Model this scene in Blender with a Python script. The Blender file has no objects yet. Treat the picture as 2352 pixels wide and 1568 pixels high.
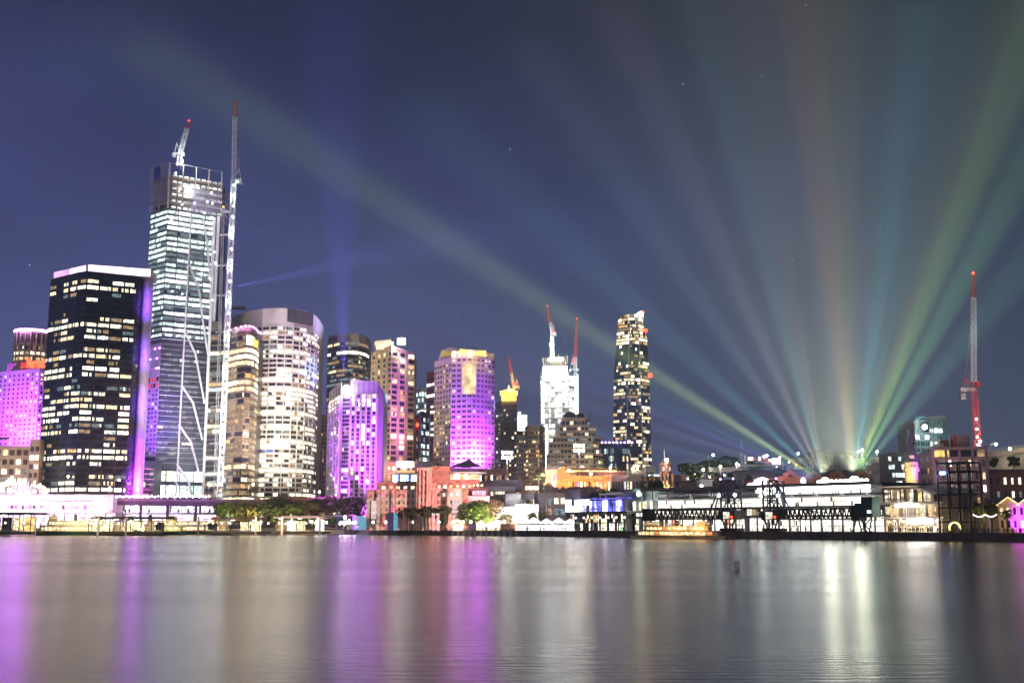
import bpy, math, random
from mathutils import Vector
R = math.radians
C = bpy.context.scene.collection
rng = random.Random(7)

# ------------------------------------------------------------------ camera
F, CX, CY, H = 2613.0, 1176.0, 784.0, 4.5          # picture measured on a 2352 x 1568 grid
TH = math.atan((1206.0 - CY) / F)
sc = bpy.context.scene
cam = bpy.data.cameras.new('camera'); cam.lens = 40.0; cam.sensor_width = 36.0
cam.clip_start = 0.5; cam.clip_end = 12000
co = bpy.data.objects.new('camera', cam); C.objects.link(co)
co.location = (0, 0, H); co.rotation_euler = (R(90) + TH, 0, 0)
sc.camera = co

# ------------------------------------------------------------------ night sky
SUN_EL, SUN_AZ = 22.0, 205.0          # weak fill sun added behind the camera, a little left, to light the facades
wd = bpy.data.worlds.new('World'); sc.world = wd; wd.use_nodes = True
nt = wd.node_tree; N = nt.nodes; L = nt.links; N.clear()
def nd(t, **k):
    n = N.new(t)
    for a, b in k.items(): setattr(n, a, b)
    return n
def ramp(node, stops):
    cr = node.color_ramp
    while len(cr.elements) > 1: cr.elements.remove(cr.elements[-1])
    cr.elements[0].position, cr.elements[0].color = stops[0][0], (*stops[0][1], 1)
    for p, c in stops[1:]:
        e = cr.elements.new(p); e.color = (*c, 1)
out = nd('ShaderNodeOutputWorld')
tc = nd('ShaderNodeTexCoord'); sep = nd('ShaderNodeSeparateXYZ'); L.new(tc.outputs['Generated'], sep.inputs[0])
# city glow by elevation, tinted violet to the west side and slate to the other
rl = nd('ShaderNodeValToRGB'); L.new(sep.outputs['Z'], rl.inputs[0])
ramp(rl, [(0.0, (.088, .098, .250)), (.14, (.062, .080, .235)), (.27, (.038, .046, .150)), (.42, (.018, .021, .066)), (.6, (.012, .016, .05))])
rr = nd('ShaderNodeValToRGB'); L.new(sep.outputs['Z'], rr.inputs[0])
ramp(rr, [(0.0, (.050, .066, .115)), (.14, (.032, .050, .096)), (.27, (.011, .021, .050)), (.42, (.003, .007, .018)), (.6, (.004, .006, .016))])
mr = nd('ShaderNodeMapRange'); mr.inputs[1].default_value = -.40; mr.inputs[2].default_value = .42; L.new(sep.outputs['X'], mr.inputs[0])
mx = nd('ShaderNodeMix', data_type='RGBA'); L.new(mr.outputs[0], mx.inputs[0]); L.new(rl.outputs[0], mx.inputs[6]); L.new(rr.outputs[0], mx.inputs[7])
cl = nd('ShaderNodeTexNoise'); cl.inputs['Scale'].default_value = 2.6; cl.inputs['Detail'].default_value = 3
cm = nd('ShaderNodeMapping'); cm.inputs['Scale'].default_value = (1, 1, 2.6); L.new(tc.outputs['Generated'], cm.inputs[0]); L.new(cm.outputs[0], cl.inputs['Vector'])
cmr = nd('ShaderNodeMapRange'); cmr.inputs[1].default_value = .3; cmr.inputs[2].default_value = .7; cmr.inputs[3].default_value = .80; cmr.inputs[4].default_value = 1.22; L.new(cl.outputs[0], cmr.inputs[0])
sv = nd('ShaderNodeVectorMath', operation='SCALE'); L.new(mx.outputs[2], sv.inputs[0]); L.new(cmr.outputs[0], sv.inputs['Scale'])
# stars
vo = nd('ShaderNodeTexVoronoi'); vo.inputs['Scale'].default_value = 62; L.new(tc.outputs['Generated'], vo.inputs['Vector'])
st = nd('ShaderNodeMapRange'); st.inputs[1].default_value = .02; st.inputs[2].default_value = .05; st.inputs[3].default_value = 1; st.inputs[4].default_value = 0; L.new(vo.outputs['Distance'], st.inputs[0])
vs = nd('ShaderNodeSeparateColor'); L.new(vo.outputs['Color'], vs.inputs[0])
sm = nd('ShaderNodeMapRange'); sm.inputs[1].default_value = .60; sm.inputs[2].default_value = 1; sm.inputs[3].default_value = 0; sm.inputs[4].default_value = .9; L.new(vs.outputs[0], sm.inputs[0])
smu = nd('ShaderNodeMath', operation='MULTIPLY'); L.new(st.outputs[0], smu.inputs[0]); L.new(sm.outputs[0], smu.inputs[1])
ad = nd('ShaderNodeVectorMath', operation='ADD'); L.new(sv.outputs[0], ad.inputs[0]); L.new(smu.outputs[0], ad.inputs[1])
sky = nd('ShaderNodeTexSky'); sky.sky_type = 'NISHITA'; sky.sun_disc = False; sky.sun_elevation = R(SUN_EL); sky.sun_rotation = R(SUN_AZ)
bsky = nd('ShaderNodeBackground'); bsky.inputs[1].default_value = .0012; L.new(sky.outputs[0], bsky.inputs[0])
bg = nd('ShaderNodeBackground'); bg.inputs[1].default_value = 1.0; L.new(ad.outputs[0], bg.inputs[0])
sh = nd('ShaderNodeAddShader'); L.new(bsky.outputs[0], sh.inputs[0]); L.new(bg.outputs[0], sh.inputs[1]); L.new(sh.outputs[0], out.inputs[0])

sun = bpy.data.lights.new('fill_sun', 'SUN'); sun.energy = .5; sun.angle = R(12); sun.color = (1.0, .93, .90)  # fill light added from the camera side for the facades
so = bpy.data.objects.new('fill_sun', sun); C.objects.link(so)
a = R(SUN_AZ); e = R(SUN_EL)
sd = Vector((math.sin(a) * math.cos(e), math.cos(a) * math.cos(e), math.sin(e)))     # towards the light
so.rotation_euler = sd.to_track_quat('Z', 'Y').to_euler()

vs_ = sc.view_settings; sc.display_settings.display_device = 'sRGB'
vs_.view_transform = 'Standard'; vs_.look = 'None'; vs_.exposure = .3; vs_.gamma = 1; vs_.use_curve_mapping = False
sc.render.engine = 'CYCLES'; cy = sc.cycles
cy.use_denoising = True; cy.max_bounces = 4; cy.diffuse_bounces = 1; cy.glossy_bounces = 2; cy.transmission_bounces = 2
cy.transparent_max_bounces = 6; cy.volume_bounces = 0; cy.sample_clamp_indirect = 40; cy.sample_clamp_direct = 0
cy.use_light_tree = True; cy.caustics_reflective = False; cy.caustics_refractive = False

# ------------------------------------------------------------------ picture -> world
CT, ST = math.cos(TH), math.sin(TH)
def at(u, v, Y):
    a, b = (u - CX) / F, (CY - v) / F
    s = Y / (CT - b * ST)
    return Vector((a * s, Y, H + s * (ST + b * CT)))
def atz(u, v, Z):
    a, b = (u - CX) / F, (CY - v) / F
    s = (Z - H) / (ST + b * CT)
    return Vector((a * s, s * (CT - b * ST), Z))
def zat(v, Y): return at(CX, v, Y).z
GZ = 2.2                                                       # promenade level
Q0 = Vector((-31, 534)); QD = Vector((174, -216)).normalized(); QN = Vector((-QD.y, QD.x))
def q(u, t, v=1180):
    "point of the west quay seen at column u, t metres inland of its edge"
    k = at(u, v, 1).x
    p = Q0 + QN * t
    s = (k * p.y - p.x) / (QD.x - k * QD.y)
    return p + QD * s
def qp(u, v, t):
    p = q(u, t, v)
    return at(u, v, p.y)

# ------------------------------------------------------------------ materials
MATS = {}
def mat(name, col, rough=.65, metal=0., var=.18, scale=.25, spec=.4, alpha=None):
    if name in MATS: return MATS[name]
    m = bpy.data.materials.new(name); m.use_nodes = True; t = m.node_tree; b = t.nodes['Principled BSDF']
    b.inputs['Roughness'].default_value = rough; b.inputs['Metallic'].default_value = metal
    b.inputs['Specular IOR Level'].default_value = spec
    tcn = t.nodes.new('ShaderNodeTexCoord'); n1 = t.nodes.new('ShaderNodeTexNoise'); n1.inputs['Scale'].default_value = scale; n1.inputs['Detail'].default_value = 5
    t.links.new(tcn.outputs['Object'], n1.inputs['Vector'])
    r = t.nodes.new('ShaderNodeMapRange'); r.inputs[1].default_value = .3; r.inputs[2].default_value = .7; r.inputs[3].default_value = 1 - var; r.inputs[4].default_value = 1 + var
    t.links.new(n1.outputs[0], r.inputs[0])
    s = t.nodes.new('ShaderNodeVectorMath'); s.operation = 'SCALE'; s.inputs[0].default_value = col; t.links.new(r.outputs[0], s.inputs['Scale'])
    t.links.new(s.outputs[0], b.inputs['Base Color'])
    if alpha is not None: b.inputs['Alpha'].default_value = alpha
    MATS[name] = m; return m
def lit(name, col, strength, lo=.35, hi=1.5, scale=(.45, .45, .9), sample=False):
    "something that gives off light: a lit window, a lamp, a backlit sign"
    if name in MATS: return MATS[name]
    m = bpy.data.materials.new(name); m.use_nodes = True; t = m.node_tree; b = t.nodes['Principled BSDF']
    b.inputs['Base Color'].default_value = (.03, .03, .03, 1); b.inputs['Roughness'].default_value = .25
    b.inputs['Emission Color'].default_value = (*col, 1)
    if lo == hi:
        b.inputs['Emission Strength'].default_value = strength
    else:
        tcn = t.nodes.new('ShaderNodeTexCoord'); mp = t.nodes.new('ShaderNodeMapping'); mp.inputs['Scale'].default_value = scale
        t.links.new(tcn.outputs['Object'], mp.inputs[0])
        n1 = t.nodes.new('ShaderNodeTexNoise'); n1.inputs['Scale'].default_value = 1; n1.inputs['Detail'].default_value = 3; t.links.new(mp.outputs[0], n1.inputs['Vector'])
        r = t.nodes.new('ShaderNodeMapRange'); r.inputs[1].default_value = .35; r.inputs[2].default_value = .66; r.inputs[3].default_value = lo * strength; r.inputs[4].default_value = hi * strength
        t.links.new(n1.outputs[0], r.inputs[0]); t.links.new(r.outputs[0], b.inputs['Emission Strength'])
    m.cycles.emission_sampling = 'AUTO' if sample else 'NONE'
    MATS[name] = m; return m

GLASS = mat('dark_glass', (.020, .022, .034), .12, var=.3, spec=.6)
GLASSB = mat('blue_glass', (.030, .055, .100), .15, var=.3, spec=.6)
WARM = lit('window_warm', (1, .80, .46), 1.5)
WARMB = lit('window_warm_bright', (1, .88, .60), 4.2)
WARMD = lit('window_warm_dim', (1, .66, .34), .42)
AMBER = lit('window_amber', (1, .58, .20), 1.1)
CREAM = lit('window_cream', (1, .93, .70), 1.7)
COOL = lit('window_cool', (.80, 1, .96), 1.35)
COOLB = lit('window_cool_bright', (.90, 1, .97), 4.6)
COOLD = lit('window_cool_dim', (.55, .80, .85), .28)
BLUEW = lit('window_blue', (.12, .22, 1), .8)
REDW = lit('window_red', (1, .06, .05), .9)
PURW = lit('window_purple', (.62, .12, 1), 1.0)
WHITE = lit('white_lamp', (1, .97, .92), 6, 1, 1)
WORK = lit('work_lamp', (.93, 1, .98), 12, 1, 1)
REDL = lit('red_beacon', (1, .03, .01), 9, 1, 1)
PURL = lit('purple_lamp', (.70, .30, 1), 9, 1, 1)
GOLDL = lit('gold_sign', (1, .62, .10), 3, 1, 1)
REDS = lit('red_sign', (1, .10, .04), 3.0, 1, 1)

# ------------------------------------------------------------------ mesh builder
class MB:
    def __init__(s): s.v = []; s.f = []; s.m = []; s.mats = []
    def mi(s, m):
        if m not in s.mats: s.mats.append(m)
        return s.mats.index(m)
    def face(s, pts, m):
        i = len(s.v); s.v += [Vector(p) for p in pts]; s.f.append(tuple(range(i, i + len(pts)))); s.m.append(s.mi(m))
    def prism(s, poly, z0, z1, m, top=None):
        n = len(poly); i = len(s.v)
        z0s = z0 if isinstance(z0, (list, tuple)) else [z0] * n; z1s = z1 if isinstance(z1, (list, tuple)) else [z1] * n
        s.v += [Vector((p[0], p[1], z)) for p, z in zip(poly, z0s)] + [Vector((p[0], p[1], z)) for p, z in zip(poly, z1s)]
        k = s.mi(m)
        for j in range(n):
            s.f.append((i + j, i + (j + 1) % n, i + n + (j + 1) % n, i + n + j)); s.m.append(k)
        s.f.append(tuple(range(i + n, i + 2 * n))); s.m.append(s.mi(top) if top else k)
        s.f.append(tuple(range(i + n - 1, i - 1, -1))); s.m.append(k)
    def box(s, c, d, m, rot=0):
        cs, sn = math.cos(rot), math.sin(rot); x, y, z = d[0] / 2, d[1] / 2, d[2] / 2
        s.prism([(c[0] + a * x * cs - b * y * sn, c[1] + a * x * sn + b * y * cs) for a, b in ((-1, -1), (1, -1), (1, 1), (-1, 1))], c[2] - z, c[2] + z, m)
    def slab(s, p0, p1, back, z0, z1, m):
        "upright slab along p0-p1, extended by the vector back"
        s.prism([(p0[0], p0[1]), (p1[0], p1[1]), (p1[0] + back[0], p1[1] + back[1]), (p0[0] + back[0], p0[1] + back[1])], z0, z1, m)
    def bar(s, p, q_, w, m, n=4, w2=None):
        p, q_ = Vector(p), Vector(q_); d = q_ - p
        if d.length < 1e-6: return
        d.normalize(); a = d.cross(Vector((0, 0, 1)) if abs(d.z) < .95 else Vector((1, 0, 0))).normalized(); b = d.cross(a)
        w2 = w if w2 is None else w2
        i = len(s.v); k = s.mi(m)
        for e, r in ((p, w), (q_, w2)):
            for j in range(n):
                t = 2 * math.pi * (j + .5) / n; rr_ = r / 2 * (1.414 if n == 4 else 1)
                s.v.append(e + (a * math.cos(t) + b * math.sin(t)) * rr_)
        for j in range(n):
            s.f.append((i + j, i + (j + 1) % n, i + n + (j + 1) % n, i + n + j)); s.m.append(k)
        s.f.append(tuple(range(i + n, i + 2 * n))); s.m.append(k); s.f.append(tuple(range(i + n - 1, i - 1, -1))); s.m.append(k)
    def ball(s, c, r, m, nu=8, nv=6, sz=1):
        i = len(s.v); k = s.mi(m); c = Vector(c)
        s.v.append(c + Vector((0, 0, r * sz)))
        for a in range(1, nv):
            t = math.pi * a / nv
            for b in range(nu):
                f = 2 * math.pi * b / nu; s.v.append(c + Vector((r * math.sin(t) * math.cos(f), r * math.sin(t) * math.sin(f), r * sz * math.cos(t))))
        s.v.append(c - Vector((0, 0, r * sz))); last = len(s.v) - 1
        for b in range(nu):
            s.f.append((i, i + 1 + b, i + 1 + (b + 1) % nu)); s.m.append(k)
            e = i + 1 + (nv - 2) * nu; s.f.append((last, e + (b + 1) % nu, e + b)); s.m.append(k)
        for a in range(nv - 2):
            for b in range(nu):
                x = i + 1 + a * nu
                s.f.append((x + b, x + nu + b, x + nu + (b + 1) % nu, x + (b + 1) % nu)); s.m.append(k)
    def lattice(s, p, q_, w, n, m, t=.22, w2=None, m2=None, split=.0):
        "square lattice mast or jib from p to q: four chords and zig-zag bracing; m2 colours the length beyond split"
        p, q_ = Vector(p), Vector(q_); d = (q_ - p); Ln = d.length; d = d.normalized()
        a = d.cross(Vector((0, 1, 0))).normalized(); b = d.cross(a); w2 = w if w2 is None else w2
        def c(f, j):
            ww = (w + (w2 - w) * f) / 2
            return p + d * (Ln * f) + a * ww * (1, 1, -1, -1)[j] + b * ww * (1, -1, -1, 1)[j]
        for i in range(n):
            mm = m2 if (m2 and (i + .5) / n > split) else m
            for j in range(4):
                f0, f1 = i / n, (i + 1) / n
                s.bar(c(f0, j), c(f1, j), t, mm)
                k = (j + 1) % 4
                s.bar(c(f0, j if i % 2 else k), c(f1, k if i % 2 else j), t * .7, mm)
                s.bar(c(f1, j), c(f1, k), t * .7, mm)
    def build(s, name, parent=None, smooth=False):
        me = bpy.data.meshes.new(name)
        off = Vector((0, 0, 0)); o_ = parent
        while o_ is not None: off += o_.location; o_ = o_.parent
        me.from_pydata([tuple(v - off) for v in s.v], [], s.f)
        for m in s.mats: me.materials.append(m)
        me.polygons.foreach_set('material_index', s.m)
        if smooth: me.polygons.foreach_set('use_smooth', [True] * len(s.f))
        me.update()
        ob = bpy.data.objects.new(name, me); C.objects.link(ob); ob.parent = parent
        if parent is not None: KIDS.setdefault(parent.name, []).append(ob)
        return ob

def tag(o, label=None, cat=None, group=None, kind=None):
    if label: o['label'] = label
    if cat: o['category'] = cat
    if group: o['group'] = group
    if kind: o['kind'] = kind
    return o
def thing(name, label, cat, loc=(0, 0, 0), group=None):
    o = bpy.data.objects.new(name, None); C.objects.link(o); o.location = loc; o.empty_display_size = .5
    return tag(o, label, cat, group)
KIDS = {}
def copy_tree(o, parent=None):
    c = o.copy(); C.objects.link(c); c.parent = parent
    if parent is not None: KIDS.setdefault(parent.name, []).append(c)
    for ch in KIDS.get(o.name, []): copy_tree(ch, c)
    return c
def spot(name, loc, tgt, energy, col, ang, blend=.6, r=.5):
    l = bpy.data.lights.new(name, 'SPOT'); l.energy = energy; l.color = col; l.spot_size = R(ang); l.spot_blend = blend; l.shadow_soft_size = r
    o = bpy.data.objects.new(name, l); C.objects.link(o); o.location = loc
    o.rotation_euler = (Vector(tgt) - Vector(loc)).to_track_quat('-Z', 'Y').to_euler(); return o
def lamp(name, loc, energy, col, r=.5):
    "unseen fill lamp aimed inland so the water shows no streak of it"
    loc = Vector(loc); return spot(name, loc, loc + Vector((0, 10, 1.2)), energy, col, 152, .5, r)
def bulb(name, loc, energy, col, r=.5):
    l = bpy.data.lights.new(name, 'POINT'); l.energy = energy; l.color = col; l.shadow_soft_size = r
    o = bpy.data.objects.new(name, l); C.objects.link(o); o.location = loc; return o
def text(s, height, m, parent, origin, xdir, name='lettering', bold=.0, ext=.15, width=None, tilt=0):
    cu = bpy.data.curves.new(name, 'FONT'); cu.body = s; cu.size = 1; cu.offset = bold; cu.extrude = .02; cu.resolution_u = 3
    ob = bpy.data.objects.new(name, cu); C.objects.link(ob)
    me = bpy.data.meshes.new_from_object(ob.evaluated_get(bpy.context.evaluated_depsgraph_get()))
    bpy.data.objects.remove(ob); bpy.data.curves.remove(cu)
    xs = [v.co.x for v in me.vertices]; ys = [v.co.y for v in me.vertices]; x0, x1, y0, y1 = min(xs), max(xs), min(ys), max(ys)
    k = height / (y1 - y0); kx = width / (x1 - x0) if width else k
    xd = Vector(xdir).normalized(); up = Vector((0, 0, 1)); 
    if tilt: xd, up = xd * math.cos(tilt) + up * math.sin(tilt), up * math.cos(tilt) - xd * math.sin(tilt)
    nrm = xd.cross(up)
    off = Vector((0, 0, 0)); p = parent
    while p is not None: off += p.location; p = p.parent
    for v in me.vertices:
        v.co = Vector(origin) - off + xd * ((v.co.x - x0) * kx) + up * ((v.co.y - y0) * k) + nrm * (v.co.z / .02 * ext)
    me.materials.clear(); me.materials.append(m); me.name = name
    o = bpy.data.objects.new(name, me); C.objects.link(o); o.parent = parent; return o
def outward(p0, p1):
    "horizontal unit normal of the wall p0-p1 on the camera's side"
    d = Vector((p1[0] - p0[0], p1[1] - p0[1], 0)).normalized(); n = Vector((d.y, -d.x, 0))
    m = Vector((p0[0] + p1[0], p0[1] + p1[1], 0))
    return n if n.dot(m) < 0 else -n

class Win:
    "one window: a list of (quad, material)"
    __slots__ = ('q', 'size')
    def __init__(s, quads, size): s.q = quads; s.size = size
def pick(table, r):
    x = r.random() * sum(w for _, w in table)
    for m, w in table:
        x -= w
        if x <= 0: return m
    return table[-1][0]
def grid(p0, p1, z0, z1, nc, nr, fw, fh, table, r, panes=(1, 1), off=.12, base=None, skip=None, floor=None, z0b=None, z1b=None, gap=.06):
    """windows on the wall p0-p1: nc columns, nr rows; table picks a material for each window (base for each pane when given);
    floor(i) may return another table for that row"""
    n = outward(p0, p1); a = Vector((p0[0], p0[1], 0)); d = Vector((p1[0] - p0[0], p1[1] - p0[1], 0)); Lw = d.length; d /= Lw
    W, Hh = Lw / nc, (z1 - z0) / nr; ws = []
    for i in range(nr):
        tb = (floor(i) if floor else None) or table
        for j in range(nc):
            if skip and skip(i, j): continue
            m = pick(tb, r)
            x0, zz = W * (j + .5 - fw / 2), z0 + Hh * (i + .5 - fh / 2)
            w, h = W * fw, Hh * fh; qs = []
            for pi in range(panes[0]):
                for pj in range(panes[1]):
                    xa = x0 + w * pi / panes[0]; xb = x0 + w * (pi + 1) / panes[0]; za = zz + h * pj / panes[1]; zb = zz + h * (pj + 1) / panes[1]
                    if panes[0] > 1: xa += gap; xb -= gap
                    if panes[1] > 1: za += gap; zb -= gap
                    mm = m
                    if base and m is not GLASS and r.random() < base: mm = GLASS if r.random() < .5 else pick(tb, r)
                    o = a + n * off
                    qs.append(([o + d * xa + Vector((0, 0, za)), o + d * xb + Vector((0, 0, za)), o + d * xb + Vector((0, 0, zb)), o + d * xa + Vector((0, 0, zb))], mm))
            P = qs[0][0][0]; face = abs(n.x * P.x + n.y * P.y) / math.hypot(P.x, P.y)
            ws.append(Win(qs, w * h * face * (1.0 if m is GLASS else 1.15)))
    return ws
def add_windows(root, ws, name='window', most=100):
    "the windows that show largest become parts, the rest one part of kind stuff"
    ws = sorted(ws, key=lambda w: -w.size)
    for w in ws[:most]:
        b = MB()
        for pts, m in w.q: b.face(pts, m)
        b.build(name, root)
    if len(ws) > most:
        b = MB()
        for w in ws[most:]:
            for pts, m in w.q: b.face(pts, m)
        tag(b.build(name, root), kind='stuff')
def ribbons(root, faces, z0, z1, nr, fh, pane, table, r, name='ribbon_window', off=.12, floor=None, clump=4, gap=.08):
    "one strip of glazing for each storey, running round all the given faces"
    Hh = (z1 - z0) / nr
    for i in range(nr):
        tb = (floor(i) if floor else None) or table; b = MB()
        za, zb = z0 + Hh * (i + .5 - fh / 2), z0 + Hh * (i + .5 + fh / 2)
        for p0, p1 in faces:
            n = outward(p0, p1) * off; d = Vector((p1[0] - p0[0], p1[1] - p0[1], 0)); k = max(1, round(d.length / pane))
            m = None
            for j in range(k):
                if m is None or r.random() < 1 / clump: m = pick(tb, r)
                A = Vector((p0[0], p0[1], 0)) + n + d * (j / k) + d.normalized() * gap; B = Vector((p0[0], p0[1], 0)) + n + d * ((j + 1) / k) - d.normalized() * gap
                b.face([A + Vector((0, 0, za)), B + Vector((0, 0, za)), B + Vector((0, 0, zb)), A + Vector((0, 0, zb))], m)
        b.build(name, root)
def corners(tops, kref, Yref):
    "plan of a block from its roof-line: visible roof corners (u, v) or (u, v, Y) left to right"
    Z = at(tops[kref][0], tops[kref][1], Yref).z
    P = []
    for i, t in enumerate(tops):
        P.append(at(t[0], t[1], Yref) if i == kref else at(*t) if len(t) == 3 else atz(t[0], t[1], Z))
    return P, Z
def plan(P, depth):
    "closed plan: the visible corners and their shadows depth metres behind"
    a, b = P[0], P[-1]
    def bk(p):
        d = Vector((p[0], p[1])).normalized() * .35 + Vector((0, 1)) * .65; d.normalize()
        return (p[0] + d.x * depth, p[1] + d.y * depth)
    return [(p[0], p[1]) for p in P] + [bk(b), bk(a)]
def offs(poly_pts, d):
    "open line of wall points pushed out towards the camera by d"
    res = []
    for i, p in enumerate(poly_pts):
        n = Vector((0, 0, 0))
        if i > 0: n += outward(poly_pts[i - 1], p)
        if i < len(poly_pts) - 1: n += outward(p, poly_pts[i + 1])
        n.normalize(); res.append(Vector((p[0] + n.x * d, p[1] + n.y * d, 0)))
    return res

# ================================================================== SETTING
def water_mat():
    m = bpy.data.materials.new('harbour_water'); m.use_nodes = True; t = m.node_tree; b = t.nodes['Principled BSDF']
    b.inputs['Base Color'].default_value = (.014, .016, .016, 1); b.inputs['IOR'].default_value = 3.4
    tcn = t.nodes.new('ShaderNodeTexCoord')
    def noise(sx, sy, sc_, det):
        mp = t.nodes.new('ShaderNodeMapping'); mp.inputs['Scale'].default_value = (sx, sy, 1); t.links.new(tcn.outputs['Object'], mp.inputs[0])
        n = t.nodes.new('ShaderNodeTexNoise'); n.inputs['Scale'].default_value = sc_; n.inputs['Detail'].default_value = det; t.links.new(mp.outputs[0], n.inputs['Vector']); return n
    big = noise(.012, .05, 1, 2)
    r = t.nodes.new('ShaderNodeMapRange'); r.inputs[1].default_value = .35; r.inputs[2].default_value = .65; r.inputs[3].default_value = .185; r.inputs[4].default_value = .225
    t.links.new(big.outputs[0], r.inputs[0]); t.links.new(r.outputs[0], b.inputs['Roughness'])
    b.inputs['Anisotropic'].default_value = .5
    tv = t.nodes.new('ShaderNodeCombineXYZ'); tv.inputs[0].default_value = 1; t.links.new(tv.outputs[0], b.inputs['Tangent'])
    fine = noise(.28, 2.6, 1, 4)
    bp = t.nodes.new('ShaderNodeBump'); bp.inputs['Strength'].default_value = .09; bp.inputs['Distance'].default_value = .4
    t.links.new(fine.outputs[0], bp.inputs['Height']); t.links.new(bp.outputs[0], b.inputs['Normal'])
    return m
b = MB(); b.face([(-2500, -200, 0), (2500, -200, 0), (2500, 900, 0), (-2500, 900, 0)], water_mat())
tag(b.build('water'), kind='structure')
PAVE = mat('paving', (.22, .20, .18), .8, var=.25, scale=.12)
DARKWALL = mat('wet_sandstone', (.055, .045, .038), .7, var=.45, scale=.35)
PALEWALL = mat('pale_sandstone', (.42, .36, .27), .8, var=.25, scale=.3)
land = [(-2500, 604), (-88, 604), (143, 318), (399, 0), (2500, 0), (2500, 2400), (-2500, 2400)]
b = MB(); b.prism(land, -1.5, GZ, PAVE); tag(b.build('ground'), kind='structure')

# quay walls with their buttresses
def wall_run(name, label, p0, p1, m, step, post, hh=.25):
    p0, p1 = Vector((*p0, 0)), Vector((*p1, 0)); n = outward(p0, p1); d = (p1 - p0).normalized(); Ln = (p1 - p0).length
    root = thing(name, label, 'sea wall', p0)
    b = MB(); b.slab(p0 + n * .05, p1 + n * .05, n * .35, -.8, GZ + hh, m); b.build('wall', root)
    b = MB(); k = int(Ln / step)
    for i in range(k + 1):
        o = p0 + d * (Ln * i / max(k, 1)); b.slab(o + n * .42 - d * post / 2, o + n * .42 + d * post / 2, n * .3, -.8, GZ - .2, m)
    b.build('buttress', root); tag(root.children[1], kind='stuff') if k > 100 else None
    return root
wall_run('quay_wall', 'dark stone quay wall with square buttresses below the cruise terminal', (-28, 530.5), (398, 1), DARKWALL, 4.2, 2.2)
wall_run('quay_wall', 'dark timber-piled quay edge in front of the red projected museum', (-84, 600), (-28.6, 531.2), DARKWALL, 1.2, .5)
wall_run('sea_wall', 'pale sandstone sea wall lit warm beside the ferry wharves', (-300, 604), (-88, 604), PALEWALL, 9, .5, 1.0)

# hill and the far shore behind The Rocks
HILLM = mat('hill_grass', (.030, .040, .022), .9, var=.4, scale=.05)
def hill(name, cx, cy_, rx, ry, h, m):
    b = MB(); nu, nv = 36, 9; rows = []
    for i in range(nv + 1):
        t = i / nv; z = GZ - .1 + h * math.cos(t * math.pi / 2) ** 1.3
        rows.append([(cx + rx * t * math.cos(2 * math.pi * j / nu), cy_ + ry * t * math.sin(2 * math.pi * j / nu), z) for j in range(nu)])
    for i in range(nv):
        for j in range(nu):
            k = (j + 1) % nu
            if i == 0: b.face([rows[0][0], rows[1][j], rows[1][k]], m)
            else: b.face([rows[i][j], rows[i + 1][j], rows[i + 1][k], rows[i][k]], m)
    tag(b.build(name, smooth=True), kind='structure')
hill('hill', 150, 760, 210, 150, 21, HILLM)

# ================================================================== SEARCHLIGHTS AND HAZE
O1 = qp(1960, 1105, 22); O2 = qp(1893, 1106, 22)
def beam(src, u, v, power, col, ang, k=.35, blend=1.):
    "searchlight from the terminal roof: its axis passes (u, v) at k times further from the camera than the lamp"
    p = at(u, v, src.y * (1 + k)); d = (p - src).normalized()
    spot('searchlight', src + d * 3.2, src + d * 50, power * 1.5e8, col, ang, blend, .35)
for u, v, pw, c_, an in ((1385, 858, .30, (.14, .50, .66), 4.5), (1405, 905, .36, (.36, .34, 1), 4.2), (1440, 960, .26, (.50, .46, .95), 4), (1420, 1005, .22, (.30, .50, .95), 3.6),
        (1520, 760, .26, (.14, .50, .56), 7), (1575, 640, .22, (.44, .48, .66), 6), (1650, 560, .22, (.62, .44, .58), 6), (1735, 500, .26, (.22, .56, .56), 6), (1790, 520, .18, (.66, .52, .42), 6)): beam(O2, u, v, pw * .85, c_, an, .25)
beam(O2, 1300, 728, .36, (.84, 1, .26), 4.8, .2); beam(O2, 1320, 750, .12, (.5, .8, .5), 10, .16)
for u, v, pw, c_, an in ((1838, 450, .24, (.44, .44, .56), 6), (1884, 450, .46, (1, .56, .24), 5.5), (1932, 450, .34, (.76, .74, .26), 6), (1990, 450, .26, (.26, .52, .54), 6), (2052, 470, .56, (.08, .64, .70), 5.5), (2112, 480, .36, (.12, .74, .52), 5.5),
        (2160, 500, .40, (.70, .86, .20), 6.0), (2200, 510, .62, (.56, 1, .18), 6.5), (2262, 550, .46, (.32, .90, .28), 7.5), (2330, 640, .26, (.22, .60, .34), 9)): beam(O1, u, v, pw * (.60 if u < 2100 else .5), c_, an * 1.1, .30 if u < 2100 else .06)
for s_, e_ in ((O1, 1.0), (O2, .6)): spot('searchlight', s_ + Vector((0, 0, 3)), s_ + Vector((0, 6, 60)), e_ * 4.5e5, (.80, .98, .70), 130, 1, .5); spot('searchlight', s_ + Vector((0, -.5, 2.6)), s_ + Vector((0, 4, 60)), e_ * 1.15e6, (1, .97, .50), 90, 1, .5)  # wide spots added to whiten the haze round the two searchlights
# the fainter beams over the city
def beam2(u0, v0, Y, u1, v1, power, col, ang, Y1=None):
    s = at(u0, v0, Y); p = at(u1, v1, Y1 or Y); d = (p - s).normalized()
    spot('searchlight', s, s + d * 50, power * 1e8, col, ang, 1, .35)
beam2(790, 868, 672, 768, 40, .17, (.15, .13, 1), 17)
beam2(1505, 1089, 568, 1400, 1010, .10, (.35, .55, 1), 4, 620)
beam2(1505, 1089, 568, 1380, 1035, .07, (.40, .60, 1), 3, 620)
beam2(529, 661, 731, 2300, 283, .2, (.16, .22, .9), 9)

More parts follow.
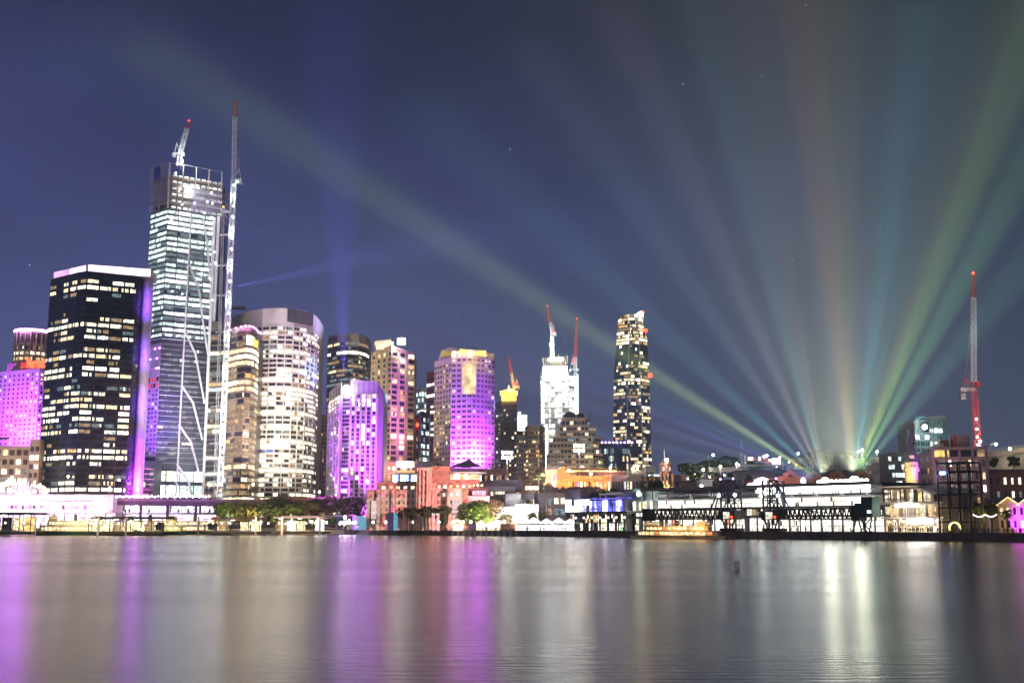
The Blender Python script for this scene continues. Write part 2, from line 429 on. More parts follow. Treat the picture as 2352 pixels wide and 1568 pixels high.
hz = bpy.data.materials.new('haze'); hz.use_nodes = True; t = hz.node_tree
for n_ in list(t.nodes):
    if n_.type == 'BSDF_PRINCIPLED': t.nodes.remove(n_)
pv = t.nodes.new('ShaderNodeVolumePrincipled'); pv.inputs['Color'].default_value = (.90, .94, 1, 1); pv.inputs['Density'].default_value = .00022
pv.inputs['Anisotropy'].default_value = 0.0
t.links.new(pv.outputs[0], [n_ for n_ in t.nodes if n_.type == 'OUTPUT_MATERIAL'][0].inputs['Volume'])
b = MB(); b.prism([(-2560, -260), (2560, -260), (2560, 2460), (-2560, 2460)], -2.6, 330, hz); tag(b.build('haze'), kind='stuff')

# ================================================================== TOWERS, LEFT
BEIGE = mat('beige_concrete', (.40, .32, .26), .8)
PALEC = mat('pale_concrete', (.58, .54, .50), .8, var=.10, scale=.08)
WHITEC = mat('white_concrete', (.66, .64, .62), .75, var=.08, scale=.1)
DARKC = mat('dark_cladding', (.030, .036, .062), .35, var=.3)
DARKB = mat('dark_bronze_cladding', (.10, .075, .06), .4, var=.3)
GREYC = mat('grey_concrete', (.28, .27, .27), .8)
TANC = mat('tan_concrete', (.56, .43, .27), .8, var=.12)
STEEL = mat('white_steel', (.72, .72, .74), .45, .1, var=.06)
GALV = mat('galvanised_steel', (.42, .42, .44), .5, .4)
REDST = mat('red_steel', (.55, .05, .035), .45)
ROOFM = mat('roof_membrane', (.10, .10, .11), .85)
OFFICE = [(GLASS, 4), (CREAM, 3), (WARM, 2), (WARMB, 1.2), (WARMD, 2.2), (COOLD, 1)]
HOMES = [(GLASS, 8), (WARM, 1.2), (AMBER, 1), (WARMD, 1.3), (COOLD, .6)]
def rowmix(seed, tables):
    r = random.Random(seed); memo = {}
    def f(i):
        if i not in memo: memo[i] = pick(tables, r)
        return memo[i]
    return f
BUSY = [(CREAM, 3.4), (WARMB, 2.2), (WARM, 2.2), (GLASS, 1.4), (WARMD, 1.8), (COOL, .7), (AMBER, .4)]
QUIET = [(GLASS, 10), (WARMD, 1.2), (COOLD, .8), (CREAM, .5)]
DEAD = [(GLASS, 24), (COOLD, 1.4), (WARMD, 1.4), (COOL, .3)]

# ---- hotel lit magenta, far left
def hotel_left():
    P, Z = corners([(-40, 858), (9, 853), (92, 846), (103, 849)], 2, 715)
    root = thing('hotel_tower', 'magenta-lit pale hotel slab with a red lettered sign on its roof box', 'hotel', (P[1].x, P[1].y, GZ))
    w = mat('hotel_white_render', (.72, .66, .68), .8, var=.07)
    b = MB(); b.prism(plan(P, 20), GZ, Z, w, ROOFM); b.build('wall', root)
    ws = grid(P[1], P[2], 40, Z - 2, 8, 21, .30, .42, [(GLASS, 7), (CREAM, 1.1), (WARM, 1)], rng)
    ws += grid(P[0], P[1], 40, Z - 2, 5, 21, .30, .42, [(GLASS, 7), (CREAM, 1.1), (WARM, 1)], rng) + grid(P[2], P[3], 40, Z - 2, 1, 21, .4, .5, [(AMBER, 3), (WARM, 2), (GLASS, 2)], rng)
    add_windows(root, ws)
    bx = [at(17, 834, 727), at(105, 827, 727)]; zt = bx[0].z
    b = MB(); b.slab(bx[0], bx[1], Vector((0, 14, 0)), Z - 1, zt, BEIGE); b.build('sign_box', root)
    s0 = at(60, 845, 726.5); s1 = at(103, 843, 726.5)
    text('Marriott', 6.8, REDS, root, at(61, 845, 726.2), (1, .02, 0), 'lettering', .035, .3, width=at(103, 845, 726.2).x - at(61, 845, 726.2).x)
    c = at(55, 839, 726.2); mb = MB()
    mb.prism([(c.x + 2.2 * math.cos(k * .3491), c.y - .3) for k in range(2)] and [(c.x - 2, c.y - .3), (c.x + 1.4, c.y - .3), (c.x + 1.4, c.y), (c.x - 2, c.y)], c.z - 2.0, c.z + 2.0, lit('dim_red_sign', (1, .06, .08), .8, 1, 1)); mb.build('emblem', root)
    for k, (u, y, e) in enumerate(((15, 690, 5.2), (48, 690, 6), (82, 690, 5.4))):
        p = at(u, 1034, 694); spot('floodlight', p, at(u, 970, 715), e * .55e5, (.44, .05, 1), 90, 1)
hotel_left()

# ---- round hotel tower with a ring of violet lamps
def round_tower():
    c = at(73, 800, 840); r = at(110, 800, 840).x - c.x; z1 = zat(766, 840); zp = zat(796, 840)
    root = thing('round_tower', 'beige cylindrical tower ringed with violet lamps at its rim', 'tower', (c.x, c.y, GZ))
    b = MB(); n = 40
    circ = [(c.x + r * math.cos(2 * math.pi * i / n), c.y + r * math.sin(2 * math.pi * i / n)) for i in range(n)]
    b.prism(circ, GZ, z1, BEIGE, ROOFM)
    for i in range(n):
        if i % 2 == 0:
            a = 2 * math.pi * i / n; p = Vector((c.x + (r + .3) * math.cos(a), c.y + (r + .3) * math.sin(a), GZ)); b.bar(p, p + Vector((0, 0, z1 - GZ)), .9, BEIGE)
    b.build('wall', root)
    fr = [i for i in range(n) if math.sin(2 * math.pi * (i + .5) / n) < .25]
    faces = [(circ[i], circ[(i + 1) % n]) for i in fr]
    f = rowmix(3, [(QUIET, 2), ([(AMBER, 3), (WARM, 3), (GLASS, 1)], 2), (BUSY, 1.2), (DEAD, 2)])
    ribbons(root, faces, GZ + 8, zp, 30, .5, 3, QUIET, rng, floor=f, clump=3, off=.05)
    b = MB()
    for (p0, p1) in faces[::1]:
        o = outward(p0, p1) * .1; b.face([Vector((*p0, zp + 1.5)) + o, Vector((*p1, zp + 1.5)) + o, Vector((*p1, z1 - 1.5)) + o, Vector((*p0, z1 - 1.5)) + o], DARKB)
    b.build('plant_louvre', root)
    for i in fr:
        b = MB(); a = 2 * math.pi * (i + .5) / n; b.ball((c.x + (r + .2) * math.cos(a), c.y + (r + .2) * math.sin(a), z1 + 1), 1.15, PURL, 6, 4); b.build('rim_lamp', root)
    lamp('rim_light', (c.x, c.y - r - 6, z1 + 4), 2e4, (.7, .35, 1), 2)
round_tower()

# ---- low stepped office
def low_office():
    root = thing('low_office', 'low brown stepped office block with bright punched windows, far left', 'office block', at(30, 1150, 660))
    p0, p1, p2 = at(-60, 1060, 655), at(66, 1060, 662), at(90, 1060, 662)
    z1, z2 = zat(1024, 660), zat(1008, 660)
    b = MB(); b.slab(p0, p1, Vector((0, 18, 0)), GZ, z1, BEIGE); b.slab(p1, p2, Vector((0, 18, 0)), GZ, z2, BEIGE)
    b.slab(at(67, 1, 661.4), at(92, 1, 661.4), Vector((0, .6, 0)), z2 + .02, z2 + 1.2, DARKB); b.slab(at(-60, 1, 654), at(67, 1, 661), Vector((0, .6, 0)), z1 + .02, z1 + .8, DARKB)
    b.build('wall', root)
    t = [(GLASS, 5), (CREAM, 2), (WARM, 1.5), (WARMB, 1.4), (COOLD, 1)]
    ws = grid(p0, p1, GZ + 3, z1 - 1, 8, 8, .68, .56, t, rng, (3, 1)) + grid(p1, p2, GZ + 3, z2 - 3, 2, 9, .72, .54, t, rng, (3, 1))
    add_windows(root, ws)
low_office()

# ---- dark faceted tower with a glowing crown and a violet fin
def dark_tower():
    P, Z = corners([(117, 641), (180, 625), (201, 622), (316, 627, 664), (328, 629, 670)], 2, 650)
    root = thing('office_tower', 'dark faceted glass office tower with a glowing white crown and violet edge fin', 'office tower', (P[2].x, P[2].y, GZ))
    pl = plan(P, 26)
    b = MB(); b.prism(pl, GZ, Z, DARKC, ROOFM)
    nf = 38; hf = (Z - 4 - GZ - 6) / nf
    for i in range(nf + 1):
        z = GZ + 6 + hf * i
        for a, c in zip(P[:-1], P[1:]):
            n = outward(a, c); b.slab(Vector(a) + n * .02, Vector(c) + n * .02, n * .16, z - .18, z + .18, GLASSB)
    b.build('wall', root)
    pats = [(BUSY, 3.4), ([(WARMB, 3), (CREAM, 2), (GLASS, 1.4)], 2), (QUIET, 4), (DEAD, 2), ([(GLASS, 2), (CREAM, 1), (WARM, 1), (WARMD, 1), (COOLD, 1)], 5)]
    f = rowmix(21, pats); ws = []
    z0, z1 = GZ + 6, Z - 4
    ws += grid(P[0], P[1], z0, z1, 4, nf, .86, .55, QUIET, rng, (4, 1), .1, .25, floor=f)
    ws += grid(P[1], P[2], z0, z1, 1, nf, .92, .55, QUIET, rng, (3, 1), .1, .15, floor=f)
    ws += grid(P[2], P[3], z0, z1, 4, nf, .87, .55, QUIET, rng, (6, 1), .1, .15, floor=f)
    ws += grid(P[3], P[4], z0, z1, 1, nf, .85, .5, DEAD, rng, (2, 1), .1, .15)
    add_windows(root, ws)
    # crown: set-back screen, its light put into glowing panels
    T = [at(124, 634, 676), at(198, 608, 657), at(203, 608, 655.5), at(347, 612, 668)]
    zt = T[1].z
    cm_ = mat('crown_panel', (.78, .74, .78), .7, var=.05)
    b = MB(); b.prism(plan([Vector((t_.x, t_.y, 0)) for t_ in T], 18), Z + .05, zt, cm_, ROOFM); b.build('crown', root)
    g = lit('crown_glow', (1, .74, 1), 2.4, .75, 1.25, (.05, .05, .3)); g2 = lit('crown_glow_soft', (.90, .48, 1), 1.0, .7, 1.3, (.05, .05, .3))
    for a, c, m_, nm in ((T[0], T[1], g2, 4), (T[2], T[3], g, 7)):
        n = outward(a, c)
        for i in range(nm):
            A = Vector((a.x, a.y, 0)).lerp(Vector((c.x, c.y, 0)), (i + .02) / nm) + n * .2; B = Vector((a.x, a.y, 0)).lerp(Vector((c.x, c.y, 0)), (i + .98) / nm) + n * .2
            mb = MB(); mb.face([A + Vector((0, 0, Z + .6)), B + Vector((0, 0, Z + .6)), B + Vector((0, 0, zt - .4)), A + Vector((0, 0, zt - .4))], m_ if not (m_ is g2 and i > 1) else g); mb.build('crown_glow_panel', root)
    # fin: a round-nosed column up the right edge
    fl, fr_ = at(327, 640, 671), at(346, 640, 671); w = fr_.x - fl.x; fm = mat('fin_render', (.60, .50, .66), .7, var=.05)
    mb = MB(); nn = 14; cx, cyy = (fl.x + fr_.x) / 2, fl.y + 2
    mb.prism([(cx + w / 2 * math.cos(math.pi + math.pi * i / nn), cyy + w / 2 * math.sin(math.pi + math.pi * i / nn)) for i in range(nn + 1)] + [(fr_.x, cyy + 4), (fl.x, cyy + 4)], GZ, zt - .3, fm); mb.build('fin', root)
    x = cx
    for z, e_, c_ in ((25, .5, (1, .10, .85)), (33, .35, (.62, .05, 1)), (50, .14, (.34, .04, 1)), (75, .12, (.26, .05, 1)), (105, .12, (.25, .06, 1)), (135, .13, (.28, .08, 1))):
        spot('floodlight', (x + 10, fl.y - 13, z - 2), (x + .5, fl.y, z), e_ * 2.4e5, c_, 84, 1)
dark_tower()

# ---- the unfinished glass tower with white braces
def glass_tower():
    P, Z = corners([(347, 491), (386, 478), (505, 497)], 1, 745)
    A, K, E = P
    root = thing('unfinished_tower', 'tallest glass office tower, still unfinished, white diagonal braces and scaffolded top', 'office tower', (K.x, K.y, GZ))
    d1 = (Vector((E.x, E.y, 0)) - Vector((K.x, K.y, 0)))
    b = MB(); b.prism(plan(P, 30), GZ, Z, DARKC, ROOFM); b.build('wall', root)
    zA, zB, zC, zD = zat(777, 745), zat(800, 745), zat(1062, 745), zat(1084, 745)
    bright = [(COOL, 5), (COOLB, 2.2), (COOLD, 1)]; dim = [(GLASS, 2.6), (COOLD, 2.6), (GLASSB, 2)]
    k4 = [(Vector((K.x, K.y, 0)) + d1 * f) for f in (0, .205, .455, .72, .93)]
    fr = [(k4[i] + d1 * .008, k4[i + 1] - d1 * .008) for i in range(4)]
    hb = lambda i: [(COOL, 6), (COOLB, 4)] if i in (1, 5, 9) else bright
    ribbons(root, fr, zA + 1, Z - .5, 24, .56, 1.6, bright, rng, floor=rowmix(5, [(bright, 6), ([(COOL, 3), (COOLD, 3)], 2), ([(COOLB, 4), (COOL, 2)], 2), ([(COOLD, 3), (GLASSB, 1)], 1)]), clump=5)
    ribbons(root, [(A, K)], zA + 1, Z - .5, 24, .60, 1.6, [(COOL, 2), (COOLD, 3)], rng, floor=rowmix(6, [([(COOL, 5), (COOLD, 2)], 6), ([(COOLD, 4), (WARM, 1)], 1)]), clump=4)
    ribbons(root, fr, zC + 1, zA - 5, 22, .5, 1.6, dim, rng, floor=rowmix(9, [(dim, 5), ([(GLASS, 3), (COOLD, 4), (CREAM, 1.2)], 2)]), clump=3)
    ribbons(root, fr, GZ + 2, zC - 4, 4, .72, 2.2, [(COOLB, 2), (CREAM, 2), (COOL, 3)], rng, name='lobby_glazing', clump=5)
    # slab edges
    b = MB()
    for i in range(25):
        z = zA + (Z - zA) * i / 24
        for a_, c_ in ((A, K), (K, E)):
            n = outward(a_, c_); b.slab(Vector(a_) + n * .02, Vector(c_) + n * .02, n * .35, z - .22, z + .22, STEEL if i in (0, 6, 12) else GALV)
    for i in range(24):
        z = zC + (zA - zC) * i / 24
        n = outward(K, E); b.slab(Vector(K) + n * .02, Vector(E) + n * .02, n * .3, z - .15, z + .15, STEEL if i in (3, 13) else GALV)
    b.build('slab_edge', root)
    # violet put into the side wall colour for the purple light its glass reflects
    zl0, zl1 = zC + 4, zA - 3; n = outward(A, K); pm = mat('reflection_panel', (.42, .34, .50), .35, var=.2)
    b = MB(); a_, c_ = Vector((A.x, A.y, 0)) + n * .1, Vector((K.x, K.y, 0)) + n * .1
    b.slab(a_, c_, n * .2, zl0, zl1, pm); b.build('reflection_panel', root)
    ws = grid(a_ + n * .2, c_ + n * .2, zl0 + 1, zl1 - 30, 5, 15, .5, .45, [(PURW, 1), (GLASS, 8), (CREAM, 1.1)], rng, (1, 1), .05)
    ws += grid(a_ + n * .2, c_ + n * .2, zl1 - 30, zl1 - 22, 6, 2, .8, .7, [(REDW, 6), (GLASS, 1)], rng, (2, 1), .05)  # red panes put in for a red sign reflected in the glass
    ws += grid(a_ + n * .2, c_ + n * .2, zl1 - 20, zl1, 8, 3, .7, .16, [(PURL, 1), (PURW, 3)], rng, (2, 1), .05)
    add_windows(root, ws, 'window')
    # poles and braces on the front face, from the roof-line down
    no = outward(K, E)
    def onface(u, v):
        k = at(u, v, 1).x
        p = Vector((K.x, K.y)) + Vector((no.x, no.y)) * .8; dd = Vector((E.x - K.x, E.y - K.y)).normalized()
        s = (k * p.y - p.x) / (dd.x - k * dd.y); p = p + dd * s
        for _ in range(4):
            k = at(u, v, p.y).x / p.y; s = (k * p.y - p.x) / (dd.x - k * dd.y); p = p + dd * s
        return at(u, v, p.y)
    for (ua, va, ub, vb, w_) in ((439, 492, 404, 1146, .9), (493, 505, 467, 1147, 2.0), (503, 498, 472, 1147, 2.0)):
        b = MB(); b.bar(onface(ua, va), onface(ub, vb), w_, STEEL); b.build('pole', root)
    for chain in (((467, 501), (476, 560), (485, 662)), ((435, 608), (458, 669), (465, 730), (478, 815)), ((424, 761), (449, 812), (470, 926)), ((417, 884), (444, 926), (465, 1010)), ((411, 975), (439, 1016), (459, 1093)), ((406, 1065), (433, 1105), (441, 1136))):
        b = MB()
        for p_, q_ in zip(chain[:-1], chain[1:]): b.bar(onface(*p_), onface(*q_), 1.15, STEEL)
        b.build('brace', root)
    # scaffolded top storeys
    zT = zat(374, 745); back = Vector((0, 22, 0)); nfl = 6; sm_ = mat('formwork', (.50, .40, .32), .8); core = mat('lift_core', (.55, .52, .48), .8)
    kx, ex, ax = Vector((K.x, K.y, 0)), Vector((E.x, E.y, 0)), Vector((A.x, A.y, 0))
    for i in range(nfl):
        z = Z + (zat(405, 745) - Z) * i / (nfl - 1) + .4
        b = MB(); b.prism([tuple((ax + Vector((1, 1, 0)))[:2]), tuple((kx + Vector((.6, 1, 0)))[:2]), tuple((ex + Vector((-.6, 1, 0)))[:2]), tuple((ex + back)[:2]), tuple((ax + back)[:2])], z, z + .5, sm_); b.build('floor_slab', root)
    b = MB(); b.slab(kx + (ex - kx) * .25 + Vector((0, 9, 0)), kx + (ex - kx) * .8 + Vector((0, 9, 0)), Vector((0, 10, 0)), Z, zat(412, 745), core); b.build('lift_core', root)
    b = MB()
    for (p_, q_, top, nn_) in ((kx, ex, zT, 4), (ax, kx, zT, 2)):
        n = outward(p_, q_) * .6
        for i in range(nn_ + 1):
            o = p_ + (q_ - p_) * (i / nn_) + n; b.bar(o + Vector((0, 0, Z)), o + Vector((0, 0, top)), .55, sm_ if i % 2 else GALV)
        for z in (zT, zT - 9.5, zT - 19, zT - 26): b.bar(p_ + n + Vector((0, 0, z)), q_ + n + Vector((0, 0, z)), .35, GALV)
        for i in range(16):
            o = p_ + (q_ - p_) * (i / 16) + n * .8; b.bar(o + Vector((0, 0, Z + 3)), o + Vector((0, 0, zT - 12)), .16, GALV)
        for i in range(10): b.bar(p_ + n * .8 + Vector((0, 0, Z + 3 + i * 2.1)), q_ + n * .8 + Vector((0, 0, Z + 3 + i * 2.1)), .14, GALV)
    b.build('scaffold', root)
    net = mat('safety_net', (.36, .32, .50), .9, var=.3, alpha=.34); bnet = mat('blue_net', (.08, .09, .5), .9, var=.3, alpha=.7)
    b = MB(); n = outward(ax, kx)
    a2 = ax - (kx - ax).normalized() * 1.0 + n * 2; b.slab(a2, kx + n * 2, n * .3, zat(462, 745), zT + 1, net); b.build('safety_net', root)
    n = outward(kx, ex)
    b = MB(); b.slab(kx + (ex - kx) * .42 + n, ex + n, n * .2, zat(478, 745), zat(424, 745), net); b.build('safety_net', root)
    b = MB(); b.slab(ax + (kx - ax) * .3 + outward(ax, kx) * 2.5, ax + (kx - ax) * .62 + outward(ax, kx) * 2.5, outward(ax, kx) * .2, zT - 10, zT - 1, bnet); b.slab(kx + (ex - kx) * .05 + Vector((0, 12, 0)), ex + Vector((0, 12, 0)), Vector((0, .3, 0)), zT - 12, zT - 7, bnet); b.build('blue_net', root)
    strip = lit('slab_light', (.97, 1, .95), 1.2, .25, 1.7, (.12, .12, .5))
    for i in range(nfl):
        z = Z + (zat(405, 745) - Z) * i / (nfl - 1) + .2; b = MB()
        for j in range(9):
            o = kx + (ex - kx) * (j / 9 + .02) + Vector((0, 5, 0)); b.slab(o, o + (ex - kx) * .08, Vector((0, .2, 0)), z + 1.4, z + 3.0, strip)
        b.build('work_light_strip', root)
    r = random.Random(4)
    for (u, v) in ((411, 439), (424, 424), (455, 432), (486, 443), (476, 464), (488, 467), (471, 491), (487, 500), (490, 502), (404, 398), (484, 556), (493, 580), (496, 605), (483, 640), (468, 620), (385, 498), (395, 505), (418, 470), (447, 467), (397, 670), (420, 676), (489, 690)):
        p = at(u, v, K.y + 6 if v < 480 else 0) if v < 480 else onface(u, v) + Vector((0, -1.4, 0)); b = MB(); b.ball(p, .62 if v < 480 else .5, WORK, 6, 4); b.build('work_lamp', root)
    lamp('work_light', at(430, 440, 752), 3e4, (.9, 1, .98), 3); lamp('work_light', at(478, 468, 732), 1.2e4, (1, 1, .95), 3)
    spot('floodlight', at(330, 1090, 700), at(358, 960, 755), 6e5, (.30, .02, 1), 40, 1)  # violet spots added for the fin light mirrored in this wall
    spot('floodlight', at(336, 1060, 690), at(352, 860, 755), 3e5, (.30, .03, 1), 36, 1)
    for u, v_, e_ in ((430, 1000, 4.5e5), (470, 900, 4.5e5), (440, 760, 3e5)):  # floods added in front to whiten the poles and braces
        p = at(u, v_, 640); spot('floodlight', (p.x, 640, 32), at(u, v_, 745), e_, (1, .97, 1), 64, 1)
    return K, E
KT, ET = glass_tower()

def podium():
    p0, p1 = at(325, 1100, 690), at(352, 1100, 700)
    root = thing('podium_block', 'dark banded low block between the violet fin and the unfinished tower', 'office block', (p0.x, p0.y, GZ))
    b = MB(); b.slab(p0, p1, Vector((0, 16, 0)), GZ, zat(1058, 695), DARKC)
    n = outward(p0, p1)
    for v in (1076, 1088, 1100, 1112, 1124, 1134): b.slab(p0 + n * .02, p1 + n * .02, n * .5, zat(v, 695) - .3, zat(v, 695) + .3, BEIGE)
    b.build('wall', root)
    add_windows(root, grid(p0, p1, GZ + 3, zat(1074, 695), 3, 5, .8, .4, [(GLASS, 3), (WARM, 2), (COOLD, 2), (WARMB, .6)], rng))
podium()

# ---- tower cranes
def crane(label, base, top, tip, mastw, jibw, nm, nj, m1, m2=None, split=.82, mm=None, back=None, beacon=True, t=.22, group=None, taper=.35):
    root = thing('tower_crane', label, 'crane', tuple(base), group)
    b = MB(); b.lattice(base, top, mastw, nm, mm or m1, t); b.build('mast', root)
    b = MB(); b.lattice(top, Vector(top).lerp(Vector(tip), .78), jibw, nj, m1, t, jibw, m2, split); b.lattice(Vector(top).lerp(Vector(tip), .78), tip, jibw, max(3, nj // 4), m2 or m1, t, jibw * taper); b.build('jib', root)
    d = Vector(back) if back else Vector((-jibw * 3, 0, 0))
    b = MB(); b.box(Vector(top) + d * .55 + Vector((0, 0, -.6)), (abs(d.x) * .9 + 2, jibw * 1.1, 1.5), GALV); b.box(Vector(top) + d + Vector((0, 0, -1.5)), (2.4, jibw, 2.8), GREYC); b.build('counterweight', root)
    b = MB(); a_ = Vector(top) + d * .7 + Vector((0, 0, jibw * 3.2)); b.bar(Vector(top) + d * .2, a_, .4, mm or m1); b.bar(Vector(top) + d, a_, .4, mm or m1); b.bar(a_, Vector(top).lerp(Vector(tip), .75), .14, GALV); b.build('a_frame', root)
    b = MB(); c = Vector(top) + Vector((jibw * .9, -.6, -1)); b.box(c, (1.8, 2, 2.2), mm or m1); b.build('cab', root)
    if beacon:
        b = MB(); b.ball(Vector(tip) + Vector((0, 0, .6)), .6, REDL, 8, 5); b.build('beacon', root)
    return root
cb, ct, cp = at(505, 1150, 735), at(537.5, 412, 735), at(540.5, 231, 735)
big = crane('very tall white tower crane standing beside the unfinished tower, lamps along its mast', cb, ct, cp, 2.9, 2.4, 60, 16, STEEL, REDST, 2, None, Vector((4.5, 0, 0)), False, .34)
for v in (487, 540, 610, 679, 763, 933, 1018, 1107):
    u = 537.5 + (505 - 537.5) * (v - 412) / (1150 - 412); p = at(u, v, 735); e_ = at(505 - 35 * (v - 497) / 650, v, ET.y)
    b = MB(); b.bar(p, e_, .7, STEEL); b.bar(p + Vector((0, 0, 1.5)), e_, .3, STEEL); b.build('wall_tie', big)
for i in range(30):
    v = 425 + i * 24.5; u = 537.5 + (505 - 537.5) * (v - 412) / (1150 - 412)
    b = MB(); b.ball(at(u + 1.2, v, 732.8), .55 if i % 3 else .75, WORK, 6, 4); b.build('mast_lamp', big)
for i in range(9):
    v = 450 + i * 80; u = 537.5 + (505 - 537.5) * (v - 412) / (1150 - 412); lamp('mast_light', at(u + 1, v, 730), 4e3, (.92, 1, .98), 1)
b = MB(); b.ball(at(545, 418, 733), .8, lit('green_lamp', (.4, 1, .75), 12, 1, 1), 6, 4); b.build('cab_lamp', big)
rc0, rc1, rc2 = at(412, 372, 752), at(414.5, 352, 752), at(434, 280, 752)
sc1 = crane('short white luffing crane with a red tip on the unfinished tower roof', rc0 - Vector((0, 0, 3)), rc1, rc2, 2.4, 2.3, 3, 9, STEEL, REDST, 2, None, Vector((-4, 0, 0)), True, .3)
b = MB(); b.ball(at(418, 371, 748), 1.1, WORK, 8, 5); b.build('work_lamp', sc1)
lamp('work_light', at(420, 366, 744), 1.6e4, (.9, 1, .98), 1)
hb0, hb1 = at(493, 1148, 737), at(513, 478, 737)
root = thing('builders_hoist', 'thin grey lattice hoist mast between the big crane and the unfinished tower', 'hoist', tuple(hb0))
b = MB(); b.lattice(hb0, hb1, 1.5, 70, GALV, .16); b.build('mast', root); b = MB(); b.box(at(497, 1130, 736), (2.2, 2, 3), STEEL); b.build('hoist_car', root); b = MB(); b.ball(hb1 + Vector((0, 0, .8)), .7, lit('amber_lamp', (1, .5, .08), 3, 1, 1), 6, 4); b.build('top_lamp', root)

# ---- olive glass block behind the hoist, brown rounded block, big round pale tower
def curved(name, label, cat, pts, vtop, zref, m, back=24):
    P = [Vector((at(u, vtop, Y).x, Y, 0)) for u, Y in pts]; Z = zat(vtop, zref)
    root = thing(name, label, cat, (P[len(P) // 2].x, P[len(P) // 2].y, GZ))
    return root, P, Z
def olive():
    root, P, Z = curved('office_block', 'olive glass office block half hidden behind the white crane mast', 'office block', [(486, 762), (533, 757)], 736, 757, DARKB)
    b = MB(); b.prism(plan(P, 20), GZ, Z, mat('olive_cladding', (.16, .14, .11), .5), ROOFM); b.build('wall', root)
    f = rowmix(31, [(BUSY, 1.6), (QUIET, 3), (DEAD, 2)])
    ribbons(root, [(P[0], P[1])], GZ + 6, Z - 6, 36, .6, 2.2, QUIET, rng, floor=f)
olive()
def brown():
    root, P, Z = curved('rounded_office', 'brown glass office block with a rounded corner and a pink-lit rim', 'office block', [(527, 742), (548, 731), (566, 726), (580, 729), (590, 738), (596, 752)], 762, 730, DARKB)
    b = MB(); b.prism(plan(P, 22), GZ, Z, DARKB, ROOFM)
    O_ = offs(P, .05)
    nf = 29
    for i in range(nf + 1):
        z = GZ + 4 + (Z - 6 - GZ) * i / nf
        for a_, c_ in zip(P[:-1], P[1:]):
            n = outward(a_, c_); b.slab(Vector(a_) + n * .02, Vector(c_) + n * .02, n * .3, z - .3, z + .3, mat('brown_spandrel', (.26, .17, .12), .5))
    b.build('wall', root)
    tb = [([(WARMD, 6), (GLASS, 2), (AMBER, .6)], 6), ([(WARMB, 2), (WARM, 2), (WARMD, 1)], 1.4), ([(GLASS, 3), (WARMD, 2), (CREAM, .8)], 2)]
    g = rowmix(8, tb)
    f = lambda i: [(WARMB, 4), (WARM, 3)] if i in (25, 26) else [(WARM, 4), (WARMB, 2), (WARMD, 1)] if i in (24, 20, 21) else g(i)
    ribbons(root, list(zip(P[:-1], P[1:])), GZ + 4, Z - 2, nf, .62, 1.5, QUIET, rng, floor=f, clump=5, off=.1)
    # rim: a low drum with pink lamps
    zt = zat(748, 730); Q_ = offs(P, -1.0)
    b = MB(); b.prism(plan(Q_, 18), Z + .05, zt, mat('rim_panel', (.5, .38, .42), .6)); b.build('rim', root)
    pk = lit('pink_lamp', (1, .42, .85), 5, 1, 1)
    for i in range(9):
        t_ = i / 8 * (len(P) - 1.001); k = int(t_); p = Q_[k].lerp(Q_[k + 1], t_ - k); n = outward(Q_[k], Q_[k + 1]); b = MB(); b.ball(p + n * .5 + Vector((0, 0, zt - .6)), .75, pk, 6, 4, .8); b.build('rim_lamp', root)
    lamp('rim_light', (P[2].x, P[2].y - 8, zt + 3), 1e4, (1, .4, .85), 1)
    n = outward(P[2], P[3]); o = Vector(P[2]) + n * .6
    b = MB(); b.slab(o, Vector(P[3]) + n * .6, n * .3, Z - 9, Z - 3, COOLB); b.build('lit_sign', root)
    n = outward(P[3], P[4]); b = MB(); b.slab(Vector(P[3]) + n * .6, Vector(P[4]) + n * .6, n * .3, Z - 9, Z - 5, lit('yellow_sign', (1, .8, .05), 2.2, 1, 1)); b.build('lit_sign', root)
brown()
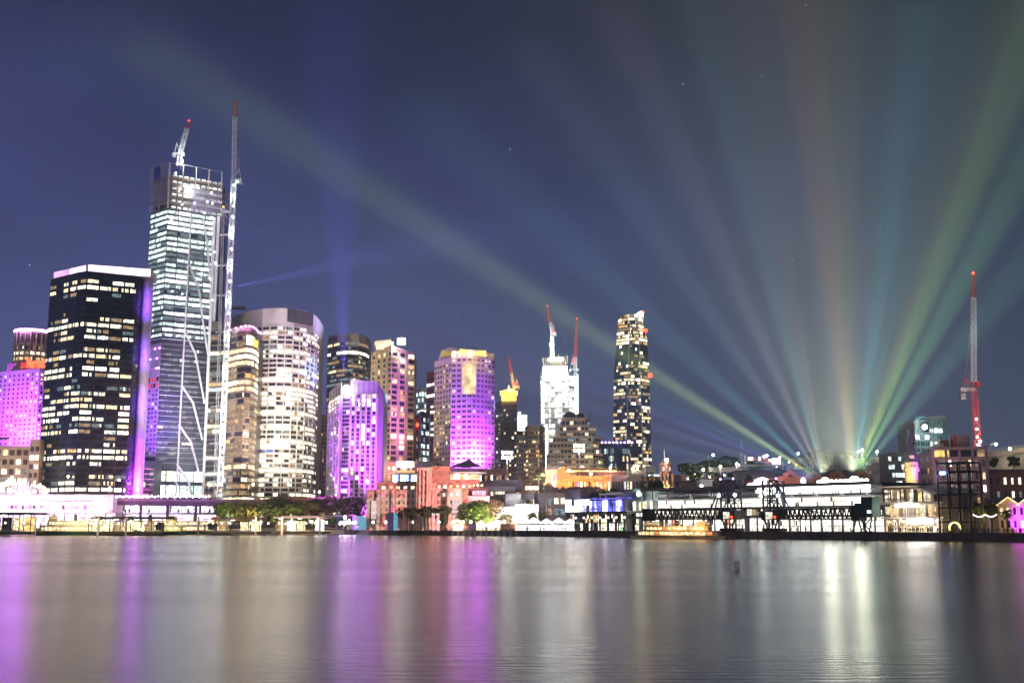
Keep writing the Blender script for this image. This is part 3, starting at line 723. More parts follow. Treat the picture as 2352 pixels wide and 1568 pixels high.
def pale_round():
    pts = [(533, 812), (550, 796), (575, 784), (605, 776), (640, 773), (675, 776), (705, 785), (724, 800), (735, 820)]
    root, P, Z = curved('round_office', 'broad pale office tower with a bowed front, blank parapet and roof louvre', 'office tower', pts, 707, 773, PALEC)
    b = MB(); b.prism(plan(P, 30), GZ, Z, PALEC, ROOFM)
    faces = list(zip(P[:-1], P[1:])); zb = zat(748, 775); nf = 41
    for i in range(nf + 1):
        z = GZ + 5 + (zb - GZ - 5) * i / nf
        for a_, c_ in faces:
            n = outward(a_, c_); b.slab(Vector(a_) + n * .02, Vector(c_) + n * .02, n * .5, z - .75, z + .45, PALEC)
    for a_, c_ in faces:
        n = outward(a_, c_)
        for j in (0, .5):
            o = Vector(a_).lerp(Vector(c_), j); b.bar(o + n * .3 + Vector((0, 0, GZ)), o + n * .3 + Vector((0, 0, zb)), .8, PALEC)
    b.build('wall', root)
    f = rowmix(14, [([(CREAM, 5), (WARMB, 2), (GLASS, 2), (WARMD, 1)], 3), ([(WARMB, 3), (CREAM, 4), (GLASS, 2)], 2), ([(GLASS, 6), (CREAM, 1.4), (WARMD, 1), (COOLD, 1)], 4), ([(GLASS, 5), (WARMD, 2), (BLUEW, .2), (COOL, .5)], 1)])
    ribbons(root, faces, GZ + 5, zb, nf, .62, 3.0, QUIET, rng, floor=f, clump=1.7, off=.08)
    # louvred opening in the parapet
    a_, c_ = P[5], P[7]; n = outward(a_, c_); s0, s1 = Vector((at(658, 720, 771).x, 771, 0)), Vector((at(717, 720, 790).x, 789.5, 0))
    b = MB(); n = outward(s0, s1); b.slab(s0 + n * 1.2, s1 + n * 1.2, -n * .6, zat(741, 775), zat(711, 775), DARKC); b.build('louvre', root)
    b = MB()
    for i in range(13):
        o = (s0 + n * 1.3).lerp(s1 + n * 1.3, i / 12); b.bar(o + Vector((0, 0, zat(741, 775))), o + Vector((0, 0, zat(711, 775))), .2, GALV)
    for i in range(7):
        z = zat(741 - 5 * i, 775); b.bar(s0 + n * 1.3 + Vector((0, 0, z)), s1 + n * 1.3 + Vector((0, 0, z)), .2, GALV)
    b.build('louvre_grid', root)
    b = MB(); b.box(at(548, 707, 800), (9, 6, 1.6), GREYC); b.bar(at(541, 704, 800), at(560, 703.4, 800), .5, GALV); b.build('roof_plant', root)
    spot('floodlight', (P[5].x, P[5].y - 80, 40), (P[5].x, P[5].y, 85), 6e5, (1, .9, .74), 90, 1)
pale_round()

# ================================================================== TOWERS, MIDDLE AND RIGHT
# ---- narrow beige flats behind
def slab_block(name, label, cat, tops, kref, Y, m, depth, faces, roof=None, zb=GZ):
    "simple block: faces = list of (nc, nr, fw, fh, table, panes) per visible wall"
    P, Z = corners(tops, kref, Y)
    root = thing(name, label, cat, (P[kref].x, P[kref].y, zb))
    b = MB(); b.prism(plan(P, depth), zb, Z, m, roof or ROOFM)
    for a_, c_ in zip(P[:-1], P[1:]):
        n = outward(a_, c_); b.slab(Vector(a_) + n * .02, Vector(c_) + n * .02, n * .35, Z - .9, Z + .7, m)
    b.build('wall', root); ws = []
    for (a_, c_), fc in zip(zip(P[:-1], P[1:]), faces):
        if fc: ws += grid(a_, c_, GZ + 4, Z - 3, *fc[:5], rng, *(fc[5:] or ((1, 1),)))
    add_windows(root, ws)
    return root, P, Z
slab_block('apartment_block', 'narrow beige apartment block squeezed between the bowed office and the magenta hotel', 'apartment block', [(735, 954), (750, 955)], 0, 860, BEIGE, 14, [(4, 24, .5, .5, [(GLASS, 9), (AMBER, .8), (WARMD, 1)])])
b = MB(); p = at(729, 1060, 850); b.box((p.x, p.y, (GZ + zat(1033, 850)) / 2), (5, 10, zat(1033, 850) - GZ), BEIGE); tag(b.build('stair_tower'), 'small beige stair tower with a blank wall beside the bowed office', 'tower')

# ---- tall brown-grey tower behind the magenta one
def grey_tower():
    P = [Vector((at(u, 770, Y).x, Y, 0)) for u, Y in ((754, 918), (775, 906), (800, 900), (825, 904), (840, 914), (848, 926))]; Z = zat(767, 905)
    root = thing('grey_tower', 'brown-grey tower with a gently bowed top rising behind the magenta-lit hotel', 'tower', (P[2].x, P[2].y, GZ))
    b = MB(); b.prism(plan(P, 24), GZ, Z, BEIGE, ROOFM); fs = list(zip(P[:-1], P[1:])); nf = 40; zt = zat(785, 905)
    for i in range(nf + 1):
        z = GZ + 3 + (zt - GZ - 3) * i / nf
        for a_, c_ in fs:
            n = outward(a_, c_); b.slab(Vector(a_) + n * .02, Vector(c_) + n * .02, n * .5, z - .9, z + .5, BEIGE)
    b.build('wall', root)
    g = rowmix(18, [(DEAD, 2), ([(GLASS, 4), (WARMD, 2.5), (COOLD, 1.5), (WARM, .6)], 3)])
    f = lambda i: [(WARMB, 3), (COOLB, 1), (GLASS, 1)] if i == nf - 3 else [(AMBER, 2), (WARM, 2), (GLASS, 2)] if i == nf - 19 else g(i)
    ribbons(root, fs, GZ + 3, zt, nf, .55, 2.6, QUIET, rng, floor=f, clump=2.5, off=.1)
    b = MB(); n = outward(P[0], P[1])
    b.slab(Vector(P[0]).lerp(Vector(P[1]), .1) + n * .1, Vector(P[0]).lerp(Vector(P[1]), .95) + n * .1, n * .1, zat(780, 905), zat(772, 905), DARKC); n = outward(P[4], P[5])
    b.slab(Vector(P[4]).lerp(Vector(P[5]), .0) + n * .1, Vector(P[5]) + n * .1, n * .1, zat(783, 915), zat(775, 915), DARKC); b.build('louvre', root)
grey_tower()

# ---- magenta-lit ribbed hotel
def ribbed_hotel():
    P, Z = corners([(757, 886, 700), (784, 877), (806, 876), (867, 878, 662), (881, 893, 668)], 2, 660)
    zt = at(806, 871, 660).z
    m = mat('ribbed_white_concrete', (.62, .58, .62), .8, var=.05)
    root = thing('ribbed_hotel', 'magenta-lit white hotel with vertical ribs and a dark glass slot', 'hotel', (P[2].x, P[2].y, GZ))
    K = [Vector((p_.x, p_.y, 0)) for p_ in P]; back = Vector((0, 24, 0))
    inn = [K[1] + Vector((.6, 5, 0)), K[2] + Vector((-.6, 5, 0))]
    b = MB(); b.prism([tuple(p_[:2]) for p_ in (K[0], K[1], inn[0], inn[1], K[2], K[3], K[4], K[4] + back, K[0] + back)], GZ, [Z - 1.5, Z + .5, Z - 6, Z - 6, zt, zt - 1, zt - 6, zt - 6, Z - 2], m, ROOFM)
    # ribs
    def ribs(p0, p1, fr, w, z1):
        n = outward(p0, p1); d = (p1 - p0)
        for f_ in fr: o = p0 + d * f_; b.slab(o - d.normalized() * w / 2 + n * .02, o + d.normalized() * w / 2 + n * .02, n * .9, GZ, z1, m)
    F0, F1 = K[2], K[2] + (K[3] - K[2])
    colf = [.12, .30, .49, .70, .885]
    ribs(F0, F1, [.02, .205, .395, .595, .795, .985], 1.35, zt - 9); ribs(K[0], K[1], [.03, .25, .5, .75, .97], .8, Z - 9)
    b.build('wall', root)
    zl, zh = GZ + 6, zat(905, 662); nr = 29; ws = []
    t = [(GLASS, 7), (PURW, .8), (WARMB, 1), (WARM, 1), (COOLD, 1), (WARMD, .8)]
    tt = lambda i: [(WARMB, 4), (WARM, 3), (GLASS, 2)] if i > nr - 4 else None
    d = F1 - F0
    for c_ in colf: ws += grid(F0 + d * (c_ - .088), F0 + d * (c_ + .088), zl, zh, 1, nr, .96, .74, t, rng, (2, 1), .1, .1, floor=tt)
    d = K[1] - K[0]
    for c_ in (.14, .375, .625, .86): ws += grid(K[0] + d * (c_ - .09), K[0] + d * (c_ + .09), zl, zh, 1, nr, .9, .6, t, rng, (1, 1), .1, floor=tt)
    add_windows(root, ws)
    ribbons(root, [(inn[0], inn[1])], GZ + 4, Z - 9, 30, .66, 1.4, QUIET, rng, name='slot_glazing', floor=rowmix(3, [(DEAD, 4), ([(CREAM, 2), (GLASS, 2)], 1)]))
    lv = []
    for c_ in colf: lv += grid(F0 + d.normalized() * 0 + (F1 - F0) * (c_ - .06), F0 + (F1 - F0) * (c_ + .06), zt - 8.4, zt - 1.6, 1, 1, .9, 1, [(DARKC, 1)], rng, (3, 1), .1, gap=.22)
    for c_ in (.15, .38, .62, .86): lv += grid(K[0] + (K[1] - K[0]) * (c_ - .09), K[0] + (K[1] - K[0]) * (c_ + .09), Z - 9, Z - 2.4, 1, 1, .9, 1, [(DARKC, 1)], rng, (2, 1), .1, gap=.2)
    add_windows(root, lv, 'louvre')
    c = at(796, 894, 661); b = MB(); b.ball(c, 2.6, lit('white_sign', (1, 1, 1), 8, 1, 1), 10, 6); b.build('roof_sign', root); lamp('sign_light', c + Vector((0, -5, 0)), 5e3, (.95, 1, 1), 1.5)
    pur = (.62, .08, 1)
    for u, y, e, tv in ((752, 668, .30, 1060), (776, 640, .45, 1060), (815, 632, .55, 1060), (845, 632, .55, 1060), (866, 634, .7, 1060)):
        p = at(u, 1138, y); spot('floodlight', (p.x, p.y, 8), at(u - (24 if u > 840 else 0), tv, 664), e * 5.5e5, (.50, .05, 1), 94 if u < 840 else 74, 1)
    for u, tv in ((765, 950), (815, 950), (855, 950)):
        p = at(u, 1138, 600); spot('floodlight', (p.x, p.y, 14), at(u, tv, 664), 1.1e5, (.36, .02, 1), 50, 1)
ribbed_hotel()

# ---- tan apartment tower
def tan_tower():
    P, Z = corners([(855, 799, 790), (898, 792), (913, 788, 771), (931, 788, 772), (953, 800, 786)], 1, 768)
    P[1] = at(899, 792, 768); P = [P[0], P[1], P[1], P[1], P[4]]
    root = thing('apartment_tower', 'tan apartment tower with tall window columns and a white-lit roof lantern', 'apartment tower', (P[1].x, P[1].y, GZ))
    K = [Vector((p_.x, p_.y, 0)) for p_ in P]; b = MB(); b.prism(plan([K[0], K[1], K[4]], 26), GZ, [Z - 2, Z, Z - 3, Z - 3, Z - 2], TANC, ROOFM)
    for (a_, c_), fr in (((K[0], K[1]), (0.02, .22, .30, .5, .58, .78, .86)), ((K[1], K[4]), (.3, .62, .68))):
        n = outward(a_, c_)
        for f_ in fr: o = a_.lerp(c_, f_); d = (c_ - a_).normalized(); b.slab(o - d * .55 + n * .02, o + d * .55 + n * .02, n * .7, GZ, Z - 2.5, TANC)
    b.build('wall', root)
    r2 = random.Random(12); nr = 31; ws = []; th = [(GLASS, 9), (WARM, .8), (AMBER, .8), (COOLD, .5), (WARMD, .8)]
    fl = lambda i: [(WARMB, 3), (WARM, 3)] if i == 15 else None
    a_, c_ = K[0], K[1]
    for f_ in (.12, .40, .68, .94): ws += grid(a_.lerp(c_, f_ - .07), a_.lerp(c_, min(1, f_ + .07)), GZ + 4, Z - 4, 1, nr, .95, .62, th, r2, (1, 1), .08)
    a_, c_ = K[1], K[4]
    for f_, w_ in ((.15, .11), (.48, .10), (.85, .12)): ws += grid(a_.lerp(c_, f_ - w_), a_.lerp(c_, f_ + w_), GZ + 4, Z - 4, 1, nr, .95, .66, [(GLASS, 6), (WARM, 1.5), (AMBER, 1.4), (WARMB, .5), (WARMD, 1)], r2, (3, 1), .08, .1, floor=fl)
    add_windows(root, ws)
    b = MB(); p0, p1, p2 = at(865, 795, 780), at(880, 779, 785), at(905, 780, 785)
    b.prism([(p0.x, 776), (at(918, 1, 776).x, 776), (at(918, 1, 792).x, 792), (p0.x, 794)], Z - 2, [Z + 1, Z + 4, Z + 4, Z + 1], TANC)
    b.prism([(at(876, 1, 780).x, 780), (at(912, 1, 780).x, 780), (at(912, 1, 790).x, 790), (at(876, 1, 790).x, 790)], Z + 1, [zat(783, 780), zat(780, 780), zat(778, 790), zat(781, 790)], TANC); b.build('roof', root)
    c = at(922, 784, 768); b = MB(); b.box(c, (5.2, 4, 4.2), lit('lantern_white', (.9, 1, 1), 9, 1, 1)); b.build('roof_lantern', root); lamp('lantern_light', c + Vector((0, -6, 2)), 5e4, (.9, 1, 1), 2)
    for u in (868, 900, 940):
        p = at(u, 1058, 735); spot('floodlight', (p.x, p.y, 30), at(u, 880, 778), 5e4, (1, .66, .24), 84, 1)
tan_tower()

# ---- background towers between
slab_block('glass_tower', 'pale green glass tower behind the tan apartments', 'office tower', [(952, 894), (968, 890), (980, 892)], 1, 1000, mat('green_cladding', (.30, .40, .36), .4), 20, [(4, 22, .9, .6, [(COOLD, 4), (COOL, 2), (GLASS, 2)]), (2, 22, .5, .7, [(COOLB, 1.4), (COOL, 2), (GLASS, 2)])])
slab_block('glass_tower', 'low teal glass block with mixed lit floors beside the tan apartments', 'office block', [(959, 952), (968, 946), (986, 949)], 1, 840, mat('teal_cladding', (.10, .17, .17), .3), 18, [(2, 16, .8, .6, QUIET), (4, 16, .88, .62, [(COOLD, 4), (COOL, 2.4), (GLASS, 3), (COOLB, .5)])])
slab_block('banded_tower', 'dark red banded tower just left of the arch-topped hotel', 'office tower', [(981, 858), (999, 854)], 1, 930, mat('dark_red_cladding', (.20, .03, .035), .5), 18, [(2, 26, .9, .45, [(COOLB, 1.2), (COOL, 1.2), (GLASS, 4), (WARM, .6)])])
rt = slab_block('brick_block', 'brown brick block with a red lamp below the tan apartments', 'building', [(955, 957), (962, 957)], 0, 800, mat('brown_brick', (.24, .12, .08), .8), 10, [(1, 14, .6, .5, HOMES)])[0]
b = MB(); b.box(at(959, 976, 799), (1.7, 1.2, 1.7), REDL); b.build('red_lamp', rt)

# ---- hotel with the arch-topped roof, lit magenta
def arch_hotel():
    P, Z = corners([(998, 828, 765), (1037, 824, 742), (1080, 809.5, 728), (1110, 812, 737), (1134.5, 815.4, 752)], 2, 728)
    zl_ = zat(827, 752)
    m = mat('arch_hotel_render', (.66, .58, .54), .8, var=.06)
    root = thing('arch_hotel', 'tallest magenta-lit hotel with a half-round roof wall and gold lettering', 'hotel', (P[1].x, P[1].y, GZ))
    K = [Vector((p_.x, p_.y, 0)) for p_ in P]; K[2] = Vector((at(1085, 812, 733).x, 733, 0)); K[1] = Vector((at(1037, 812, 738).x, 738, 0)); K[3] = Vector((at(1113, 812, 739).x, 739, 0)); K[4] = Vector((at(1135.5, 815, 747).x, 747, 0)); K[0] = Vector((at(998, 828, 758).x, 758, 0))
    Zf = zat(807, 738)
    b = MB(); b.prism([tuple(k_[:2]) for k_ in (K[0], K[1], K[1] + Vector((6, 22, 0)), K[0] + Vector((6, 20, 0)))], GZ, zl_, m, ROOFM)
    b.prism([tuple(k_[:2]) for k_ in (K[1] + Vector((.01, 0, 0)), K[2], K[3], K[4], K[4] + Vector((0, 20, 0)), K[1] + Vector((.01, 22, 0)))], GZ, [Zf, Zf, Zf - .5, Zf - 1, Zf - 1, Zf], m, ROOFM)
    for i in range(31):
        z = GZ + 12 + (zat(868, 735) - GZ - 12) * 0 + i * ((Zf - 10 - GZ - 12) / 30)
    b.build('wall', root)
    # half-round roof wall
    b = MB(); c0 = at(1037, 824, 752); rr_ = c0.x - at(1007, 824, 752).x; n_ = 24; yy = 751.0
    pts = [(c0.x - rr_ * math.cos(math.pi * i / n_), zl_ - .1 + (zat(798, 752) - zl_) * math.sin(math.pi * i / n_)) for i in range(n_ + 1)]
    i0 = len(b.v)
    fr_ = [(x, yy, z) for x, z in pts]; bk = [(x, yy + 7, z) for x, z in pts]
    b.face(fr_, m); b.face(bk[::-1], m)
    for i in range(n_): b.face([fr_[i], bk[i], bk[i + 1], fr_[i + 1]], m)
    b.face([fr_[0], fr_[-1], bk[-1], bk[0]], m); b.build('arch_wall', root)
    gold = mat('gold_leaf', (.65, .48, .05), .4, .3); gd = lit('gold_dim', (1, .74, .06), .55, 1, 1)
    text('SHANG', 3.1, gd, root, (at(1019.5, 815, yy - .5).x, yy - .4, zat(817.3, yy)), (1, 0, 0), 'lettering', .012, .15, width=at(1036, 815, yy).x - at(1019.5, 815, yy).x)
    text('S', 4.8, gd, root, (at(1013, 815, yy - .5).x, yy - .4, zat(820.5, yy)), (1, 0, 0), 'emblem', .05, .15, width=at(1018.5, 815, yy).x - at(1013, 815, yy).x)
    # gold sign along the parapet
    s0, s1 = at(1056, 815, 732), at(1118, 821, 732)
    n = outward(K[1], K[3]); d = (K[3] - K[1]).normalized()
    o = Vector((at(1056, 814, 734).x, 734, zat(815, 734))); wd_ = at(1118, 814, 736).x - o.x
    text('SHANGRI-LA HOTEL', 3.7, GOLDL, root, (o.x, 731.5, o.z), (1, .03, 0), 'lettering', .03, .25, width=wd_, tilt=-.075)
    for f_ in (.15, .5, .85): lamp('sign_light', (o.x + wd_ * f_, 726, o.z + 2), 3e3, (1, .6, .12), 1)
    b = MB(); b.bar(o + Vector((0, -1.4, 3.2)), o + Vector((wd_, -1.4, -1)), .5, GALV); b.build('sign_rail', root)
    # windows
    zlo = GZ + 6; nr = 31; zhi = zat(822, 738); hfl = (zhi - zlo) / nr; ws = []
    tf = [(GLASS, 9), (WARM, 1.1), (CREAM, .7), (WARMD, .8), (PURW, .8)]
    def face(p0, p1, nc, fw, t, skip=None, panes=(2, 1)): return grid(p0, p1, zlo, zhi, nc, nr, fw, .48, t, rng, panes, .08, .0, skip=skip, gap=.12)
    sk = lambda i, j: nr - 8 < i < nr - 1 and j >= 2
    ws += face(K[1], K[2], 4, .70, tf, sk); ws += face(K[2], K[3], 3, .62, tf, lambda i, j: nr - 8 < i < nr - 1 and j == 0); ws += face(K[3], K[4], 3, .62, tf)
    ws += grid(K[0], K[1], zlo, zat(836, 748), 6, nr - 1, .56, .5, [(GLASS, 8), (AMBER, 2), (WARM, 1.2), (WARMB, .3)], rng, (2, 1), .08, .25, gap=.12)
    add_windows(root, ws)
    add_windows(root, grid(K[1], K[2], zhi + .3, zhi + 4.4, 4, 1, .8, 1, [(WARM, 2), (WARMD, 3), (WARMB, 1)], rng, (3, 1), .08) + grid(K[2], K[3], zhi + .3, zhi + 4.2, 3, 1, .75, 1, [(WARMD, 3), (PURW, 1), (WARMB, .6)], rng, (2, 1), .08) + grid(K[3], K[4], zhi + .3, zhi + 4, 2, 1, .75, 1, [(WARMD, 3)], rng, (2, 1), .08), 'restaurant_window')
    # tall amber picture window
    b = MB(); am = lit('picture_window', (1, .72, .34), .95, .55, 1.7, (.16, .16, .16)); p0 = K[1].lerp(K[2], .84); p1 = K[2].lerp(K[3], .55)
    za, zb = zlo + hfl * (nr - 7.2), zlo + hfl * (nr - 1.3)
    for a_, c_, k in ((K[1].lerp(K[2], .52), K[2], 4), (K[2], K[2].lerp(K[3], .30), 2)):
        n = outward(a_, c_) * .15
        for i in range(k):
            for j in range(4):
                A, B = a_.lerp(c_, (i + .04) / k) + n, a_.lerp(c_, (i + .96) / k) + n; y0, y1 = za + (zb - za) * (j + .03) / 4, za + (zb - za) * (j + .97) / 4
                b.face([A + Vector((0, 0, y0)), B + Vector((0, 0, y0)), B + Vector((0, 0, y1)), A + Vector((0, 0, y1))], am)
    b.build('picture_window', root)
    for u, y, e in ((1056, 731, .22), (1075, 722, .42), (1096, 717, .65), (1114, 719, .8)):      # kept off the plain side wall
        p = at(u, 1062, y); spot('floodlight', (p.x, p.y, zat(1080, 715)), at(u, 1030, 742) - Vector((9, 0, 0)), e * 5.5e5, (.50, .05, 1), 80, 1)
    for u, y, e in ((1122, 700, 1.0), (1150, 690, 1.3)):
        p = at(u, 1062, y); spot('floodlight', (p.x, p.y, zat(1080, 690)), at(u - 56, 910, 740), e * 1.9e5, (.33, .02, 1), 46, 1)
    return K
KA = arch_hotel()

# ---- dark tower with the gold lantern top
def lantern_tower():
    P, Z = corners([(1134, 924, 950), (1150, 921, 930), (1187, 921)], 2, 930)
    root = thing('lantern_tower', 'dark tower with a gold-lit flared lantern roof', 'office tower', (P[1].x, P[1].y, GZ))
    b = MB(); b.prism(plan(P, 24), GZ, Z, DARKB, ROOFM); b.build('wall', root)
    add_windows(root, grid(P[1], P[2], GZ + 4, Z - 2, 6, 26, .6, .45, [(GLASS, 12), (WARM, 1), (WARMB, .5), (COOLD, .8), (CREAM, .6)], rng, (2, 1)) + grid(P[0], P[1], GZ + 4, Z - 2, 3, 26, .6, .45, QUIET, rng))
    a_, c_ = at(1152, 921, 933), at(1186, 921, 933); zt = zat(901, 933)
    b = MB(); b.slab(a_, c_, Vector((0, 18, 0)), Z + .02, zt, mat('lantern_stone', (.5, .34, .14), .7)); b.build('lantern', root)
    add_windows(root, grid(a_, c_, Z + .5, zt - .2, 9, 3, .7, .75, [(lit('lantern_gold', (1, .62, .12), 2.2, .6, 1.4), 4), (AMBER, 1)], rng), 'lantern_light')
    b = MB(); x0, x1 = at(1150, 1, 931).x, at(1188, 1, 931).x
    b.prism([(x0, 929), (x1, 929), (x1, 955), (x0, 955)], zt + .02, zt + .8, lit('gold_rim', (1, .66, .12), 3, 1, 1)); b.prism([(x0 + 3, 932), (x1 - 3, 932), (x1 - 3, 950), (x0 + 3, 950)], zt + .85, zt + 2.4, DARKB); b.build('rim', root)
    m_ = (x0 + x1) / 2; b = MB(); b.bar((m_, 940, zt + 2.4), (m_, 940, zt + 7), 2.2, lit('gold_spire', (1, .75, .3), 3, 1, 1), 6, .4); b.build('finial', root)
    lamp('lantern_glow', (m_, 922, zt + 4), 7e4, (1, .65, .15), 2)
lantern_tower()
crane('small white and red luffing crane beside the gold lantern roof', at(1181, 925, 960), at(1179.5, 886, 960), at(1168.5, 820, 960), 2.0, 1.7, 6, 9, STEEL, REDST, .55, None, Vector((4, 0, 0)), False, .3)
b = MB(); b.ball(at(1182.5, 881, 957), 1.3, REDL, 8, 5); tag(b.build('beacon_lamp'), 'round red warning beacon on the small crane by the gold lantern', 'beacon')

# ---- small construction tower with white top
def small_site():
    P, Z = corners([(1187, 989, 985), (1213, 989)], 1, 985)
    root = thing('construction_tower', 'slim dark construction tower with a white-lit sheeted top', 'construction tower', (P[0].x, P[0].y, GZ))
    b = MB(); b.prism(plan(P, 16), GZ, Z, DARKC, ROOFM); b.build('wall', root)
    add_windows(root, grid(P[0], P[1], GZ + 4, Z, 4, 20, .6, .5, [(GLASS, 5), (AMBER, 1.5), (WARM, 1), (COOLD, 1.5), (WARMB, .3)], rng))
    a_, c_ = at(1188, 989, 984), at(1211, 989, 984); wl = lit('sheeting_light', (.92, 1, .98), 2.2, .6, 1.5, (.1, .1, .25))
    for j in range(3):
        z0 = Z + 14 * j / 3 + .3; b = MB(); b.slab(a_, c_, Vector((0, 12, 0)), z0, z0 + 14 / 3 - .5, wl); b.build('lit_sheeting', root)
    b = MB(); r = random.Random(3)
    for i in range(9):
        o = a_.lerp(c_, i / 8); h_ = zat(947 + 12 * r.random(), 984); b.bar(Vector((o.x, 983, Z)), Vector((o.x, 983, h_)), .45, mat('timber_post', (.5, .4, .2), .8) if i % 2 else GALV)
    b.build('formwork_post', root); tag(KIDS[root.name][-1], kind=None)
    b = MB(); b.ball(at(1193, 948, 981), 1.1, WORK, 6, 4); b.build('work_lamp', root)
small_site()
slab_block('apartment_block', 'small sandy apartment block with two balconied faces right of the dark towers', 'apartment block', [(1207, 984), (1214, 978), (1239, 978), (1252, 984)], 1, 790, TANC, 14, [(1, 20, .5, .5, HOMES), (6, 20, .55, .5, HOMES), (2, 20, .4, .5, HOMES)])

# ---- white-lit construction tower
def lit_site():
    Y = 1120
    z0, z1, z2 = zat(1082, Y), zat(862, Y), zat(822, Y)
    a_, c_ = at(1242, 862, Y), at(1322, 862, Y); a_.z = c_.z = 0; s_ = at(1304, 862, Y)
    root = thing('construction_site_tower', 'brilliantly white-lit construction tower of open floors with posts on top', 'construction tower', (a_.x, Y, GZ))
    cm_ = mat('raw_concrete', (.62, .60, .56), .8); wl = lit('site_light', (.95, 1, .97), 2.6, .15, 1.6, (.09, .09, .5)); wl2 = lit('site_light_strong', (.97, 1, .98), 5, .7, 1.3, (.09, .09, .5))
    core = a_.lerp(c_, .05); b = MB(); b.slab(a_ + Vector((1, 4, 0)), c_ + Vector((-1, 4, 0)), Vector((0, 24, 0)), GZ, z1, cm_); b.build('core', root)
    nf = 28
    for i in range(nf):
        z = GZ + (z1 - GZ) * i / nf; b = MB(); b.slab(a_, c_, Vector((0, 28, 0)), z - .45, z + .45, cm_); b.build('floor_slab', root)
    r = random.Random(9)
    for i in range(6, nf):
        z = GZ + (z1 - GZ) * (i + .5) / nf; b = MB()
        for j in range(10):
            if r.random() < .2: continue
            A, B = a_.lerp(c_, (j + .06) / 10) + Vector((0, 2, 0)), a_.lerp(c_, (j + .94) / 10) + Vector((0, 2, 0)); h_ = (z1 - GZ) / nf * .40
            b.face([A + Vector((0, 0, z - h_)), B + Vector((0, 0, z - h_)), B + Vector((0, 0, z + h_)), A + Vector((0, 0, z + h_))], wl2 if j in (0, 1) else wl)
        (b.build('lit_floor', root))
    b = MB()
    for f_ in (0, .22, .28, .55, .8, 1): b.bar(a_.lerp(c_, f_) + Vector((0, -.6, GZ)), a_.lerp(c_, f_) + Vector((0, -.6, z1 + 3)), .7, GALV if f_ not in (.22, .28) else cm_)
    b.build('scaffold_post', root)
    t0, t1 = at(1248, 860, Y), at(1303, 860, Y); t0.z = t1.z = 0; b = MB(); b.slab(t0, t1, Vector((0, 22, 0)), z1 + .5, zat(840, Y), lit('site_light_top', (.96, 1, .98), 6, .9, 1.1)); b.build('lit_storey', root)
    b = MB(); b.slab(t0 + Vector((2, 1, 0)), t1 + Vector((-2, 1, 0)), Vector((0, 20, 0)), zat(839.6, Y), zat(826, Y), DARKC); b.build('formwork_deck', root)
    b = MB()
    for i in range(12): o = t0.lerp(t1, i / 11); b.bar(Vector((o.x, Y - 1, zat(838, Y))), Vector((o.x, Y - 1, zat(822 - 14 * r.random() ** 2, Y))), .8, mat('timber_post', (.5, .4, .2), .8))
    b.build('formwork_post', root)
    b = MB(); b.box(at(1277, 825, Y - 2), (14, 3, 3), lit('flood_panel', (1, 1, .98), 9, 1, 1)); b.build('flood_panel', root)
    hl = MB(); p0, p1 = at(1324, 944, Y - 3), at(1324, 858, Y - 3); hl.lattice(p0 - Vector((0, 0, 120)), p1, 3.2, 40, STEEL, .5); hl.build('hoist_mast', root)
    for i in range(12):
        b = MB(); b.ball(at(1324.5, 866 + i * 7.5, Y - 6), 1.15, WORK, 6, 4); b.build('mast_lamp', root)
    b = MB(); p0 = at(1256, 1082, Y - 3); b.lattice(p0, at(1256, 940, Y - 3), 2.6, 26, STEEL, .45); b.build('hoist_mast', root)
    for i in range(16):
        b = MB(); b.ball(at(1256, 985 + i * 6.2, Y - 6), .9, WORK, 6, 4); b.build('mast_lamp', root)
    lamp('site_glow', at(1282, 850, Y - 30), 8e4, (.95, 1, .98), 4)
    g = 'pair of cranes on the white-lit construction tower'
    c1 = crane('left red-tipped luffing crane of the pair above the white-lit construction tower', at(1267, 828, Y), at(1268.5, 765, Y), at(1257.5, 704, Y), 3.2, 2.6, 8, 8, STEEL, REDST, .45, None, Vector((3, 0, 0)), True, .36, g)
    b = MB(); b.ball(at(1271.5, 763, Y - 3), 1.2, REDL, 6, 4); b.build('cab_beacon', c1); b = MB(); b.ball(at(1267, 791, Y - 4), 2.2, lit('teal_lamp', (.7, 1, .92), 14, 1, 1), 8, 5); b.build('work_lamp', c1)
    lamp('crane_light', at(1267, 785, Y - 18), 4e4, (.8, 1, .96), 2)
    c2 = crane('right red and white crane with a near vertical jib over the white-lit hoist', at(1323, 940, Y + 4), at(1321.5, 847, Y + 4), at(1325, 733, Y + 4), 2.6, 2.4, 9, 14, STEEL, REDST, .3, None, Vector((-5, 0, 0)), True, .34, g)
    b = MB(); b.ball(at(1317, 828, Y), 1.2, REDL, 6, 4); b.build('cab_beacon', c2)
lit_site()

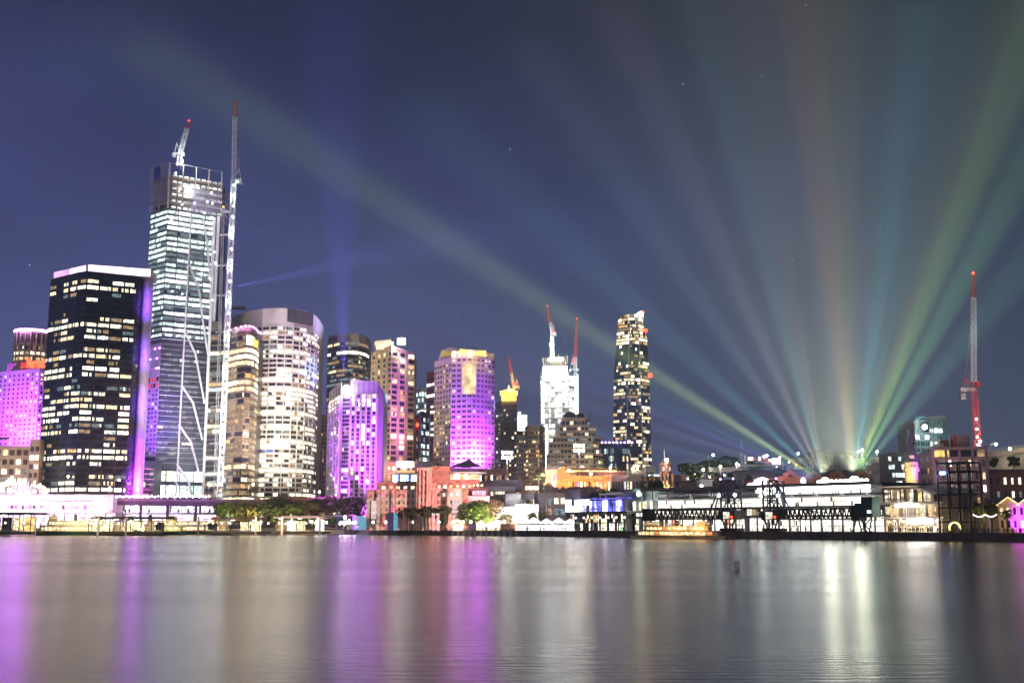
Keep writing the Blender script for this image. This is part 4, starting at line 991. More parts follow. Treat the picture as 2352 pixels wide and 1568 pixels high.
# ---- stepped sandy apartment building
def ziggurat():
    Y = 690
    root = thing('stepped_apartments', 'sandy stepped apartment building with rounded balconies and arched top', 'apartment building', at(1320, 1080, Y))
    m = mat('sandy_render', (.66, .52, .38), .8, var=.1)
    tiers = [(1257, 1388, 1042, 0), (1262, 1382, 1002, 1), (1278, 1370, 976, 2), (1290, 1356, 960, 3)]
    b = MB(); ws = []; zb = GZ
    for u0, u1, v, k in tiers:
        z = zat(v, Y); yy = Y + k * 3
        x = [at(u_, v, yy).x for u_ in (u0, u0 + (u1 - u0) * .42, u0 + (u1 - u0) * .8, u1)]
        pl = [(x[0], yy + 3), (x[1], yy), (x[2], yy - 2), (x[3], yy + 8)]
        b.prism(pl + [(x[3], yy + 22), (x[0], yy + 22)], zb, z, m, ROOFM)
        nr = max(1, round((z - zb) / 3.1))
        for (p_, q_), nc in zip(zip(pl[:-1], pl[1:]), (6, 5, 4)):
            for i in range(nr + 1):
                n = outward(p_, q_); zz = zb + (z - zb) * i / nr; b.slab(Vector((*p_, 0)) + n * .02, Vector((*q_, 0)) + n * .02, n * .6, zz - .35, zz + .55, m)
            ws += grid(p_, q_, zb, z, max(2, round(nc * (u1 - u0) / 120)), nr, .78, .5, [(GLASS, 9), (COOLD, 2), (WARM, 1.2), (WARMB, .5), (WARMD, 1.4)], rng, (2, 1), .1)
        zb = z + .01
    b.build('wall', root); add_windows(root, ws)
    for u, w_ in ((1309, 14), (1334, 10)):
        b = MB(); c = at(u, 958, Y + 8); rx = w_ * .26; pts = [(c.x - rx * math.cos(math.pi * i / 12), c.z + rx * 1.0 * math.sin(math.pi * i / 12)) for i in range(13)]
        fr_ = [(x, Y + 8.6, z) for x, z in pts]; b.face(fr_, DARKC); b.build('arch_window', root)
    b = MB(); p0, p1 = at(1293, 962, Y + 9), at(1346, 962, Y + 9); b.slab(p0, p1, Vector((0, 10, 0)), zat(961.9, Y + 9), zat(947, Y), m); b.build('penthouse', root)
    p = at(1316, 1075, Y - 60)
    for k in (-14, 14): spot('floodlight', (p.x + k, p.y, 26), at(1320 + k, 1005, Y), 2.0e5, (1, .70, .42), 110, 1)
ziggurat()

# ---- slender twisting tower
def twist_tower():
    Y = 1330
    root = thing('slender_tower', 'slender tapering dark glass tower with scattered warm lights, tallest on the right', 'hotel tower', at(1455, 1080, Y))
    prof = [(1071, 1410, 1499), (1000, 1411, 1498), (910, 1411.6, 1495.6), (830, 1414, 1493), (770, 1419, 1488), (735, 1422, 1482), (721, 1424, 1480)]
    secs = []
    for v, u0, u1 in prof:
        z = zat(v, Y) if v < 1071 else GZ; x0, x1 = at(u0, v, Y).x, at(u1, v, Y).x
        tw = (1071 - v) / 350
        f1, f2 = .30 + .10 * tw, .74 - .05 * tw
        secs.append((z, [Vector((x0, Y + 12, z)), Vector((x0 + (x1 - x0) * f1, Y - 2, z)), Vector((x0 + (x1 - x0) * f2, Y, z)), Vector((x1, Y + 13, z)), Vector((x1 - 2, Y + 38, z)), Vector((x0 + 2, Y + 38, z))]))
    b = MB()
    for (z0, s0), (z1, s1) in zip(secs[:-1], secs[1:]):
        for j in range(6):
            k = (j + 1) % 6; b.face([s0[j], s0[k], s1[k], s1[j]], GLASSB)
    tp = secs[-1][1]; b.face(tp, ROOFM); b.build('wall', root)
    r = random.Random(77); ws = []; nf = 62
    def sec(z):
        for (z0, s0), (z1, s1) in zip(secs[:-1], secs[1:]):
            if z <= z1 + 1e-6:
                f = (z - z0) / (z1 - z0); return [p_.lerp(q_, f) for p_, q_ in zip(s0, s1)]
        return secs[-1][1]
    H_ = secs[-1][0] - GZ
    for i in range(nf):
        za, zb = GZ + H_ * (i + .12) / nf, GZ + H_ * (i + .85) / nf; A, B = sec(za), sec(zb)
        busy = .70 if i > 52 else .14 if 47 < i <= 52 else .50 if 36 < i < 48 else .30 if 28 < i <= 36 else .48
        for j, nc in ((0, 7), (1, 8), (2, 6)):
            m_ = GLASS
            for c_ in range(nc):
                if c_ == 0 or r.random() < .55: m_ = pick([(GLASS, 1 - busy), (WARM, busy * .5), (WARMB, busy * .22), (WARMD, busy * .5), (AMBER, busy * .12)], r)
                if m_ is GLASS and r.random() < .8: continue
                n = outward(A[j], A[j + 1]) * .25; qd = [A[j].lerp(A[j + 1], (c_ + .06) / nc) + n, A[j].lerp(A[j + 1], (c_ + .94) / nc) + n, B[j].lerp(B[j + 1], (c_ + .94) / nc) + n, B[j].lerp(B[j + 1], (c_ + .06) / nc) + n]
                ws.append(Win([(qd, m_)], (2 if m_ is not GLASS else 1) * (1 + i / nf)))
    add_windows(root, ws)
    b = MB()
    for j in (1, 2):
        for (z0, s0), (z1, s1) in zip(secs[:-1], secs[1:]): b.bar(s0[j] + Vector((0, -.4, 0)), s1[j] + Vector((0, -.4, 0)), 1.0, mat('pale_edge', (.5, .56, .6), .3))
    b.build('edge_trim', root)
    b = MB(); b.ball(at(1471, 722, Y - 3), 3.6, lit('roof_lamp', (1, .9, .6), 14, 1, 1), 8, 6); b.build('roof_lamp', root)
    for u, v, s_ in ((1477, 716, 1.4), (1483, 759, 2.4), (1478, 760, 1.2), (1493.5, 862, 2.6)):
        b = MB(); b.ball(at(u, v, Y - 3), s_, REDL, 8, 5); b.build('beacon', root)
    b = MB()
    for i in range(7):
        o = secs[-1][1][0].lerp(secs[-1][1][2], i / 6); b.bar(o, o + Vector((0, 0, 4 - abs(i - 3) * .6)), .5, GALV)
    b.build('roof_frame', root)
twist_tower()
def low_glass():
    root, P, Z = slab_block('glass_block', 'low blue glass block with a violet roof-line beside the slender tower', 'office block', [(1379, 1022), (1420, 1019), (1447, 1022)], 1, 1240, GLASSB, 24, [(9, 10, .85, .7, [(GLASSB, 5), (COOLD, 3), (CREAM, 1.4), (WARMB, .5), (COOL, 1)]), (6, 10, .8, .7, [(GLASSB, 4), (COOLD, 2), (WARM, 1.2)])])
    for i in range(9):
        p = P[0].lerp(P[2], i / 8); b = MB(); b.ball((p.x, P[1].y - 2, Z + 1.4), 1.1, PURL if i != 4 else WHITE, 6, 4); b.build('roof_lamp', root)
low_glass()
# filler behind the arch-topped hotel and the far ridge of flats at the right
slab_block('apartment_block', 'dim grey flats between the gold-lantern tower and the sandy block', 'apartment block', [(1186, 1000, 905), (1208, 1000)], 1, 905, GREYC, 12, [(4, 18, .5, .5, HOMES)])

# ================================================================== WATERFRONT, LEFT
STONE = mat('station_stone', (.66, .58, .54), .8, var=.08)
BROWNST = mat('brown_girder', (.11, .065, .06), .6)
DKSTEEL = mat('dark_steel', (.035, .035, .045), .5, .3)
CREAMP = mat('cream_paint', (.62, .52, .30), .5, var=.06)
GREENP = mat('dark_green_paint', (.015, .05, .03), .5)
TIMBER = mat('dark_timber', (.06, .045, .035), .8)
YLIT = lit('ferry_window', (1, .82, .42), 1.3, .25, 1.6, (1.1, 1.1, 1.4))
YLITB = lit('wharf_light', (1, .84, .46), 1.9, .12, 1.6, (.9, .9, 1.3))
SHOPL = lit('shop_light', (1, .86, .62), 2.2, .12, 1.7, (.8, .8, 1.3))
SHOPW = lit('shop_white', (1, .97, .92), 2.6, .2, 1.6, (.8, .8, 1.2))

# ---- railway station
def station():
    Y = 640; p0, p1 = at(-70, 1140, Y - 6), at(261, 1140, Y + 2)
    z1, z0 = zat(1136, Y), zat(1176, Y)
    root = thing('railway_station', 'long pale railway station front washed in white and magenta light', 'railway station', (p0.x, p0.y, GZ))
    b = MB(); b.slab(p0, p1, Vector((0, 16, 0)), z0, z1, STONE); n = outward(p0, p1)
    b.slab(p0 + n * .02, p1 + n * .02, n * .7, z1 - .8, z1 + .25, STONE); b.slab(p0 + n * .02, p1 + n * .02, n * .6, z0, z0 + .7, STONE)
    b.slab(p0 + Vector((0, 5, 0)), p1 + Vector((0, 5, 0)), Vector((0, 11, 0)), GZ, z0, GREYC)
    for i in range(15):
        o = p0.lerp(p1, i / 14); b.bar(Vector((o.x, o.y + .8, GZ)), Vector((o.x, o.y + .8, z0)), 1.0, STONE)
    b.build('wall', root)
    ws = grid(p0.lerp(p1, .26), p0.lerp(p1, .92), zat(1170, Y), zat(1159, Y), 26, 1, .8, .9, [(lit('platform_light', (.9, .66, 1), 1.0, .3, 1.6), 3), (GLASS, 1.4), (PURW, .6)], rng, (2, 1), .1)
    add_windows(root, ws)
    o = at(88, 1153.5, Y - 4); text('CIRCULAR QUAY RAILWAY STATION', 1.15, mat('sign_lettering', (.30, .20, .34), .6), root, (o.x, p0.lerp(p1, .5).y - .15 - .2, zat(1153, Y - 4)), p1 - p0, 'lettering', .0, .08, width=at(205, 1153, Y - 4).x - o.x)
    sh = MB()
    for i in range(14):
        a_, c_ = p0.lerp(p1, (i + .08) / 14) + Vector((0, 4.8, 0)), p0.lerp(p1, (i + .92) / 14) + Vector((0, 4.8, 0)); mb = MB()
        mb.face([(a_.x, a_.y, GZ + .4), (c_.x, c_.y, GZ + .4), (c_.x, c_.y, z0 - .8), (a_.x, a_.y, z0 - .8)], lit('concourse_light', (1, .80, .95), 2.0, .3, 1.5, (.3, .3, .6))); mb.build('concourse_bay', root)
    # magenta and white wash from lamps on the wharf roofs
    for i in range(8):
        f = (i + .3) / 8; o = p0.lerp(p1, f); l = spot('floodlight', (o.x, o.y - 11, GZ + 4), (o.x, o.y, z0 + 6), 2.6e4, ((1, .45, 1), (1, .62, 1), (.92, .5, 1))[i % 3], 120, 1)
    # roof sign: bulb letters on an arch, with a lamp row and struts
    sg = thing('roof_sign', 'arched roof sign of bulb letters on violet struts above the station', 'sign', at(130, 1135, Y + 4))
    fr_ = MB(); yy = Y + 4; vio = mat('violet_strut', (.42, .28, .55), .5)
    cx = at(127, 1, yy).x; zb = zat(1134, yy); hw = at(179, 1, yy).x - cx; hh = zat(1098, yy) - zb - 1.5
    for i in range(17):
        x = cx - hw + 2 * hw * i / 16; hgt = hh * (1 - ((x - cx) / hw) ** 2); fr_.bar((x, yy, zb), (x, yy, zb + max(.6, hgt)), .22, vio); fr_.bar((x, yy, zb + .3), (x + hw / 8, yy, zb + max(.6, hgt * .8)), .15, vio)
    fr_.bar((cx - hw * 1.15, yy, zb + .3), (cx + hw * 1.15, yy, zb + .3), .6, vio); fr_.build('strut_frame', sg)
    bulb = lit('bulb_letter', (1, .84, .58), 6, .9, 1.1); msg = 'ENDLESS LOVE'; k = len(msg)
    for i, ch in enumerate(msg):
        if ch == ' ': continue
        t_ = (i + .5) / k; ang = math.pi * (1 - t_) ; ux = -math.cos(math.pi * t_ * .86 + .22); x = cx + hw * .98 * ux; z = zb + hh * .96 * math.sqrt(max(0, 1 - ux * ux)) * 1.0
        slope = -math.atan2(hh * ux, hw * math.sqrt(max(.05, 1 - ux * ux))) * .9
        text(ch, 3.0, bulb, sg, (x - 1.1, yy - .5, z - 1.4), (1, 0, 0), 'letter', .055, .3, width=2.0, tilt=slope)
    for i in range(8):
        mb = MB(); x = cx - hw * 1.04 + hw * 1.85 * i / 7; mb.box((x, yy - .6, zb + 1.5), (1.7 if i not in (0, 4) else 1.0, .4, .9), lit('sign_lamp', (1, .95, 1), 5, 1, 1)); mb.build('lamp', sg)
    lamp('sign_light', (cx, yy - 6, zb + 6), 2.5e4, (1, .8, .55), 2); lamp('sign_light', (cx, yy - 3, zb + 2), 5e3, (.6, .2, 1), 1)
station()

# ---- elevated roadway with its lamp globes
def viaduct():
    root = thing('elevated_roadway', 'long elevated brown girder roadway crossing behind the ferry wharves', 'viaduct', at(500, 1190, 655))
    pts = [(258, 1149, 648), (420, 1152, 652), (600, 1152, 652), (735, 1147, 660), (800, 1143, 668), (850, 1138, 676)]
    P = [at(u, v, Y) for u, v, Y in pts]; b = MB()
    for a_, c_ in zip(P[:-1], P[1:]):
        d = (c_ - a_); n = outward(a_, c_)
        for s_ in (0, 1):
            pass
        b.prism([(a_.x, a_.y), (c_.x, c_.y), (c_.x, c_.y + 14), (a_.x, a_.y + 14)], [a_.z - 2.4, c_.z - 2.4, c_.z - 2.4, a_.z - 2.4], [a_.z, c_.z, c_.z, a_.z], BROWNST)
        k = int(d.length / 2.2)
        for i in range(k):
            o = a_.lerp(c_, (i + .5) / k) + n * .15; b.bar(o + Vector((0, 0, -2.2)), o + Vector((0, 0, -.2)), .35, BROWNST)
    b.build('deck', root)
    b = MB(); rail = mat('barrier_panel', (.22, .14, .11), .6)
    for a_, c_ in zip(P[:-1], P[1:]):
        n = outward(a_, c_); b.prism([tuple((a_ + n * .1)[:2]), tuple((c_ + n * .1)[:2]), tuple((c_ + n * .3)[:2]), tuple((a_ + n * .3)[:2])], [a_.z, c_.z, c_.z, a_.z], [a_.z + 1.5, c_.z + 1.5, c_.z + 1.5, a_.z + 1.5], rail)
    b.build('barrier', root)
    for i in range(14):
        t_ = i / 13 * (len(P) - 1.001); k = int(t_); o = P[k].lerp(P[k + 1], t_ - k) + Vector((0, 3, 0)); b = MB(); b.bar((o.x, o.y, GZ), (o.x, o.y, o.z - 2.4), 1.3, BROWNST); b.build('pier', root)
    r = random.Random(5)
    for i in range(30):
        u = 268 + i * 7.3; o = at(u, 1146.5, 646.5); b = MB(); b.bar(o, o + Vector((0, 0, 1.2)), .15, DKSTEEL); b.build('lamp_post', root)
        g_ = MB(); g_.ball(o + Vector((0, 0, 1.5 + .3 * (i % 2))), .62, lit('violet_globe', (.84, .66, 1), 8, 1, 1), 6, 4); g_.build('lamp_globe', root)
    for u in (290, 350, 410, 465): lamp('globe_light', at(u, 1150, 640), 4e3, (.30, .06, 1), 1)
    for u in (640, 720, 790): lamp('road_light', at(u, 1150, 646), 1.5e3, (1, .45, .22), 1)
viaduct()
def quay_shops():
    p0, p1 = at(262, 1190, 664), at(497, 1190, 668)
    root = thing('quay_arcade', 'bright shop arcade and rail concourse under the elevated roadway', 'arcade', tuple(p0))
    b = MB(); b.slab(p0, p1, Vector((0, 6, 0)), GZ, zat(1157, 664), GREYC); b.build('wall', root)
    ws = grid(p0, p1, zat(1178, 664), zat(1158, 664), 26, 1, .86, .8, [(SHOPW, 3), (COOLB, 1.5), (lit('lilac_shop', (.94, .8, 1), 2.4, .3, 1.5), 3), (GLASS, .5)], rng, (2, 2), .1, .2)
    add_windows(root, ws, 'shop_window')
    ws = grid(p0, p1, GZ + .4, zat(1180, 664), 9, 1, .94, .9, [(lit('lilac_hoarding', (1, .72, 1), 2.0, .8, 1.2, (.1, .1, .1)), 1)], rng, (1, 1), .2); add_windows(root, ws, 'lit_hoarding')
    for u in (310, 380, 450): lamp('shop_glow', at(u, 1176, 655), 9e3, (.95, .75, 1), 1)
    for u, v in ((434, 1160), (467, 1165)):
        b = MB(); b.ball(at(u, v, 655), .9, WORK, 6, 4); b.build('floodlamp', root)
quay_shops()

# ---- ferries
def ferry(name, label, loc, rot, hullm, housem, band, lights, group=None, seed=1, Lh=32.):
    "a harbour ferry, bow towards +x, built at the origin then turned"
    root = thing(name, label, 'ferry', (0, 0, 0), group); W_ = 8.5
    def outline(l, w, n=9, pw=2.2):
        pts = []
        for i in range(n + 1):
            x = -l / 2 + l * i / n; pts.append((x, w / 2 * (1 - abs(2 * x / l) ** pw * .8)))
        return pts + [(x, -y) for x, y in reversed(pts)]
    b = MB(); o1 = outline(Lh, W_); o0 = outline(Lh * .94, W_ * .8); n = len(o1); i0 = len(b.v)
    for j in range(n):
        k = (j + 1) % n; b.face([(*o0[j], -.4), (*o0[k], -.4), (*o1[k], 1.7), (*o1[j], 1.7)], hullm)
    b.face([(*p, 1.7) for p in o1], TIMBER); b.build('hull', root)
    b = MB(); b.prism(outline(Lh * .97, W_ + .25), 1.35, 1.75, band); b.build('rubbing_strake', root)
    def deck(nm, l, w, z0, z1, roofo):
        h = MB(); oo = outline(l, w, 9, 4); h.prism(oo, z0, z1, housem); h.build(nm, root)
        rf = MB(); rf.prism(outline(l + roofo, w + .9, 9, 4), z1 + .01, z1 + .25, housem); rf.build('deck_roof', root); ws = []
        r = random.Random(seed)
        for sgn in (-1, 1):
            k = int(l / 1.9)
            for i in range(k):
                x0 = -l / 2 * .93 + l * .93 * (i + .12) / k; x1 = -l / 2 * .93 + l * .93 * (i + .88) / k
                def yy(x): return sgn * (w / 2 * (1 - abs(2 * x / l) ** 4 * .8) + .09)
                m_ = pick(lights, r); ws.append(Win([([(x0, yy(x0), z0 + .55), (x1, yy(x1), z0 + .55), (x1, yy(x1), z1 - .35), (x0, yy(x0), z1 - .35)], m_)], 1))
        add_windows(root, ws)
    deck('main_cabin', Lh * .84, W_ * .9, 1.72, 4.1, 1.6); deck('upper_cabin', Lh * .66, W_ * .78, 4.4, 6.5, 2.4)
    for x in (-Lh * .27, Lh * .27):
        b = MB(); b.box((x, 0, 7.75), (3.2, 3.0, 2.0), housem); b.box((x, 0, 8.95), (4.2, 3.8, .25), housem); w_ = b.build('wheelhouse', root)
        g_ = MB(); g_.box((x, 0, 8.0), (3.26, 3.06, .7), lit('wheelhouse_glow', (1, .7, .3), .8, .4, 1.4)); g_.build('wheelhouse_window', w_)
    b = MB(); b.bar((0, 0, 6.8), (0, 0, 9.6), 1.7, band, 10, 1.5); b.build('funnel', root)
    b = MB(); b.box((0, 0, 8.2), (Lh * .38, 5.2, .18), housem)
    for x in (-5, 0, 5):
        for y in (-2.3, 2.3): b.bar((x, y, 6.7), (x, y, 8.1), .15, housem)
    b.build('awning', root)
    b = MB(); b.bar((Lh * .2, 0, 9), (Lh * .2, 0, 12.5), .14, STEEL); b.build('mast', root)
    b = MB()
    for sgn in (-1, 1):
        for i in range(20):
            x = -Lh * .42 + Lh * .84 * i / 19; y = sgn * (W_ / 2 * (1 - abs(2 * x / Lh) ** 2.2 * .8) - .15); b.bar((x, y, 1.7), (x, y, 2.8), .07, STEEL)
            if i: xp = -Lh * .42 + Lh * .84 * (i - 1) / 19; yp = sgn * (W_ / 2 * (1 - abs(2 * xp / Lh) ** 2.2 * .8) - .15); b.bar((xp, yp, 2.8), (x, y, 2.8), .07, STEEL)
    b.build('railing', root)
    root.location = loc; root.rotation_euler = (0, 0, rot); return root
FL = [(YLIT, 5), (YLITB, 2), (GLASS, 1)]
fg = 'green and cream ferries moored at the quay'
f1 = ferry('ferry', 'green and cream ferry moored between the dark pier and the second wharf', at(172, 1215, 538) * 1, R(4), GREENP, CREAMP, GREENP, FL, fg, 1, 38); f1.location.z = 0
f2 = copy_tree(f1); f2.location = (at(405, 1, 555).x, 555, 0); f2.rotation_euler = (0, 0, R(-5)); f2['label'] = 'green and cream ferry moored right of the second wharf, upper deck brightly lit'
f3 = copy_tree(f1); f3.location = (at(500, 1, 582).x, 582, 0); f3.rotation_euler = (0, 0, R(10)); f3['label'] = 'green and cream ferry moored behind the third wharf below the trees'
f4 = copy_tree(f1); f4.location = (at(30, 1, 572).x, 572, 0); f4.rotation_euler = (0, 0, R(-3)); f4['label'] = 'green and cream ferry half hidden behind the dark pier at the far left'
for u, y in ((172, 526), (405, 544), (30, 560), (640, 545), (300, 524)): lamp('deck_light', at(u, 1196, y), 4e3, (1, .84, .5), .5)
# under way: the ferry in front of the terminal
p = q(1555, -26, 1225)
ORANGE = mat('orange_cream_paint', (.60, .44, .24), .45, var=.05)
f5 = ferry('ferry', 'cream and orange ferry under way in front of the cruise terminal', (p.x, p.y, 0), math.atan2(QD.y, QD.x) + R(14), ORANGE, ORANGE, mat('dark_hull', (.03, .02, .015), .5), [(lit('saloon_light', (1, .72, .34), 1.8, .3, 1.5, (.8, .8, 1)), 4), (lit('saloon_red', (1, .3, .1), 1.2, .6, 1.4), .6), (YLITB, 2)], None, 3, 36)
f5.scale = (1, 1, .64)
lamp('deck_light', (p.x - 4, p.y - 9, 5), 2.2e3, (1, .62, .22), .5); lamp('deck_light', (p.x + 5, p.y - 12, 5), 2.2e3, (1, .62, .22), .5)

# ---- wharves
def wharf(label, u0, u1, Y, v_roof, m_roof, depth=20, front=True, lights=YLITB, seed=1, bright=.6, name='ferry_wharf'):
    x0, x1 = at(u0, 1200, Y).x, at(u1, 1200, Y).x; root = thing(name, label, 'wharf', (x0, Y, 0)); zr = zat(v_roof, Y); zd = 1.5; r = random.Random(seed)
    b = MB(); b.prism([(x0, Y), (x1, Y), (x1, Y + depth), (x0, Y + depth)], .55, zd, TIMBER); b.build('deck', root)
    b = MB(); b.prism([(x0 - .8, Y - .8), (x1 + .8, Y - .8), (x1 + .8, Y + depth), (x0 - .8, Y + depth)], zr, zr + .35, m_roof); b.prism([(x0 + 2, Y + 3), (x1 - 2, Y + 3), (x1 - 2, Y + depth - 3), (x0 + 2, Y + depth - 3)], zr + .36, zr + 1.0, m_roof); b.build('roof', root)
    k = max(3, int((x1 - x0) / 4.4))
    for i in range(k + 1):
        x = x0 + (x1 - x0) * i / k; b = MB(); b.bar((x, Y + .3, zd), (x, Y + .3, zr), .32, DKSTEEL); b.build('column', root)
    for i in range(k):
        b = MB(); xa, xb = x0 + (x1 - x0) * (i + .06) / k, x0 + (x1 - x0) * (i + .94) / k; m_ = lights if r.random() < bright else pick([(YLIT, 2), (AMBER, 1), (GLASS, 1), (WARMD, 1)], r)
        zt = zr - .5 - 1.2 * r.random(); b.face([(xa, Y + 5, zd + .2 + 1.0 * r.random()), (xb, Y + 5, zd + .3), (xb, Y + 5, zt), (xa, Y + 5, zt)], m_); b.build('lit_bay', root)
        if i % 2 == 0: g_ = MB(); g_.box(((xa + xb) / 2, Y + 1.5, zr - .25), (1.8, .5, .22), WHITE); g_.build('roof_lamp', root)
    b = MB(); kk = min(90, max(6, int((x1 - x0) / 1.0)))
    for i in range(kk + 1):
        x = x0 + (x1 - x0) * i / kk; b.bar((x, Y + .05, zd), (x, Y + .05, zd + 1.1), .06, STEEL)
    b.bar((x0, Y + .05, zd + 1.1), (x1, Y + .05, zd + 1.1), .09, STEEL); b.build('railing', root)
    for i in range(k // 2 + 1):
        x = x0 + (x1 - x0) * i / max(1, k // 2); b = MB(); b.bar((x, Y + 1, -1.5), (x, Y + 1, .55), .4, TIMBER, 8); b.build('underpile', root)
    return root
wharf('dark timber pier with a flat roof at the far left edge', -60, 70, 516, 1181, DKSTEEL, 26, seed=2, bright=.2)
wharf('second wharf with dark gabled roof and yellow-lit bays', 204, 372, 524, 1191, DKSTEEL, 30, seed=4, bright=.45)
wharf('third wharf with brown roof and pale railing right of the moored ferries', 470, 596, 548, 1193, BROWNST, 26, seed=5, bright=.4)
wharf('fourth wharf with a pale oval roof and white floodlamps near the trees', 632, 742, 556, 1189, PALEC, 24, lights=SHOPW, seed=6, bright=.7)
pg = 'pale mooring piles beside the wharves'
pile_src = None
for u, Y, v, lab in ((82, 522, 1186, 'pale mooring pile leaning beside the dark pier'), (226, 520, 1184, 'pale mooring pile at the left corner of the second wharf'), (290, 520, 1186, 'pale mooring pile in the middle of the second wharf'), (456, 545, 1189, 'pale mooring pile left of the third wharf'), (588, 544, 1186, 'pale mooring pile at the right end of the third wharf'), (648, 550, 1190, 'pale mooring pile at the left end of the white-lit wharf'), (735, 552, 1190, 'pale mooring pile at the right end of the white-lit wharf')):
    if pile_src is None:
        root = thing('mooring_pile', lab, 'pile', (0, 0, 0), pg); b = MB(); b.bar((0, 0, -1.5), (0, 0, 8), .95, mat('pile_sleeve', (.50, .46, .40), .6), 10); b.build('sleeve', root); b = MB(); b.bar((0, 0, 8), (0, 0, 8.9), .98, PALEC, 10, .1); b.build('cap', root); pile_src = root; o = root
    else: o = copy_tree(pile_src); o['label'] = lab
    o.location = (at(u, 1200, Y).x, Y, 0)

# ---- trees
LEAF = {}
def leafm(n, c): return mat(n, c, .75, var=.55, scale=.5)
LG = leafm('leaves_green', (.075, .120, .030)); LD = leafm('leaves_dark', (.040, .062, .024)); LO = leafm('leaves_olive', (.12, .115, .040)); LP = leafm('leaves_grey', (.20, .17, .11)); BARK = mat('bark', (.10, .075, .055), .9)
def make_tree(label, loc, h, rx, m, seed, group=None, n=2600, name='tree', flat=.85, leaf=.55):
    r = random.Random(seed); root = thing(name, label, 'tree', (0, 0, 0), group); th = h * .36
    b = MB(); b.bar((0, 0, 0), (.2, .1, th), .09 * h * .7, BARK, 8, .05 * h)
    cl_ = []
    for i in range(11):
        a_ = 2 * math.pi * i / 11 + r.random(); rad = rx * (.25 + .55 * r.random()); z = h * (.34 + .50 * r.random()); cl_.append((Vector((rad * math.cos(a_), rad * math.sin(a_), z)), rx * (.26 + .24 * r.random())))
    cl_.append((Vector((0, 0, h * .82)), rx * .42)); cl_.append((Vector((0, 0, h * .55)), rx * .55)); cl_.append((Vector((rx * .2, 0, h * .4)), rx * .5))
    for c_, s_ in cl_[:8]: b.bar((.2, .1, th * .85), c_ * .9, .035 * h, BARK, 5, .012 * h)
    b.build('trunk', root); cr = MB()
    for c_, s_ in cl_:
        for _ in range(n // len(cl_)):
            d = Vector((r.gauss(0, 1), r.gauss(0, 1), r.gauss(0, 1))).normalized() * s_ * (r.random() ** .35); d.z *= flat; p_ = c_ + d
            a_ = Vector((r.gauss(0, 1), r.gauss(0, 1), r.gauss(0, 1))).normalized() * leaf * (.6 + r.random()); e_ = a_.cross(Vector((r.gauss(0, 1), r.gauss(0, 1), r.gauss(0, 1)))).normalized() * leaf * (.4 + .5 * r.random())
            cr.face([p_ - a_, p_ + e_, p_ + a_, p_ - e_], m)
    cr.build('crown', root); root.location = loc; return root
TREES = {}
def tree(kind, label, u, Y, vtop, vbase=None, group=None, seed=1, ww=1.0, z0=None):
    "kind: green / dark / olive / grey; one mesh of each kind, copied"
    z0 = GZ if z0 is None else z0; h = zat(vtop, Y) - z0
    m = dict(green=LG, dark=LD, olive=LO, grey=LP)[kind]
    if kind not in TREES:
        o = make_tree(label, (0, 0, 0), 12., 6.2, m, seed, group); TREES[kind] = o
    else:
        o = copy_tree(TREES[kind]); o['label'] = label
    if group: o['group'] = group
    elif 'group' in o: del o['group']
    s = h / 12.; o.location = (at(u, 1180, Y).x, Y, z0); o.scale = (s * ww, s * ww, s); o.rotation_euler = (0, 0, seed * 1.7); return o
g = 'trees along the quay park below the elevated roadway'
for i, (k, u, Y, v, w_, lab) in enumerate((
    ('green', 518, 625, 1152, 1.0, 'green fig tree left of the lit kiosks, right of the shop arcade'), ('olive', 556, 632, 1150, 1.1, 'olive tree lit yellow from below behind the third wharf'), ('olive', 592, 622, 1158, .9, 'small olive tree with yellow lights at its foot'),
    ('dark', 636, 620, 1150, 1.3, 'broad dark fig in the middle of the quay park'), ('grey', 640, 640, 1138, .9, 'pale bare-looking tree rising above the elevated roadway'), ('green', 690, 622, 1150, 1.3, 'broad green fig just right of the dark central fig'),
    ('dark', 722, 640, 1145, 1.1, 'dark tree in front of the girder bend'), ('dark', 705, 608, 1178, 1.0, 'small dark tree beside the blue flags'), ('olive', 762, 660, 1152, 1.2, 'pale olive tree under the rising roadway'), ('dark', 812, 640, 1140, 1.5, 'large dark fig with violet light against the red museum'), ('green', 780, 655, 1156, 1.0, 'green tree between two larger crowns near the violet stage'), ('dark', 742, 606, 1176, .9, 'round dark tree right of the blue flags'))):
    tree(k, lab, u, Y, v, None, g, i + 1, w_)
tree('green', 'wide green tree lit yellow in front of the white gallery cubes', 1097, 545, 1148, None, None, 31, 1.5)
tree('grey', 'pale leafless-looking tree beside the wide green tree', 1138, 552, 1146, None, None, 32, 1.35)
tree('dark', 'round clipped dark tree in front of the red museum', 1012, 534, 1160, None, None, 33, .9)
tree('dark', 'dark fig on the slope left of the violet-windowed block', 1237, 640, 1078, None, None, 34, 1.0, zat(1110, 640))
tree('dark', 'dark tree behind the lower terrace between the two event screens', 1372, 545, 1116, None, None, 35, .62)
tree('dark', 'second dark tree behind the terrace, right of the first', 1407, 540, 1120, None, None, 36, .5)
tree('grey', 'bare tree with pink light left of the clock tower', 1498, 560, 1090, None, None, 37, .7)
tree('dark', 'small palm-like dark tree at the foot of the clock tower', 1512, 540, 1098, None, None, 38, .5)
hg = 'trees on the dark hill behind the terminal'
